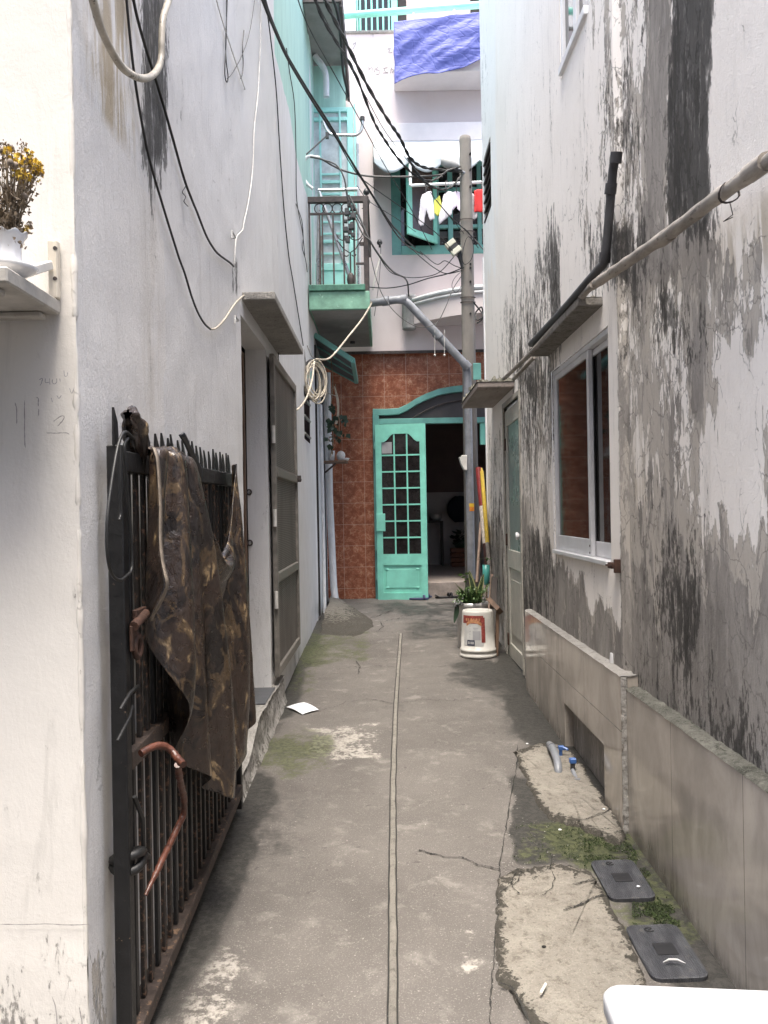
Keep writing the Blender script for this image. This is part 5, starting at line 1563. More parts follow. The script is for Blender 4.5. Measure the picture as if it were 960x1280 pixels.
# ------------------------------------------------------------------ iron gate folded against the left wall
GX = -.68
gy0, gy1 = 2.085, 3.74
gate = thing('iron_gate', 'black rusty iron gate with spiked bars standing against the grey left wall', 'gate', (GX, 2.9, gz(2.1)))
ztr_ = 1.672
b = MB(); b.box(GX - .02, GX + .02, gy0 + .008, gy0 + .05, gz(2.1), ztr_ + .01); b.build('post', M['iron'], gate, .003); b = MB(); b.box(GX - .02, GX + .02, gy1 - .035, gy1, gz(gy1) + .03, ztr_); b.build('post', M['iron'], gate, .003)
def grail(z0, z1, h, w, mat):
    b = MB(); b.bar((GX, gy0 + .051, z0), (GX, gy1 - .036, z1), w, h); return b.build('rail', mat, gate, .003)
grail(ztr_ - .03, ztr_ - .02, .055, .04, M['iron'])
zm0, zm1 = WX(178, 964, GX).z, WX(235, 905, GX).z
zm = .87
grail(zm, zm + .015, .05, .045, M['rail_rust'])
grail(.150, .272, .045, .055, M['rail_rust'])
nb = 22
for i in range(nb):
    y = gy0 + .115 + (gy1 - gy0 - .19) * i / (nb - 1)
    f = (y - gy0) / (gy1 - gy0)
    b = MB()
    zb = .172 + .12 * f
    b.box(GX - .006, GX + .006, y - .011, y + .011, zb, ztr_ - .05)
    b.build('bar', M['iron_rust'] if i % 3 else M['iron'], gate, .002)
    h = .085 + RND.uniform(-.012, .012); lean = RND.uniform(-.006, .006)
    b = MB()
    zt_ = ztr_ - .002
    b.prism([(GX - .003, y - .017, zt_), (GX - .003, y + .017, zt_), (GX - .003 + lean, y + .017, zt_ + h * .5), (GX - .003 + lean, y - .018 , zt_ + h)], (.006, 0, 0))
    b.build('spike', M['iron'], gate)
b = MB(); b.prism([(GX - .003, gy0 + .004, ztr_ + .01), (GX - .003, gy0 + .04, ztr_ + .01), (GX - .003, gy0 + .034, ztr_ + .07), (GX - .003, gy0 + .006, ztr_ + .105)], (.006, 0, 0)); b.build('spike', M['iron'], gate)
# lock plate, hasp and rusty bolt on the gate
b = MB()
c = WX(172, 775, GX + .03)
b.tube([c + Vector((.005, -.05, -.01)), c + Vector((.008, .045, .012))], .013, 8); b.box(c.x - .008, c.x + .004, c.y - .02, c.y + .07, c.z + .005, c.z + .028)
b.build('bolt', M['rust'], gate, .002)
c = WX(172, 808, GX + .03)
b = MB(); b.tube([c + Vector((0, .026 * cos(a), .028 * sin(a))) for a in [2 * pi * i / 14 for i in range(14)]], .009, 6, closed=True); b.box(c.x - .006, c.x + .002, c.y - .05, c.y + .0, c.z - .006, c.z + .06)
b.build('hasp', M['rust'], gate, .002)
b = MB(); c = WX(158, 866, GX + .03)
b.tube([c + Vector((0, -.05, -.03)), c + Vector((.01, 0, .0)), c + Vector((.005, .08, .0)), c + Vector((-.01, .09, -.02))], .005, 6)
b.tube([c + Vector((-.0, -.075, -.10)), c + Vector((.008, 0, -.06)), c + Vector((.0, .05, -.045))], .0045, 6)
b.build('tie_wire', M['black_rubber'], gate)
b = MB(); c = WX(160, 1072, GX)
for k in range(2):
    b.tube([c + Vector((.036 * cos(a), .0 + .036 * sin(a), .018 * k - .012 + .012 * sin(a + 2.2 * k))) for a in [2 * pi * i / 16 for i in range(16)]], .013, 7, closed=True)
b.tube([c + Vector((.035, .02, 0)), c + Vector((.04, .0, .10)), c + Vector((.03, -.035, .17))], .006, 6)
b.tube([c + Vector((.04, .02, 0)), c + Vector((.04, .05, -.02))], .007, 6)
b.build('rope_knot', M['black_rubber'], gate)

# camouflage cloth thrown over the gate
CX = GX + .045
def crv(px, n): return resample([WX(u, v, CX) for u, v in px], n)
NU, NV = 170, 140
top_ = crv([(187, 560), (200, 560), (212, 566), (227, 569), (236, 580), (246, 596), (256, 612), (264, 624), (272, 630), (279, 618), (285, 596), (288, 579), (291, 581)], NU)
bot_ = crv([(226, 950), (236, 975), (250, 994), (258, 990), (268, 970), (280, 947), (290, 934), (298, 914), (302, 892), (311, 886)], NU)
lef_ = crv([(187, 560), (189, 640), (190, 740), (194, 770), (207, 846), (214, 890), (220, 920), (226, 950)], NV)
rig_ = crv([(291, 581), (297, 610), (302, 650), (306, 700), (310, 760), (313, 820), (314, 858), (311, 886)], NV)
import numpy as np
def coons(a, c):
    T, B = top_[round(a * NU)], bot_[round(a * NU)]; L, Rr = lef_[round(c * NV)], rig_[round(c * NV)]
    return T * (1 - c) + B * c + L * (1 - a) + Rr * a - (top_[0] * (1 - a) * (1 - c) + top_[-1] * a * (1 - c) + bot_[0] * (1 - a) * c + bot_[-1] * a * c)
# let the cloth hang: a small mass-spring sheet, wider than the gap it hangs in, hooked on the spikes
CU, CV = 78, 60
P0 = np.array([[tuple(coons(round(i * NU / CU) / NU, round(j * NV / CV) / NV)) for i in range(CU + 1)] for j in range(CV + 1)])
aa = np.linspace(0, 1, CU + 1)[None, :]; cc = np.linspace(0, 1, CV + 1)[:, None]
flat = P0.copy()
sc_u = np.where(aa < .42, 1.65, 1.10)
def lens(du, dv):
    A = flat[: CV + 1 - dv, : CU + 1 - du] if du >= 0 else flat[: CV + 1 - dv, -du:]
    B = flat[dv:, du:] if du >= 0 else flat[dv:, : CU + 1 + du]
    d = B - A
    su = sc_u[:, : d.shape[1]] if du >= 0 else sc_u[:, -du:][:, : d.shape[1]]
    if du == 0: su = np.ones((1, d.shape[1]))
    return np.sqrt((d[..., 1] * su) ** 2 + (d[..., 2] * .93) ** 2 + 1e-9)
springs = [(1, 0, 1.), (0, 1, 1.), (1, 1, .5), (-1, 1, .5), (4, 0, .10), (0, 4, .12)]
rest = [lens(du, dv) for du, dv, k in springs]
X = P0.copy()
XW = GX + .012
X[..., 0] = XW + .035 + .030 * np.sin(2 * np.pi * (7.5 * aa - 1.2 * cc * aa) + .6 * np.sin(9 * aa + 3 * cc)) + .004 * np.sin(37 * aa + 23 * cc)
pin = np.zeros((CV + 1, CU + 1), bool)
pin[0, : int(CU * .34)] = True; pin[0, int(CU * .955):] = True
pin[0, int(CU * .34):int(CU * .955)] = False
PX = X.copy()
V = X.copy()
rs_ = np.random.RandomState(3)
for it in range(520):
    vel = (X - V) * .965
    V = X.copy()
    X = X + vel
    X[..., 2] -= .00006
    X[..., 0] += .00002 * rs_.randn(CV + 1, CU + 1)
    for sub in range(10):
        for (du, dv, k), L0 in zip(springs, rest):
            if du >= 0: A = X[: CV + 1 - dv, : CU + 1 - du]; B = X[dv:, du:]; pa = pin[: CV + 1 - dv, : CU + 1 - du]; pb = pin[dv:, du:]
            else: A = X[: CV + 1 - dv, -du:]; B = X[dv:, : CU + 1 + du]; pa = pin[: CV + 1 - dv, -du:]; pb = pin[dv:, : CU + 1 + du]
            d = B - A; l = np.sqrt((d ** 2).sum(-1)) + 1e-9
            e = (l - L0) / l * (.22 * k)
            if abs(du) > 1 or dv > 1: e = np.where(l < L0 * .80, (l - L0 * .80) / l * k, 0)
            cor = d * e[..., None]
            if du >= 0: X[: CV + 1 - dv, : CU + 1 - du] += cor; X[dv:, du:] -= cor
            else: X[: CV + 1 - dv, -du:] += cor; X[dv:, : CU + 1 + du] -= cor
        X[..., 0] = np.clip(X[..., 0], XW, XW + .15)
        X[pin] = PX[pin]
b = MB()
b.grid(lambda a, c: Vector(X[round(c * CV), round(a * CU)]), CU, CV)
cl_ = b.build('camouflage_cloth', M['camo'], solid=.003, subsurf=1)
tag(cl_, 'brown camouflage cloth draped in folds over the spiked iron gate', 'cloth')
b = MB()
H_ = resample([Vector(X[j, 0]) + Vector((.004, -.003, 0)) for j in range(0, int(CV * .55))], 60)
w0 = Vector((.004, -.008, 0))
b.add([p + w0 for i, p in enumerate(H_)] + [p + Vector((.008, .008, 0)) for i, p in enumerate(H_)],
      [(i, i + 1, 61 + i + 1, 61 + i) for i in range(60)], True)
b.build('hem', M['camo_light'], cl_, solid=.002)
# bunched end of cloth on the near spikes
b = MB(); c = WX(165, 541, GX + .012)
def bunch(a, t):
    an = 2 * pi * a
    r = .034 + .014 * mnoise.noise((cos(an) * 2, sin(an) * 2, t * 5)) + .008 * sin(5 * an + t * 4)
    r *= sin(pi * (.06 + .88 * t)) ** .6
    q = Vector((0, .10, -.10))
    return c + Vector((r * cos(an) * .8, -.035 + .12 * t + r * .3 * sin(an), .045 - .14 * t * t + r * sin(an)))
b.grid(bunch, 30, 22); b.build('bunched_corner', M['camo'], cl_)
b = MB()
r0_, r1_ = WX(186, 562, GX + .02), WX(229, 570, GX + .02)
def roll(a, t):
    p = r0_.lerp(r1_, t); an = 2 * pi * a
    r = (.026 + .008 * sin(t * 23) + .009 * mnoise.noise((cos(an) * 2, sin(an) * 2, t * 7))) * sin(pi * (.1 + .8 * t)) ** .5
    return p + Vector((r * cos(an) * .9, .012 * sin(3 * an + t * 9), r * sin(an) - .012))
b.grid(roll, 24, 40); b.build('rolled_edge', M['camo'], cl_)
b = MB(); c0, c1 = WX(220, 545, GX + .02), WX(243, 580, GX + .03)
def flap(a, t):
    p = c0.lerp(c1, t)
    return p + Vector((.012 + .014 * sin(pi * a), .05 * (a - .5) * (.4 + t), .010 * sin(pi * a) - .06 * a * t))
b.grid(flap, 8, 12)
tag(b.build('rubber_flap', simple('slate_rubber', (.03, .034, .042), .4, var=.2), solid=.006), 'dark slate rubber flap hooked over the gate spikes beside the cloth', 'rubber flap')
# black cable loop on the gate post
b = MB()
lp = [(167, 548), (156, 540), (148, 556), (140, 600), (134, 650), (134, 690), (139, 716), (149, 725), (158, 720), (165, 708), (163, 660), (158, 600), (155, 560), (160, 548)]
b.tube(catmull([WX(u, v, GX + .035) for u, v in lp], 8), .0042, 7)
b.tube(catmull([WX(u, v, GX + .04) for u, v in [(150, 556), (150, 600), (151, 640), (149, 650)]], 6), .004, 6)
tag(b.build('cable_loop', M['black_rubber']), 'thin black cable hanging in a long loop from the near gate post', 'cable')
# broken reddish sheath stuck in the gate
b = MB()
pp = [(176, 942), (190, 934), (203, 932), (214, 938), (222, 948), (229, 956)]
P = resample(catmull([WX(u, v, GX + .05 + .02 * i) for i, (u, v) in enumerate(pp)], 5), 24)
b.tube(P, [.0100 + .0022 * mnoise.noise((i * .8, 2, 1)) for i in range(25)], 10)
pp = [(222, 956), (225, 975), (230, 1000), (229, 1019), (222, 1034), (214, 1052), (204, 1072), (196, 1090), (188, 1106), (182, 1119)]
P = resample(catmull([WX(u, v, GX + .115 - .007 * i) for i, (u, v) in enumerate(pp)], 5), 50)
b.tube(P, [.0092 + .0026 * mnoise.noise((i * .9, 7, 1)) - .004 * smooth(40, 50, i) for i in range(51)], 10)
tag(b.build('bent_plastic_pipe', M['copper_sheath']), 'bent reddish brown plastic pipe poking through the lower half of the gate', 'pipe')

# ------------------------------------------------------------------ shelf with vase on the cream front
shz = W(80, 394, YF).z
sx1 = -.765
sf = thing('wall_shelf', 'grimy white wooden wall shelf on a bracket on the cream wall', 'shelf', (-1.0, YF - .16, shz))
b = MB(); b.box(-1.5, sx1, 1.70, YF - .004, shz, shz + .034); b.build('board', M['shelf_paint'], sf, .004)
b = MB(); b.box(-1.5, sx1 - .03, 1.735, 1.76, shz - .014, shz - .001); b.box(-1.5, sx1 - .03, YF - .05, YF - .012, shz - .014, shz - .001); b.build('batten', M['shelf_paint'], sf, .003)
b = MB()
bx0, bx1 = W(65, 340, YF).x, W(77, 340, YF).x
b.box(bx0, bx1, YF - .026, YF - .005, shz + .035, W(72, 304, YF).z); b.build('bracket', M['bracket_wood'], sf, .003)
b = MB(); b.bar((bx0 + .006, YF - .03, W(72, 336, YF).z), (bx0 - .0, 1.80, shz + .045), .018, .02); b.build('brace', M['white_paint'], sf, .002)
for v in (310, 348):
    b = MB(); c = W(68.5, v, YF - .027); b.tube([c, c + Vector((0, .004, 0))], .005, 8); b.build('screw', M['rust_dark'], sf)
vx, vy, vz = -.806, 1.80, shz + .036
b = MB()
Mt = __import__('mathutils').Matrix.Rotation(radians(2), 3, 'Y')
b.lathe([(.001, .004), (.026, .0), (.030, .004), (.052, .017), (.059, .026), (.057, .0275), (.030, .009), (.001, .008)], (vx, vy, vz), 40, M=Mt)
tag(b.build('saucer', M['porcelain']), 'white porcelain saucer under the vase on the shelf', 'saucer')
b = MB()
vz2 = vz + .0115
vb = len(b.v)
b.lathe([(.001, 0), (.026, 0), (.0285, .004), (.0275, .02), (.0265, .045), (.028, .062), (.033, .076), (.040, .086), (.0385, .0865), (.031, .076), (.025, .060), (.001, .03)], (vx, vy, vz2), 48, .035, 8)
for i in range(vb, len(b.v)):
    p = b.v[i]; a = atan2(p.y - vy, p.x - vx)
    if p.z > vz2 + .07: p.z += .0035 * cos(8 * a)
tag(b.build('vase', M['porcelain']), 'small fluted white vase with scalloped rim on the wall shelf', 'vase')
bq = thing('dried_bouquet', 'dried bouquet of yellow flowers and brown stems in the white vase', 'flowers', (vx, vy, vz2 + .03))
st, lv, tf, ye, sd = MB(), MB(), MB(), MB(), MB()
rr = random.Random(5)
base = Vector((vx, vy, vz2 + .06))
def petals(mb, c, n, r, s):
    for _ in range(n):
        d = Vector((rr.gauss(0, 1), rr.gauss(0, 1), rr.gauss(0, 1))).normalized()
        p = c + d * r * rr.uniform(.3, 1)
        e = d.cross(Vector((rr.random(), rr.random(), rr.random()))).normalized() * s * rr.uniform(.6, 1.3)
        f = d * s * rr.uniform(.5, 1.2)
        mb.add([p - e, p - f * .3, p + e, p + f], [(0, 1, 2, 3)])
for k in range(84):
    a = rr.uniform(0, 2 * pi)
    yellow = k < 24
    if yellow: dx, dz = rr.uniform(.006, .062), rr.uniform(.140, .205)
    else: dx, dz = rr.uniform(-.10, .062), rr.uniform(.06, .245)
    if dx > .03 and not yellow: dz = min(dz, .16)
    t = base + Vector((dx, rr.uniform(-.06, .05), dz))
    mid = base.lerp(t, .5) + Vector((rr.uniform(-.008, .008), rr.uniform(-.008, .008), .01))
    P = catmull([base + Vector((rr.uniform(-.018, .018), rr.uniform(-.018, .018), 0)), mid, t], 5)
    st.tube(P, .0011, 4)
    if yellow: petals(ye, t, 26, .010, .0055); petals(lv, t - Vector((0, 0, .006)), 6, .006, .004)
    elif k % 4 == 0 and dz > .13: petals(tf, t, 24, .012, .004); petals(tf, t - Vector((.004, 0, .014)), 14, .009, .004)
    elif k % 4 == 1:
        sd = MB(); sd.ball(t, .007, 8, (1, 1, 1.1)); petals(sd, t, 8, .008, .003); sd.build('seed_head', M['seed_head'], bq, fix=False)
    for q in range(9):
        p = P[rr.randrange(len(P))] + Vector((rr.uniform(-.012, .012), rr.uniform(-.012, .012), rr.uniform(-.01, .01)))
        petals(lv, p, 2, .007, .0056)
for k in range(10):
    t = base + Vector((rr.uniform(-.045, .048), rr.uniform(-.045, .02), rr.uniform(.028, .05))); petals(lv, t, 14, .013, .006)
    if k < 4: petals(ye, t + Vector((.012 * (k % 2), -.004, .004)), 14, .008, .005)
for nm, mb, mt in (('stem', st, 'dry_stem'), ('dry_leaves', lv, 'dry_leaf'), ('brown_tuft', tf, 'dry_tuft'), ('yellow_blossom', ye, 'yellow_petal')):
    mb.build(nm, M[mt], bq, fix=False)

# ------------------------------------------------------------------ white table top at lower right
tz = .765
tb = thing('plastic_table', 'white plastic table corner in the right foreground', 'table', (.75, .95, gz(1)))
c0 = WF(748, 1225); yT = (EYE - tz) * F / (1226 + 4.5 - 640)
xT = (748 - 480 - 10) / F * yT
def rrect(x0, x1, y0, y1, r, n=8):
    out = []
    for (cx, cy, a0) in ((x1 - r, y1 - r, 0), (x0 + r, y1 - r, pi / 2), (x0 + r, y0 + r, pi), (x1 - r, y0 + r, 1.5 * pi)):
        out += [(cx + r * cos(a0 + pi / 2 * k / n), cy + r * sin(a0 + pi / 2 * k / n)) for k in range(n + 1)]
    return out
R0 = rrect(xT, xT + .62, yT - .62, yT, .035)
lev = [(-.012, -.035), (.0, -.030), (.0, -.008), (-.003, -.003), (-.009, 0), (-.03, -.0005), (-.034, -.0035), (-.2, -.0035)]
def inset(poly, d):
    cx, cy = xT + .31, yT - .31
    return [(x - d * -1 * (0) + (cx - x) / .31 * -d, y + (cy - y) / .31 * -d) for x, y in poly]
b = MB(); n = len(R0); vs = []
for d, z in lev:
    vs += [(x, y, tz + z) for x, y in inset(R0, d)]
fs = [(k * n + i, k * n + (i + 1) % n, (k + 1) * n + (i + 1) % n, (k + 1) * n + i) for k in range(len(lev) - 1) for i in range(n)]
b.add(vs, fs, True); b.add([(x, y, tz - .0035) for x, y in inset(R0, -.2)], [tuple(range(n))]); b.add([(x, y, tz - .035) for x, y in inset(R0, -.012)], [tuple(range(n))[::-1]])
# turn it a little, as it stands slightly askew
an = radians(6.0)
for p in b.v:
    dx, dy = p.x - xT, p.y - yT
    p.x, p.y = xT + dx * cos(an) + dy * sin(an) * .4, yT - dx * sin(an) + dy * cos(an)
b.build('table_top', M['white_plastic'], tb)
for (x, y) in ((xT + .07, yT - .07), (xT + .55, yT - .09), (xT + .07, yT - .55), (xT + .55, yT - .57)):
    b = MB(); b.tube([(x + .0, y, tz - .03), (x - .0, y, gz(y) + .005)], [.026, .019], 10); b.build('leg', M['white_plastic'], tb)

# ------------------------------------------------------------------ meter lids, valves, litter in the gutter
def lid(x0, x1, y0, y1, label, tilt, bite):
    t = thing('meter_lid', label, 'lid', ((x0 + x1) / 2, (y0 + y1) / 2, gz(y0)), 'ribbed plastic meter lids')
    P = rrect(x0, x1, y0, y1, .03, 5)
    b = MB()
    z = lambda x, y, h: gz(y) + h * .75 + tilt * (x - x0) + .0035
    n = len(P); cx, cy = (x0 + x1) / 2, (y0 + y1) / 2
    ins = lambda d: [(x + (cx - x) * d, y + (cy - y) * d * .55) for x, y in P]
    vs = [(x, y, z(x, y, -.012)) for x, y in P] + [(x, y, z(x, y, .010)) for x, y in P] + [(x, y, z(x, y, .0125)) for x, y in ins(.05)] + [(x, y, z(x, y, .0105)) for x, y in ins(.10)]
    fs = [(k * n + i, k * n + (i + 1) % n, (k + 1) * n + (i + 1) % n, (k + 1) * n + i) for k in range(3) for i in range(n)]
    b.add(vs, fs); b.add([(x, y, z(x, y, .0105)) for x, y in ins(.10)], [tuple(range(n))])
    b.build('cover', M['lid'], t)
    b = MB(); h = .0125
    q = [(cx - .03, cy - .028), (cx + .034, cy - .028), (cx + .034, cy + .036), (cx - .03, cy + .036)]
    b.prism([(x, y, z(x, y, .0106)) for x, y in q], (0, 0, .0022)); b.build('label_panel', M['lid_dark'], t)
    b = MB(); lx, ly = cx - .012, y1 - .032
    b.tube([(lx + .014 * cos(a), ly + .012 * sin(a), z(lx, ly, .0122)) for a in [.7 + 4.9 * i / 14 for i in range(15)]], .0024, 5)
    b.tube([(lx - .003, ly - .003, z(lx, ly, .0122)), (lx + .006, ly + .004, z(lx, ly, .0122))], .0022, 5)
    b.build('emblem', M['lid_dark'], t)
    return t
lid(.770, .936, 2.905, 3.20, 'grey ribbed meter lid half overgrown by moss, further from the white table', .02, True)
lid(.768, .940, 2.44, 2.735, 'grey ribbed meter lid beside the white table with a curved white scrap on it', .02, False)
b = MB(); c = W(843, 1214, 2.52); c = WF(843, 1214, .027)
b.tube([c + Vector((-.034, .0, 0)), c + Vector((-.012, .010, .003)), c + Vector((.012, .008, .003)), c + Vector((.032, -.006, 0))], [.001, .004, .004, .001], 6)
tag(b.build('plastic_scrap', M['white_plastic']), 'thin curved white scrap lying on the nearer meter lid', 'scrap')
def ell(name, label, pts, r, vz_, group):
    t = thing(name, label, 'pipe', pts[0], group)
    b = MB(); b.tube(resample(catmull(pts, 6), 24), r, 12); b.tube([pts[1] - (pts[1] - pts[0]).normalized() * .012, pts[1] + (pts[1] - pts[0]).normalized() * .012], r * 1.18, 12)
    b.build('pipe_body', M['pvc'], t)
    b = MB(); c = vz_
    b.box(c.x - .012, c.x + .018, c.y - .012, c.y + .014, c.z, c.z + .022); b.bar(c + Vector((.004, 0, .018)), c + Vector((.036, -.02, .006)), .016, .012)
    b.tube([c + Vector((0, 0, -.03)), c + Vector((0, 0, .004))], .010, 8)
    b.build('valve_handle', M['blue_valve'], t, .003)
    return t
A = [WF(687, 938, .03), WF(690, 947, .055), WF(694, 957, .058), WF(697, 964, .048), WF(698, 968, .02), WF(698, 969, -.01)]
ell('drain_elbow', 'grey pvc elbow pipe with a blue valve rising from the pale cement patch', A, .020, WF(701, 948, .045), 'capped water pipes')
B = [WF(720, 982, .0), WF(722, 978, .012), WF(724, 974, .02), WF(722, 976, .0)]
t2 = thing('drain_stub', 'short grey pipe stub with a square blue valve cap nearer the plinth', 'pipe', WF(722, 978), 'capped water pipes')
b = MB(); c = WF(722, 979, 0); b.tube([c + Vector((0, 0, -.005)), c + Vector((0, .004, .022))], [.019, .015], 12); b.tube([c + Vector((0, .015, .01)), WF(716, 968, .02)], .011, 8); b.build('pipe_body', M['pvc'], t2)
b = MB(); c = WF(716, 967, .022); b.tube([c, c + Vector((0, 0, .03))], .012, 8); b.build('valve_neck', M['box_dark'], t2)
b = MB(); b.box(c.x - .016, c.x + .018, c.y - .014, c.y + .014, c.z + .03, c.z + .056); b.build('valve_handle', M['blue_valve'], t2, .004)
# paper, cigarette end, crumbs
b = MB()
pq = [WF(358, 886, .012), WF(378, 894.5, .008), WF(398.5, 889, .010), WF(380, 881.5, .02)]
def sheet(a, c):
    p = pq[0].lerp(pq[1], a).lerp(pq[3].lerp(pq[2], a), c)
    return p + Vector((0, 0, .006 * sin(pi * a) + .004 * sin(pi * c)))
b.grid(sheet, 8, 8); tag(b.build('paper_sheet', M['paper'], solid=.0015), 'white sheet of paper lying on the ground by the left wall', 'paper')
b = MB(); a0, a1 = WF(676, 1255, .030), WF(682.5, 1243, .030); b.tube([a0, a1], .0042, 8)
cg = b.build('cigarette_end', M['cig']); tag(cg, 'crushed white cigarette end on the pale cement patch', 'cigarette')
crumbs = [(700, 1043, 'white paper crumb on the dark damp ground above the mossy lid'), (755, 1017, 'white crumb at the edge of the far cement patch'), (659, 934, 'white pellet standing at the back of the far cement patch'),
          (798, 1115, 'pale crumb on the mossy meter lid'), (680, 1191, 'dark pebble on the near cement patch'), (452, 985, None), (388, 1150, None), (530, 1088, None)]
for u, v, lab in crumbs:
    if not lab: continue
    b = MB(); c = WF(u, v, .02 if 'pebble' in lab or 'lid' in lab or 'patch' in lab else .006); b.ball(c, .006, 7, (1.3, .8, .6))
    tag(b.build('crumb' if 'pebble' not in lab else 'pebble', M['paper'] if 'pebble' not in lab else M['dark_line']), lab, 'crumb' if 'pebble' not in lab else 'pebble', 'litter on the gutter')
# ------------------------------------------------------------------ utility pole, drain, and what leans there
PX, PY = W(586, 440, 8.62).x, 8.62
pole = thing('utility_pole', 'grey concrete utility pole in front of the arched doorway', 'pole', (PX, PY, gz(PY)))
ptop = W(585, 170, PY).z
b = MB(); b.lathe([(.001, gz(PY) - .02), (.082, gz(PY) - .02), (.071, 3.0), (.062, ptop - .05), (.056, ptop - .01), (.04, ptop), (.001, ptop)], (PX, PY, 0), 20); b.build('shaft', M['concrete_pole'], pole)
for v in (192, 212, 233, 330, 335, 352, 392, 565, 620):
    c = W(588, v, PY - .068); b = MB(); b.tube([c + Vector((0, .02, 0)), c + Vector((0, -.008, 0))], .011, 8); b.build('bolt_hole', M['black_void'], pole)
for z in (W(586, 372, PY).z, W(586, 378, PY).z, W(586, 275, PY).z, W(586, 290, PY).z):
    b = MB(); b.tube([(PX + .078 * cos(a), PY + .078 * sin(a), z + .012 * sin(a)) for a in [2 * pi * i / 20 for i in range(20)]], .005, 5, closed=True); b.build('wire_band', M['rust_dark'], pole)
# street lamp arm with small lamp head
b = MB(); c = W(575, 214, PY - .05)
b.tube([c + Vector((.05, 0, -.02)), c + Vector((-.03, 0, .02)), c + Vector((-.10, -.02, .055))], .016, 8); b.build('lamp_arm', M['pvc'], pole)
b = MB(); c2 = W(558, 206, PY - .08)
def head(a, t):
    an = 2 * pi * a; r = .055 * sin(pi * (.08 + .9 * t)) ** .55 * (1.25 - .5 * t)
    return c2 + Vector((-.055 + .19 * t + .0 * r, r * cos(an) * .8, .035 - .05 * t + r * sin(an)))
b.grid(head, 18, 12); b.build('lamp_head', M['silver_slat'], pole)
# grey drain pipe: from the balcony corner, down the pole
b = MB()
dp = [W(462, 379, 8.55), W(478, 376, 8.5), W(503, 373, 8.45), W(507, 376, 8.44), W(545, 417, 8.45), W(581, 455, 8.48), W(585.5, 462, 8.49), W(587, 560, 8.49), W(589.5, 724, 8.48)]
def rounded(P, r=.05):
    out = [P[0]]
    for a, p, c in zip(P, P[1:], P[2:]):
        d1, d2 = (a - p), (c - p)
        k1, k2 = min(r, d1.length * .4), min(r, d2.length * .4)
        s, e = p + d1.normalized() * k1, p + d2.normalized() * k2
        out += [s, s.lerp(p, .5).lerp(p.lerp(e, .5), .5), e]
    return out + [P[-1]]
dp = [dp[0], dp[1], dp[2], dp[4], dp[5], dp[6], dp[8]]
dp = [dp[0], W(505, 373.5, 8.45), W(584, 458, 8.48), W(589.5, 724, 8.48)]
dpo = thing('drain_pipe', 'grey pvc drain pipe running from the balcony corner across to the concrete pole and down', 'pipe', dp[-1])
b = MB(); b.tube(rounded(dp, .07), .041, 14); b.build('pipe_run', M['pvc'], dpo)
for u, v, f in ((482, 376.5, 0), (505, 374, 0), (547, 419, 1), (583, 457, 1)):
    i = f; d = (dp[i + 1] - dp[i]).normalized(); c = W(u, v, 8.455); b = MB(); b.tube([c - d * .035, c + d * .035], .047, 14); b.build('coupling', M['pvc'], dpo)
b = MB(); c = W(589, 634, 8.432); b.grid(lambda a, t: Vector((W(588.5, 634, 8.48).x + .0425 * sin(-.9 + 1.8 * a), W(588.5, 634, 8.48).y - .0425 * cos(-.9 + 1.8 * a), c.z - .04 + .08 * t)), 8, 3); b.build('sticker', M['sticker'], dpo)
b = MB(); b.grid(lambda a, t: Vector((W(588.5, 634, 8.48).x + .0432 * sin(-.8 + 1.6 * a), W(588.5, 634, 8.48).y - .0432 * cos(-.8 + 1.6 * a), c.z + .005 + .033 * t)), 8, 2); b.build('sticker_band', M['sticker_y'], dpo)
b = MB(); c = W(589, 460, 8.44); b.box(c.x + .02, c.x + .10, c.y, c.y + .02, c.z - .12, c.z + .05); b.build('clamp_plate', M['teal_dark'], dpo, .003)
# pair of small plugs hanging off the pipe
for u in (543.5, 555.5):
    b = MB(); t0, t1 = W(u, 412, 8.42), W(u, 444, 8.42); b.tube([t0, t1], .003, 5); b.ball(t1, .012, 7)
    tag(b.build('hanging_plug', M['white_cable']), 'small white plug hanging on a wire below the slanting drain pipe', 'plug', 'plugs hanging under the drain pipe')
# cable closure on the pole
ccl = thing('cable_closure', 'cream cable closure box with a dark stripe strapped aslant beside the pole', 'junction box', W(566, 310, 8.5))
c = W(566.5, 309.5, 8.5); d = Vector((.62, 0, -.78)); e = Vector((.78, 0, .62))
def cbox(o, l0, l1, w0, w1, t, mat, nm):
    b = MB(); P = [o + d * l0 + e * w0, o + d * l1 + e * w0, o + d * l1 + e * w1, o + d * l0 + e * w1]
    b.prism([p + Vector((0, -t / 2, 0)) for p in P], (0, t, 0)); b.build(nm, mat, ccl, .006, 2)
cbox(c, -.075, -.022, -.055, .055, .07, M['box_cream'], 'end_half'); cbox(c, .020, .075, -.055, .055, .07, M['box_cream'], 'end_half'); cbox(c, -.022, .020, -.052, .052, .06, M['box_dark'], 'stripe')
b = MB(); b.tube([W(572, 308, 8.52), W(575, 320, 8.52), W(578, 336, 8.53)], [.03, .026, .012], 8); b.build('cable_boot', M['box_dark'], ccl)
# tin holder on the pole
b = MB()
o1, o2, o3, o4 = W(574, 569, 8.40), W(583.5, 567, 8.40), W(583.5, 589, 8.40), W(579, 586, 8.40)
b.prism([W(574, 571, 8.42), W(576.5, 572, 8.42), W(577, 569, 8.42), W(584, 569, 8.42), W(584, 588, 8.42), W(580, 587, 8.42), W(576.5, 580, 8.42)], (0, .10, 0))
tag(b.build('tin_holder', M['white_paint'], bevel=.004), 'chipped white tin holder fixed beside the drain pipe on the pole', 'holder')
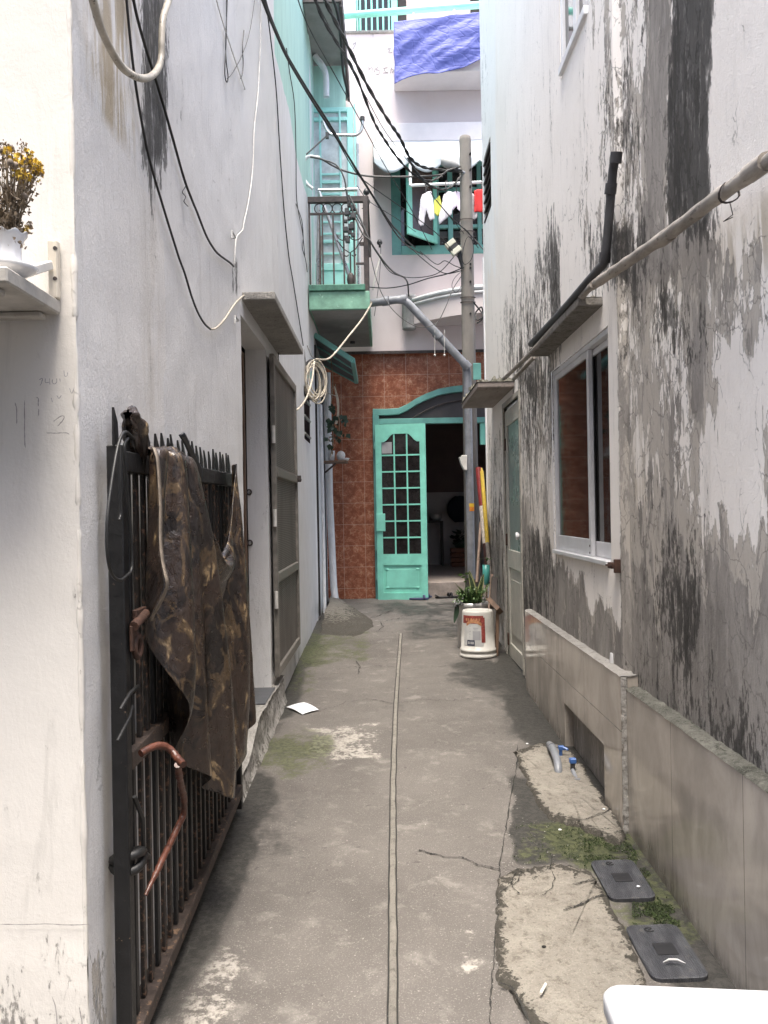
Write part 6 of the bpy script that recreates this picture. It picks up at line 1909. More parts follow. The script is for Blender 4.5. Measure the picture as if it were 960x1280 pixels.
# leaning poles
def lean(name, label, cat, pts, r, mats, cuts):
    t = thing(name, label, cat, pts[0])
    P = [Vector(p) for p in pts]
    for (a, c, mt, nm) in cuts:
        b = MB(); q0, q1 = P[0].lerp(P[1], a), P[0].lerp(P[1], c); b.tube([q0, q1], r, 10); b.build(nm, M[mt], t)
    return t
gp = Vector((.975, 8.05, gz(8.05))); top = W(598, 585, 8.35)
bot = W(611, 722, 8.0)
lean('barrier_pole', 'red and white striped pole leaning beside the drain pipe', 'pole', (top, bot), .031, None, [(0, .36, 'red_paint', 'red_band'), (.361, .70, 'pole_white', 'white_band'), (.701, 1.05, 'maroon', 'dark_band')])
t_, b_ = W(602, 585, 8.3), W(612.5, 720, 7.95)
yt = lean('yellow_tube', 'slim yellow plastic tube leaning next to the striped pole', 'tube', (t_, b_), .020, None, [(.03, .70, 'yellow_plastic', 'sleeve'), (.701, 1.05, 'bamboo', 'lower_rod')])
b = MB(); b.tube([t_, t_.lerp(b_, .05)], [.008, .012], 8); b.build('tip', M['yellow_plastic'], yt)
t_, b_ = W(601, 652, 8.25), W(596, 728, 7.9)
b = MB(); b.tube([t_, b_], [.013, .015], 8); b.tube([t_.lerp(b_, .62), t_.lerp(b_, .64)], .018, 8)
tag(b.build('wooden_stick', M['pale_wood']), 'pale thin wooden stick leaning behind the potted plants', 'stick')

# upturned paint pail
px, py = .770, 6.95
pz = gz(py)
pail = thing('paint_pail', 'upturned white paint pail with a red faded label standing by the right wall', 'pail', (px, py, pz))
b = MB(); b.lathe([(.001, .0), (.150, .0), (.154, .006), (.154, .022), (.146, .026), (.146, .044), (.151, .046), (.151, .066), (.143, .070), (.136, .22), (.129, .365), (.127, .378), (.121, .385), (.113, .384), (.110, .376), (.001, .376)], (px, py, pz + .003), 48)
b.build('body', M['pail'], pail)
def prad(z): return .143 - (.143 - .129) * (z - .070) / (.365 - .070)
def pail_patch(nm, mat, u0, u1, z0, z1, off, cut=None):
    b = MB()
    def fn(a, t):
        an = -pi / 2 + (u0 + (u1 - u0) * a); z = z0 + (z1 - z0) * t
        r = prad(z) + off
        return Vector((px + r * cos(an), py + r * sin(an), pz + .003 + z))
    b.grid(fn, 14, 6); return b.build(nm, M[mat], pail)
pail_patch('label', 'pail_label', -1.05, .22, .10, .335, .0008)
pail_patch('label_band', 'pail_red', -1.2, .24, .285, .350, .0016)
pail_patch('label_band', 'pail_red', .10, .34, .13, .335, .0018)
b = MB()
def arc(a, t):
    an0 = -.86 + .98 * a; z = .262 + .028 * t + .03 * sin(pi * a)
    an = -pi / 2 + an0; r = prad(z) + .0026
    return Vector((px + r * cos(an), py + r * sin(an), pz + .003 + z))
b.grid(arc, 16, 3); b.build('label_arc', M['pail_orange'], pail)
pail_patch('label_box', 'pail_navy', -.78, -.30, .105, .15, .0022)
pail_patch('label_block', 'print_grey', -.42, .05, .15, .225, .0014)
for k, (a0, a1, z) in enumerate(((-.72, -.66, .128), (-.62, -.57, .128), (-.53, -.48, .128), (-.44, -.37, .128))): pail_patch('label_mark', 'pail_label', a0, a1, z - .012, z + .010, .0032)
for k, (a0, a1) in enumerate(((-.92, -.80), (-.74, -.66), (-.58, -.46), (-.40, -.30), (-.24, -.12), (-.06, .04))): pail_patch('label_mark', 'pail_orange', a0, a1, .305, .328, .0026)
for k in range(5): pail_patch('label_mark', 'print_grey', -.62 + .0 * k, -.60 + .02 * (k % 3), .17 + .022 * k, .182 + .022 * k, .0018)
for (a0, a1, z) in ((-.40, -.08, .245), (-.36, -.12, .232)): pail_patch('label_mark', 'print_grey', a0, a1, z, z + .006, .0018)
# metal pot with plants behind it
qx, qy = .765, 7.32; qz = gz(qy); qh = .40
pot = thing('plant_pot', 'dull metal pot standing behind the upturned paint pail', 'pot', (qx, qy, qz))
b = MB(); b.lathe([(.001, 0), (.125, 0), (.13, .01), (.138, qh - .04), (.142, qh - .035), (.144, qh), (.136, qh), (.13, qh - .05), (.001, qh - .05)], (qx, qy, qz), 40); b.build('body', M['pot_metal'], pot)
b = MB(); b.lathe([(.001, .012), (.06, .01), (.131, .0)], (qx, qy, qz + qh - .048), 24); b.build('soil', M['dark_line'], pot)
def blade(mb, c, d, h, w, curl, n=10, store=None):
    d = Vector(d); sd_ = d.cross(Vector((0, 0, 1)))
    if sd_.length < .1: sd_ = Vector((1, 0, 0))
    sd_.normalize()
    L, Rr, Cc = [], [], []
    for i in range(n + 1):
        t = i / n; p = Vector(c) + Vector((0, 0, 1)) * h * t + d * (curl * t * t)
        ww = w * (sin(pi * min(1, .18 + .82 * t)) ** .7 if t < 1 else .02)
        L.append(p - sd_ * ww); Rr.append(p + sd_ * ww); Cc.append(p - d * ww * .35)
    k = n + 1
    mb.add(L + Cc + Rr, [(i, i + 1, k + i + 1, k + i) for i in range(n)] + [(k + i, k + i + 1, 2 * k + i + 1, 2 * k + i) for i in range(n)], True)
sp = thing('snake_plant', 'upright snake plant with yellow edged leaves in the metal pot', 'plant', (qx, qy, qz + qh - .04))
for (dx, dy, h, w, cx_, cy_) in ((.02, -.06, .33, .028, -.06, -.05), (-.05, -.05, .24, .026, -.12, -.04), (.06, .0, .30, .026, .05, .0), (.02, -.04, .34, .026, -.05, -.05), (.05, -.02, .26, .026, .05, -.03), (.0, .02, .30, .024, -.10, .0), (.09, -.03, .24, .024, .14, -.04), (.07, .03, .28, .022, .18, .02), (-.03, -.05, .20, .022, -.10, -.08)):
    b = MB(); blade(b, (qx + dx, qy + dy, qz + qh - .05), (cx_, cy_, 0), h, w, 1.0)
    n_ = 11
    o = b.build('leaf', M['snake'], sp, fix=False)
    at = o.data.attributes.new('edge', 'FLOAT', 'POINT'); at.data.foreach_set('value', [1.0] * n_ + [0.0] * n_ + [1.0] * n_)
hb = thing('leafy_herb', 'loose feathery green herb spilling over the left of the metal pot', 'plant', (qx - .06, qy - .04, qz + qh - .04))
stm, lf, wf_ = MB(), MB(), MB()
rh_ = random.Random(9)
for k in range(80):
    a = rh_.uniform(0, 2 * pi); r = rh_.uniform(.02, .11); h = rh_.uniform(.06, .20)
    b0 = Vector((qx - .03 + r * .6 * cos(a), qy - .03 + r * .6 * sin(a), qz + qh - .05)); t = b0 + Vector((rh_.uniform(-.12, .14), rh_.uniform(-.10, .03), h))
    P = catmull([b0, b0.lerp(t, .5) + Vector((0, 0, .03)), t], 5); stm.tube(P, .0018, 4)
    for p in P[2:]:
        for _ in range(4):
            d = Vector((rh_.gauss(0, 1), rh_.gauss(0, 1), rh_.gauss(0, .6))).normalized() * rh_.uniform(.010, .024)
            e = d.cross(Vector((0, 0, 1))).normalized() * d.length * .33
            c = p + d * .6; lf.add([p, c + e, p + d * 1.3, c - e], [(0, 1, 2, 3)])
for k in range(16):
    c = Vector((qx - .14 + rh_.uniform(-.03, .05), qy - .12 + rh_.uniform(-.02, .02), qz + qh + rh_.uniform(-.02, .06))); petal = .014
    for _ in range(4):
        d = Vector((rh_.gauss(0, 1), rh_.gauss(0, 1), rh_.gauss(0, 1))).normalized() * petal; e = Vector((-d.z, d.x, d.y)) * .6
        wf_.add([c, c + e, c + d, c - e], [(0, 1, 2, 3)])
stm.build('stem', M['leaf'], hb, fix=False); lf.build('leaves', M['leaf_pale'], hb, fix=False); wf_.build('white_flower', M['cotton'], hb, fix=False)
b = MB(); blade(b, (qx - .10, qy - .10, qz + qh), (-.12, -.05, 0), -.02, .02, .9); blade(b, (qx - .145, qy - .12, qz + qh - .01), (-.03, -.02, 0), -.16, .022, 1.0)
b.build('drooping_leaf', M['leaf_dark'], hb, fix=False)
sg = thing('seedling', 'single pale seedling on a thin stalk standing left of the pot', 'plant', W(581, 752, 7.3))
b = MB(); t0, t1 = W(582, 750, 7.3), W(580.5, 720, 7.3); b.tube(catmull([t0, t0.lerp(t1, .5) + Vector((.008, 0, 0)), t1], 5), .0025, 5); b.build('stem', M['leaf'], sg)
b = MB()
for (dx, dz, s) in ((-.035, .01, .030), (.02, .02, .026), (-.01, -.01, .022), (.03, -.025, .018), (.005, -.05, .018)):
    c = t1 + Vector((dx, -.01, dz)); b.add([c + Vector((-s, 0, 0)), c + Vector((0, -.01, s * .55)), c + Vector((s, 0, .004)), c + Vector((0, .006, -s * .5))], [(0, 1, 2, 3)])
b.build('leaves', M['leaf_pale'], sg, fix=False)
# teal bottle pot on a cane with a sprout
tp = thing('bottle_planter', 'small teal plastic bottle planter holding a sprout behind the plants', 'planter', W(608, 730, 7.6))
c0_, c1_ = W(608, 731, 7.6), W(608, 706, 7.6); hh = c1_.z - c0_.z
b = MB(); b.lathe([(.001, 0), (.02, 0), (.022, .03), (.032, .05), (.034, hh), (.030, hh), (.001, hh - .01)], c0_, 16); b.build('bottle', M['bottle'], tp)
b = MB(); b.tube([c0_, (c0_.x, c0_.y, gz(7.6))], .008, 6); b.build('cane', M['brown_wood'], tp)
b = MB()
for k in range(13):
    a = rh_.uniform(0, 2 * pi); d = Vector((cos(a), sin(a) * .6, rh_.uniform(-.1, .6))) * rh_.uniform(.05, .10); e = d.cross(Vector((0, 0, 1))) * .22
    p = c1_ + Vector((0, 0, .02 + .04 * rh_.random())); b.add([p, p + d * .5 + e, p + d, p + d * .5 - e], [(0, 1, 2, 3)])
b.build('sprout', M['leaf'], tp, fix=False)
# wooden stand at the wall
ws = thing('wooden_stand', 'dark broken wooden stand propped between the pail and the right wall', 'stand', (.93, 7.0, gz(7)))
def plank(name, p, q, w, h, mat):
    b = MB(); b.bar(p, q, w, h, (0, 1, 0)); return b.build(name, M[mat], ws, .003)
plank('upright', W(618, 722, 7.25), W(616, 760, 7.1), .05, .04, 'dark_wood'); plank('crosspiece', W(612, 750, 7.05), W(625, 764, 6.95), .04, .09, 'brown_wood')
plank('leg', W(622, 764, 6.98), W(620.5, 821, 6.95), .028, .03, 'brown_wood'); plank('back_leg', W(615, 718, 7.3), W(611, 765, 7.15), .02, .025, 'pale_wood')
# footwear by the step
def sandal(label, group, u, v, a, mat, flat):
    c = WF(u, v, .006); t = thing('sandal' if not flat else 'slipper', label, 'sandal' if not flat else 'slipper', c, group)
    L_ = .25; d = Vector((cos(a), sin(a), 0)); e = Vector((-d.y, d.x, 0))
    out = []
    for i in range(24):
        th = 2 * pi * i / 24; l = cos(th) * L_ / 2; w = sin(th) * (.043 + .010 * cos(th))
        out.append(c + d * l + e * w)
    b = MB(); b.prism(out, (0, 0, .022)); b.build('sole', mat, t, .004)
    b = MB()
    for s in ((.05, .085, .05) if not flat else (.06,)):
        P = [c + d * s + e * .045, c + d * s + e * .03 + Vector((0, 0, .035 if not flat else .022)), c + d * s - e * .03 + Vector((0, 0, .035 if not flat else .022)), c + d * s - e * .045]
        b.tube(catmull([p + Vector((0, 0, .018)) for p in P], 4), .011 if not flat else .016, 6)
    if not flat: b.tube(catmull([c - d * .08 + e * .04 + Vector((0, 0, .02)), c - d * .12 + Vector((0, 0, .04)), c - d * .08 - e * .04 + Vector((0, 0, .02))], 5), .008, 6)
    b.build('strap', mat, t)
    return t
sandal('flat navy slipper lying at the foot of the green door', None, 524, 750, .1, M['blue_slipper'], True)
sandal('second navy slipper lying behind the first one under the green door', None, 529, 747.5, .25, M['blue_slipper'], True)
sandal('black strappy sandal further from the metal pot, before the step', 'pair of black sandals', 556, 748, .15, M['black_sandal'], False)
sandal('black strappy sandal nearer the metal pot, before the step', 'pair of black sandals', 571, 747, .05, M['black_sandal'], False)

# ------------------------------------------------------------------ recess on the left: shelf and plants
sh = thing('small_shelf', 'little wooden shelf with a bracket on the wall beside the red tiles', 'shelf', W(420, 580, 9.6))
c = W(411, 579, 9.6); z_ = c.z
b = MB(); b.box(-.70, W(434, 578, 9.6).x, 9.45, 9.75, z_, z_ + .022); b.build('board', M['brown_wood'], sh, .002)
b = MB(); b.bar((-.69, 9.6, z_ - .12), (-.55, 9.6, z_ - .005), .02, .02); b.build('brace', M['rust_dark'], sh)
b = MB(); b.lathe([(.001, 0), (.025, 0), (.04, .02), (.042, .12), (.036, .12), (.001, .02)], (W(414, 570, 9.6).x, 9.6, z_ + .023), 16)
tag(b.build('cup', M['pvc_white']), 'white blue-marked cup on the little shelf beside the red tiles', 'cup')
b = MB(); b.lathe([(.001, 0), (.055, 0), (.075, .03), (.07, .03), (.001, .012)], (W(429, 574, 9.55).x, 9.58, z_ + .023), 18); b.ball((W(426, 565, 9.55).x, 9.58, z_ + .085), .05, 8, (1, 1, 1.1))
tag(b.build('offering_bowl', M['bottle_clear']), 'shallow pale bowl on the right of the little shelf', 'bowl')
hp = thing('hanging_plant', 'dark leafy plant hanging beside the red tiles under the lean-to awning', 'plant', W(417, 550, 9.5))
b, b2, b3 = MB(), MB(), MB()
for k in range(44):
    u, v = rh_.choice([(rh_.gauss(415, 3.2), rh_.uniform(504, 538)), (rh_.gauss(416, 4), rh_.uniform(520, 560)), (rh_.gauss(428, 3), rh_.uniform(515, 545))])
    p = W(u, v, 9.5 + rh_.uniform(-.1, .1)); s = rh_.uniform(.04, .09)
    d = Vector((rh_.gauss(0, .5), rh_.gauss(0, .4), -1)).normalized() * s; e = d.cross(Vector((rh_.gauss(0, .3), 1, 0))).normalized() * s * .42
    b.add([p, p + d * .35 + e, p + d, p + d * .35 - e], [(0, 1, 2, 3)])
for u0, v0, u1, v1 in ((414, 450, 414, 505), (419, 480, 424, 545), (416, 530, 413, 572)): b2.tube(catmull([W(u0, v0, 9.5), W((u0 + u1) / 2 + 2, (v0 + v1) / 2, 9.5), W(u1, v1, 9.5)], 5), .006, 5)
for k in range(20):
    p = W(rh_.gauss(415, 3), rh_.uniform(542, 566), 9.5); s = .03; d = Vector((rh_.gauss(0, 1), rh_.gauss(0, 1), rh_.gauss(0, 1))).normalized() * s; e = Vector((d.z, d.x, -d.y)) * .4
    b3.add([p - d, p + e, p + d, p - e], [(0, 1, 2, 3)])
b.build('leaves', M['leaf_dark'], hp, fix=False); b2.build('stem', M['dry_stem'], hp); b3.build('withered_leaves', M['dry_tuft'], hp, fix=False)
# hanger of cord loops beside it
b = MB()
for k in range(3): b.tube(catmull([W(418, 483, 9.45), W(421 + k, 500, 9.45), W(422 + k * .5, 516, 9.45), W(419 + k, 530, 9.45)], 5), .006, 5)
b.tube([W(406, 490, 9.45), W(421, 495.5, 9.45)], .006, 5)
tag(b.build('cord_hanger', M['cream_cable']), 'pale cord loops hanging beside the dark hanging plant', 'cord')

# ------------------------------------------------------------------ blue tarpaulin on the upper balcony
TA, TB, TC, TD = W(492, 30, 9.80), W(640, 14, 9.80), W(493, 108, 9.78), W(640, 66, 9.78)
def tarp(a, c):
    top = TA.lerp(TB, a); bot = TC.lerp(TD, a)
    bot.z += .03 * sin(a * 9) - .10 * smooth(.12, 0, a) * 0
    p = top.lerp(bot, c)
    n_ = .10 * mnoise.noise((a * 2.6, c * 1.6, 3)) + .030 * mnoise.noise((a * 8 + c * 4, c * 5, 5)) + .010 * abs(mnoise.noise((a * 22 - c * 9, c * 18, 5)))
    return p + Vector((.015 * mnoise.noise((c * 5, a * 3, 2)), -.03 - n_ * .55 * smooth(0, .2, c) - .02, .02 * mnoise.noise((a * 7, 1, 1)) * (1 if c < .05 else .6)))
b = MB(); b.grid(tarp, 110, 60)
tag(b.build('blue_tarpaulin', M['tarp'], solid=.004), 'crumpled blue tarpaulin hung over the front of the top balcony', 'tarpaulin')

# ------------------------------------------------------------------ washing on its rail
ry = 9.45
r0, r1 = W(513, 232, ry), W(640, 226, ry)
cr = thing('clothes_rail', 'white hanging clothes rail below the canvas awning', 'rail', (r0.x, ry, r0.z))
b = MB(); b.tube([r0, r1], .018, 8); b.tube([r0, (r0.x, ry, W(514, 205, ry).z)], .016, 8); b.build('rod', M['white_trim'], cr)
b = MB(); b.tube([(r0.x, ry, W(514, 206, ry).z), (r0.x, YU, W(514, 206, ry).z)], .014, 8); b.build('arm', M['white_trim'], cr)
def garment(name, label, cat, outline, mat, seed, d=0.0, group='children clothes hung out on the rail'):
    pts = [W(u, v, ry - .02 + d) for u, v in outline]
    P = resample(pts + [pts[0]], 48)[:-1]
    bm = bmesh.new()
    vs = [bm.verts.new(p) for p in P]
    f = bm.faces.new(vs)
    bmesh.ops.triangulate(bm, faces=[f])
    bmesh.ops.subdivide_edges(bm, edges=bm.edges[:], cuts=2, use_grid_fill=True)
    b = MB()
    for v in bm.verts:
        q = v.co
        q.y += .035 * mnoise.noise((q.x * 9, q.z * 4, seed)) + .02 * mnoise.noise((q.x * 26, q.z * 6, seed))
    bm.verts.index_update()
    b.add([v.co.copy() for v in bm.verts], [[v.index for v in f.verts] for f in bm.faces], True)
    bm.free()
    t = thing(name, label, cat, (P[0].x, ry, min(p.z for p in P)), group)
    b.build('fabric', M[mat], t, solid=.012, subsurf=1)
    b = MB(); cx = sum(p.x for p in P) / len(P); zt_ = max(p.z for p in P)
    b.tube([(cx, ry - .02 + d, zt_ - .02), (cx, ry - .022 + d, r0.z + .02), (cx + .02, ry - .02 + d, r0.z + .035), (cx + .03, ry - .01 + d, r0.z + .01)], .006, 5); b.build('hanger_hook', M['box_dark'], t)
    return t
garment('child_trousers', 'white child trousers, leftmost garment on the clothes rail', 'trousers', [(528, 243), (533, 240), (539, 238), (541, 248), (543, 275), (537, 277), (534, 262), (532, 266), (529, 283), (523, 282), (525, 260), (526, 247)], 'cotton', 1)
garment('lime_shirt', 'small lime yellow garment between two white garments', 'top', [(543, 250), (549, 244), (551, 250), (553, 262), (551, 269), (546, 271), (543, 268)], 'lime_cloth', 2, .06)
garment('child_shirt', 'white garment with slanting hem hung just right of the lime one', 'shirt', [(555, 242), (560, 239), (566, 240), (567, 255), (564, 270), (556, 275), (549, 281), (548, 274), (552, 258)], 'cotton', 3, -.03)
garment('child_shorts', 'pale lavender shorts hung just left of the concrete pole', 'shorts', [(563, 241), (570, 238), (577, 239), (579, 250), (578, 263), (574, 265), (571, 258), (568, 261), (566, 264), (563, 256)], 'lavender', 4, .03)
garment('print_shirt', 'greyish printed garment partly hidden behind the concrete pole', 'shirt', [(577, 242), (592, 241), (597, 250), (596, 274), (590, 276), (582, 284), (575, 283), (576, 262)], 'grey_cloth', 5, .0)
garment('red_shirt', 'bright red garment hung to the right of the pole', 'shirt', [(593, 238), (602, 236), (612, 237), (613, 262), (601, 266), (593, 265)], 'red_cloth', 6, -.02)

# ------------------------------------------------------------------ cables
G = 'cables strung across the alley'
def cable(label, pts, r, mat='black_rubber', n=8, twist=0.0, group=G, name='overhead_cable', sm=7):
    P = catmull([W(*p) for p in pts], n)
    b = MB()
    if twist:
        for s in (0, pi):
            Q = [p + Vector((cos(s + i * .9), .0, sin(s + i * .9))) * r * twist for i, p in enumerate(P)]
            b.tube(Q, r, sm)
    else: b.tube(P, r, sm)
    return tag(b.build(name, M[mat]), label, 'cable', group)
cable('thick black cable from the top left of the alley down to the casement window', [(318, -30, 4.9), (328, 0, 5.1), (340, 30, 5.3), (362, 78, 5.7), (398, 138, 6.4), (432, 190, 7.0), (460, 235, 7.6), (486, 276, 8.3), (500, 292, 8.8), (512, 304, 9.6), (519, 309, 10.2)], .009)
cable('second black cable alongside the thick one, crossing in front of the balcony', [(320, -30, 4.92), (332, 6, 5.15), (352, 56, 5.55), (382, 108, 6.1), (415, 160, 6.7), (445, 212, 7.3), (470, 252, 7.9), (492, 288, 8.5), (510, 308, 9.2), (528, 318, 10.2)], .008)
cable('thin black cable ending in a knot below the awning edge', [(324, -30, 5.0), (340, 24, 5.3), (370, 90, 5.9), (402, 140, 6.5), (440, 208, 7.2), (458, 228, 7.6), (500, 258, 8.2), (546, 292, 8.4), (576, 326, 8.5)], .0045)
cable('single thin cable crossing diagonally from the top balcony towards the open casement', [(366, -20, 5.6), (385, 32, 6.0), (420, 96, 6.7), (450, 150, 7.3), (480, 205, 8.0), (512, 258, 8.8), (540, 312, 9.7)], .0042)
cable('twisted black cable bundle running down to the top of the concrete pole', [(392, -30, 5.3), (412, 12, 5.7), (434, 56, 6.3), (460, 108, 7.0), (485, 150, 7.7), (500, 172, 8.05), (512, 196, 8.3), (527, 208, 8.4), (550, 212, 8.5), (578, 214, 8.56)], .0095, twist=.9)
cable('heavier twisted cable bundle on the left of the first bundle', [(384, -30, 5.3), (402, 20, 5.7), (424, 58, 6.2), (444, 92, 6.8), (466, 148, 7.5), (478, 170, 7.8), (496, 196, 8.1), (516, 217, 8.35), (536, 226, 8.45), (553, 220, 8.5)], .0075, twist=.9)
cable('slack cable hanging in a bow from the bundle to the pole above the washing', [(510, 197, 8.3), (523, 218, 8.35), (536, 231, 8.4), (553, 237, 8.45), (566, 232, 8.5), (576, 220, 8.55)], .008, twist=.8)
cable('thin straight wire between the two twisted bundles', [(380, -30, 5.3), (420, 50, 6.2), (456, 118, 7.2), (484, 168, 7.9), (520, 214, 8.4), (545, 250, 8.45), (580, 292, 8.53)], .0035)
cable('black sheathed cable hugging the edge of the top balcony', [(402, -30, 7.5), (420, 10, 7.9), (426, 50, 8.2), (429, 90, 8.6), (436, 120, 8.9)], .014)
cable('grey cable stretched level from the balcony bracket to the pole', [(388, 196, 8.2), (402, 199, 8.2), (416, 207, 8.25), (432, 214, 8.3), (460, 220, 8.35), (500, 221, 8.4), (548, 219, 8.5), (560, 213, 8.5), (576, 208, 8.55)], .010, 'grey_cable')
cable('dark cable drooping along the balcony grille to the corner of the railing', [(402, 199, 8.2), (420, 206, 8.2), (430, 222, 8.2), (434, 245, 8.25), (440, 262, 8.3), (452, 290, 8.3), (462, 300, 8.3)], .008, 'grey_cable')
cable('thin cable sagging from the railing corner across the pink wall to the pole', [(440, 262, 8.3), (452, 282, 8.4), (468, 310, 8.5), (484, 336, 8.6), (497, 344, 8.7), (520, 347, 8.7), (548, 341, 8.6), (570, 318, 8.55)], .0045)
cable('long thin bow of wire hanging lowest across the slanting drain pipe', [(456, 282, 8.3), (468, 340, 8.35), (480, 372, 8.38), (500, 396, 8.38), (524, 409, 8.38), (545, 404, 8.4), (556, 386, 8.4), (566, 362, 8.45), (576, 346, 8.5)], .0042, 'grey_cable')
cable('taut pair of wires reaching from the pink wall to the bracket on the pole', [(462, 359, 9.4), (485, 360, 9.2), (510, 356, 9.0), (535, 348, 8.8), (560, 342, 8.6), (580, 334, 8.52)], .006)
cable('wire looping below the closure box from the window sill', [(512, 308, 9.6), (530, 325, 9.0), (548, 338, 8.7), (560, 342, 8.6), (578, 338, 8.52)], .005)
cable('kinked thin wire between the window sill and the closure box', [(525, 314, 9.6), (545, 330, 9.0), (556, 326, 8.8), (568, 332, 8.6), (579, 336, 8.53)], .0045)
cable('fine loop of wire circling beside the pole below the closure box', [(578, 338, 8.5), (568, 348, 8.45), (565, 358, 8.45), (570, 366, 8.45), (577, 356, 8.48), (577, 344, 8.5)], .003)
cable('thin wire looped round the pole under the washing', [(580, 285, 8.5), (588, 294, 8.5), (592, 312, 8.5), (588, 326, 8.5), (580, 330, 8.5), (578, 318, 8.5), (585, 296, 8.5), (598, 310, 8.55)], .004)
cable('double wire crossing the pole towards the right wall', [(545, 250, 8.45), (562, 270, 8.48), (580, 286, 8.5), (594, 300, 8.5), (604, 312, 8.4)], .0055)
cable('tangled dark wires in the gap between pole and right wall', [(592, 378, 8.5), (600, 388, 8.5), (604, 395, 8.45), (597, 400, 8.45), (594, 392, 8.5), (602, 384, 8.5), (603, 398, 8.5), (596, 404, 8.5)], .008)
cable('thin wire rising along the pink wall beside the balcony', [(468, 395, 9.9), (474, 350, 9.9), (476, 310, 9.9), (474, 304, 9.9)], .004, 'grey_cable')
cable('wire crossing below the awning corner from the balcony', [(446, 232, 8.3), (462, 252, 8.6), (494, 272, 9.2), (520, 290, 9.8)], .0035)
cable('tan conduit slanting down beside the balcony railing corner', [(436, 244, 8.3), (448, 268, 8.3), (462, 300, 8.32), (478, 325, 8.5), (492, 340, 9.2), (508, 350, 9.9), (511, 370, 10.1)], .010, 'grey_cable')
cable('white tube leaning on the pink wall below the balcony rail', [(476, 318, 9.9), (472, 335, 9.9), (466, 362, 9.9)], .014, 'white_cable', name='leaning_tube')
# cables on the left walls
def wcable(label, pts, r, mat='black_rubber', X_=XL + .012, group='cables along the left wall', name='wall_cable', n=8):
    P = catmull([WX(u, v, X_ + (q[0] if q else 0)) for (u, v, *q) in pts], n)
    b = MB(); b.tube(P, r, 8)
    return tag(b.build(name, M[mat]), label, 'cable', group)
wcable('weathered pale hose hanging in a thick U at the top of the left wall', [(108, -30, .03), (116, 0, .03), (128, 40, .03), (148, 78, .03), (164, 93, .03), (180, 98, .03), (193, 92, .03), (201, 76, .03), (202, 50, .03), (204, 22, .03), (214, -8, .03), (220, -30, .03)], .0108, 'conduit', name='wall_hose')
wcable('black cable sagging lowest on the left wall, above the gate', [(156, -30), (160, 20), (167, 87), (176, 146), (187, 200), (205, 262), (223, 320), (231, 342), (240, 372), (248, 392), (256, 405), (263, 411.5)], .0042)
wcable('white end of the sagging cable rising to the door canopy', [(263, 411.5), (270, 410), (280, 400), (292, 382), (300, 373), (307, 369), (318, 371)], .0045, 'cream_cable')
wcable('straight black cable slanting from the top of the left wall to a wall hook', [(164, -30), (168, 6), (180, 53), (197, 107), (214, 166), (230, 223), (240, 250), (247, 267), (258, 295), (268, 312), (276, 320), (287, 328), (292, 333)], .0048)
wcable('loose frayed strand hanging off the slanting cable', [(229, 222), (232, 232), (228, 240), (232, 246), (230, 252), (235, 258)], .0016)
wcable('white wire meandering down the left wall to the hook', [(324, -20), (326, 30), (323, 110), (318, 160), (316, 210), (311, 250), (305, 278), (303, 288), (296, 296), (294, 312), (293, 330)], .0036, 'white_cable')
wcable('short white wire lying diagonally near the top of the left wall', [(268, -10), (276, 20), (292, 70), (305, 108), (306, 112)], .003, 'white_cable')
wcable('pair of short black wires hanging at the top of the left wall', [(283, -20), (283, 40), (281, 88), (283, 102), (285, 96), (282, 60), (285, -20)], .0028)
wcable('grey stub wire with a bend beside the short black pair', [(320, -10), (312, 40), (302, 70), (290, 92), (284, 98)], .0022, 'grey_cable')
wcable('short dark stub bent like a hook on the left wall', [(305, 38), (303, 60), (304, 78), (303, 92), (301, 98)], .003, 'grey_cable')
wcable('thin black wire running down the pale wall left of the mint paint', [(328, -20), (336, 30), (345, 110), (350, 190), (355, 262), (361, 320), (366, 350), (374, 400), (379, 432)], .0045)
wcable('thin dark wire running down over the mint paint', [(358, 60), (362, 90), (368, 130), (370, 190), (371, 250), (378, 290), (381, 320)], .004)
wcable('wavy black wire at the edge of the balcony', [(370, 255), (377, 275), (379, 295), (378, 310), (382, 325), (384, 340)], .004)
wcable('loose black wire drooping across the mesh screen door', [(349, 432), (348, 452), (350, 472), (354, 492), (358, 505), (364, 514)], .0028)
# hooks
for u, v, lab in ((287, 293, 'upper bent wire hook in the left wall'), (291, 398, 'lower bent wire hook beneath the canopy corner')):
    c = WX(u, v, XL); b = MB(); b.tube([c + Vector((-.02, .06, 0)), c + Vector((.02, .05, .0)), c + Vector((.02, -.05, 0)), c + Vector((.02, -.055, -.04))], .004, 6)
    tag(b.build('wall_hook', M['silver_slat']), lab, 'hook', 'hooks on the left wall')
# coil of cream cable and its lead
co = thing('cable_coil', 'coil of cream cable hung on the left wall below the balcony', 'cable coil', WX(393, 475, -.66))
b = MB()
rc = random.Random(4)
c = W(393, 476, 7.9)
for k in range(9):
    rx, rz_ = rc.uniform(.055, .095), rc.uniform(.15, .205); ox, oz = rc.uniform(-.03, .03), rc.uniform(-.04, .03); y_ = c.y + rc.uniform(-.05, .05); ph = rc.uniform(-.25, .25)
    b.tube([Vector((c.x + ox + rx * cos(a) + ph * rz_ * sin(a) * .6, y_ + .05 * cos(a), c.z + oz + rz_ * sin(a))) for a in [2 * pi * i / 22 for i in range(22)]], .0072, 6, closed=True)
b.build('turns', M['cream_cable'], co)
b = MB()
for k in range(3):
    rx, rz_ = rc.uniform(.05, .10), rc.uniform(.18, .24)
    b.tube([Vector((c.x - .03 + rx * cos(a), c.y + .06, c.z + .02 + rz_ * sin(a))) for a in [2 * pi * i / 22 for i in range(22)]], .006, 6, closed=True)
b.build('dark_turns', M['grey_cable'], co)
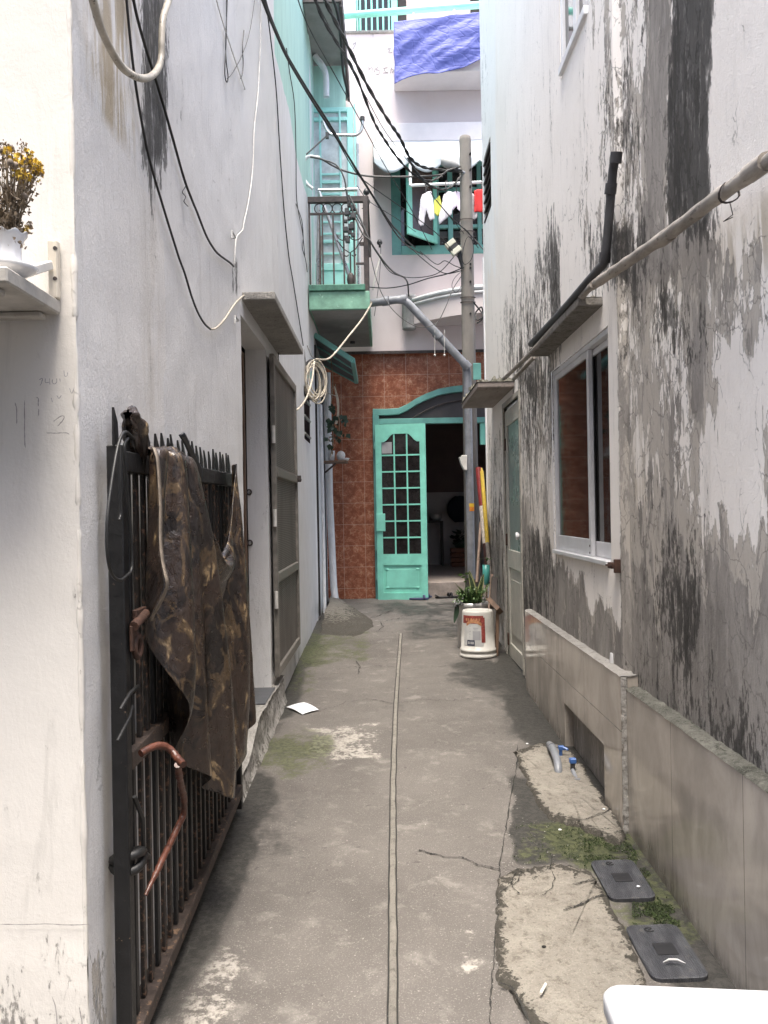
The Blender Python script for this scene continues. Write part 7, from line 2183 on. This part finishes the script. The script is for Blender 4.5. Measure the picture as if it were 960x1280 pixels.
b = MB(); b.tube(catmull([W(384, 432, 7.9), W(389, 444, 7.85), W(394, 449, 7.85)], 5), .005, 6); b.tube(catmull([W(380, 435, 7.9), W(382, 455, 7.85), W(384, 480, 7.8)], 5), .006, 6); b.build('tie', M['grey_cable'], co)
cable('cream cable running from the coil up to the corner of the green balcony', [(394, 449, 7.85), (409, 449, 7.95), (420, 440, 8.05), (436, 420, 8.15), (452, 400, 8.25), (463, 382, 8.3), (464, 377, 8.3)], .0095, 'cream_cable', name='slack_cable')
cable('cream cable end leading from the coil down to the mesh screen door', [(393, 452, 7.8), (390, 475, 7.6), (384, 495, 7.3), (376, 508, 7.0), (366, 516, 6.6)], .0085, 'cream_cable', name='slack_cable')
# brackets with curved pipe on the balcony
br = thing('mast_bracket', 'curved steel pipe bracket standing out from the balcony grille', 'bracket', W(424, 168, 8.6))
b = MB(); b.tube(catmull([W(404, 150, 8.5), W(407, 160, 8.5), W(414, 168, 8.5), W(430, 169, 8.5), W(444, 169, 8.5), W(451, 164, 8.5), W(453, 156, 8.5), W(453, 149, 8.5)], 6), .016, 8); b.build('pipe', M['steel'], br)
b = MB(); b.tube([W(453, 151, 8.5), W(453, 146, 8.5)], .024, 8); b.box(W(407, 170, 8.5).x, W(411, 170, 8.5).x, 8.48, 8.52, W(409, 173, 8.5).z, W(409, 166, 8.5).z); b.build('cap', M['box_dark'], br)
b = MB(); b.tube(catmull([W(400, 197, 8.4), W(385, 196, 8.4), W(379, 205, 8.4), W(379, 220, 8.4), W(384, 230, 8.4), W(391, 236, 8.4)], 6), .017, 8); b.build('hoop', M['pvc_white'], br)
b = MB(); b.tube([W(383, 193, 8.45), W(408, 170, 8.5)], .008, 6); b.build('stay', M['grey_cable'], br)
# aluminium poles standing in the balcony
ap = thing('aluminium_poles', 'bare steel tube frame standing inside the green balcony railing', 'tube frame', W(415, 356, 8.6))
b = MB(); b.tube([W(399, 238, 8.6), W(397, 357, 8.6)], .017, 8); b.tube([W(398, 238, 8.6), W(447, 237, 8.6)], .020, 8); b.tube([W(447, 180, 8.6), W(448, 357, 8.6)], .012, 8); b.build('frame', M['steel'], ap)
b = MB(); b.tube([W(399, 240, 8.55), W(441, 357, 8.5)], .019, 8); b.build('diagonal', M['steel'], ap)
b = MB(); b.tube([W(401, 295, 8.58), W(400, 357, 8.58)], .012, 8); b.build('rod', M['bamboo'], ap)
# cluster of cable clamps on the railing corner
b = MB()
for k in range(14):
    p = W(437 + 5 * sin(k * 1.9), 256 + k * 3.4, 8.33); s = rc.uniform(.018, .035); b.box(p.x - s, p.x + s * .8, p.y - s, p.y + s, p.z - s, p.z + s * .7)
tag(b.build('cable_clamps', M['box_dark'], bevel=.004), 'string of black cable clamps tied to the balcony railing', 'clamps')
for u, v, lab in ((458, 240, 'black cup insulator on a bent arm at the corner of the balcony railing'), (474.5, 303, 'small dark insulator on the pink wall above the leaning white tube')):
    c = W(u, v, 8.5 if u < 465 else 9.95); b = MB(); b.lathe([(.001, .03), (.02, .03), (.035, .0), (.03, -.02), (.012, -.03), (.012, -.06), (.001, -.06)], c, 12)
    if u < 465: b.tube(catmull([c + Vector((.0, 0, -.05)), c + Vector((.03, 0, -.1)), c + Vector((.0, 0, -.16)), c + Vector((-.05, 0, -.17))], 5), .006, 5)
    tag(b.build('insulator', M['box_dark']), lab, 'insulator', 'small insulators')
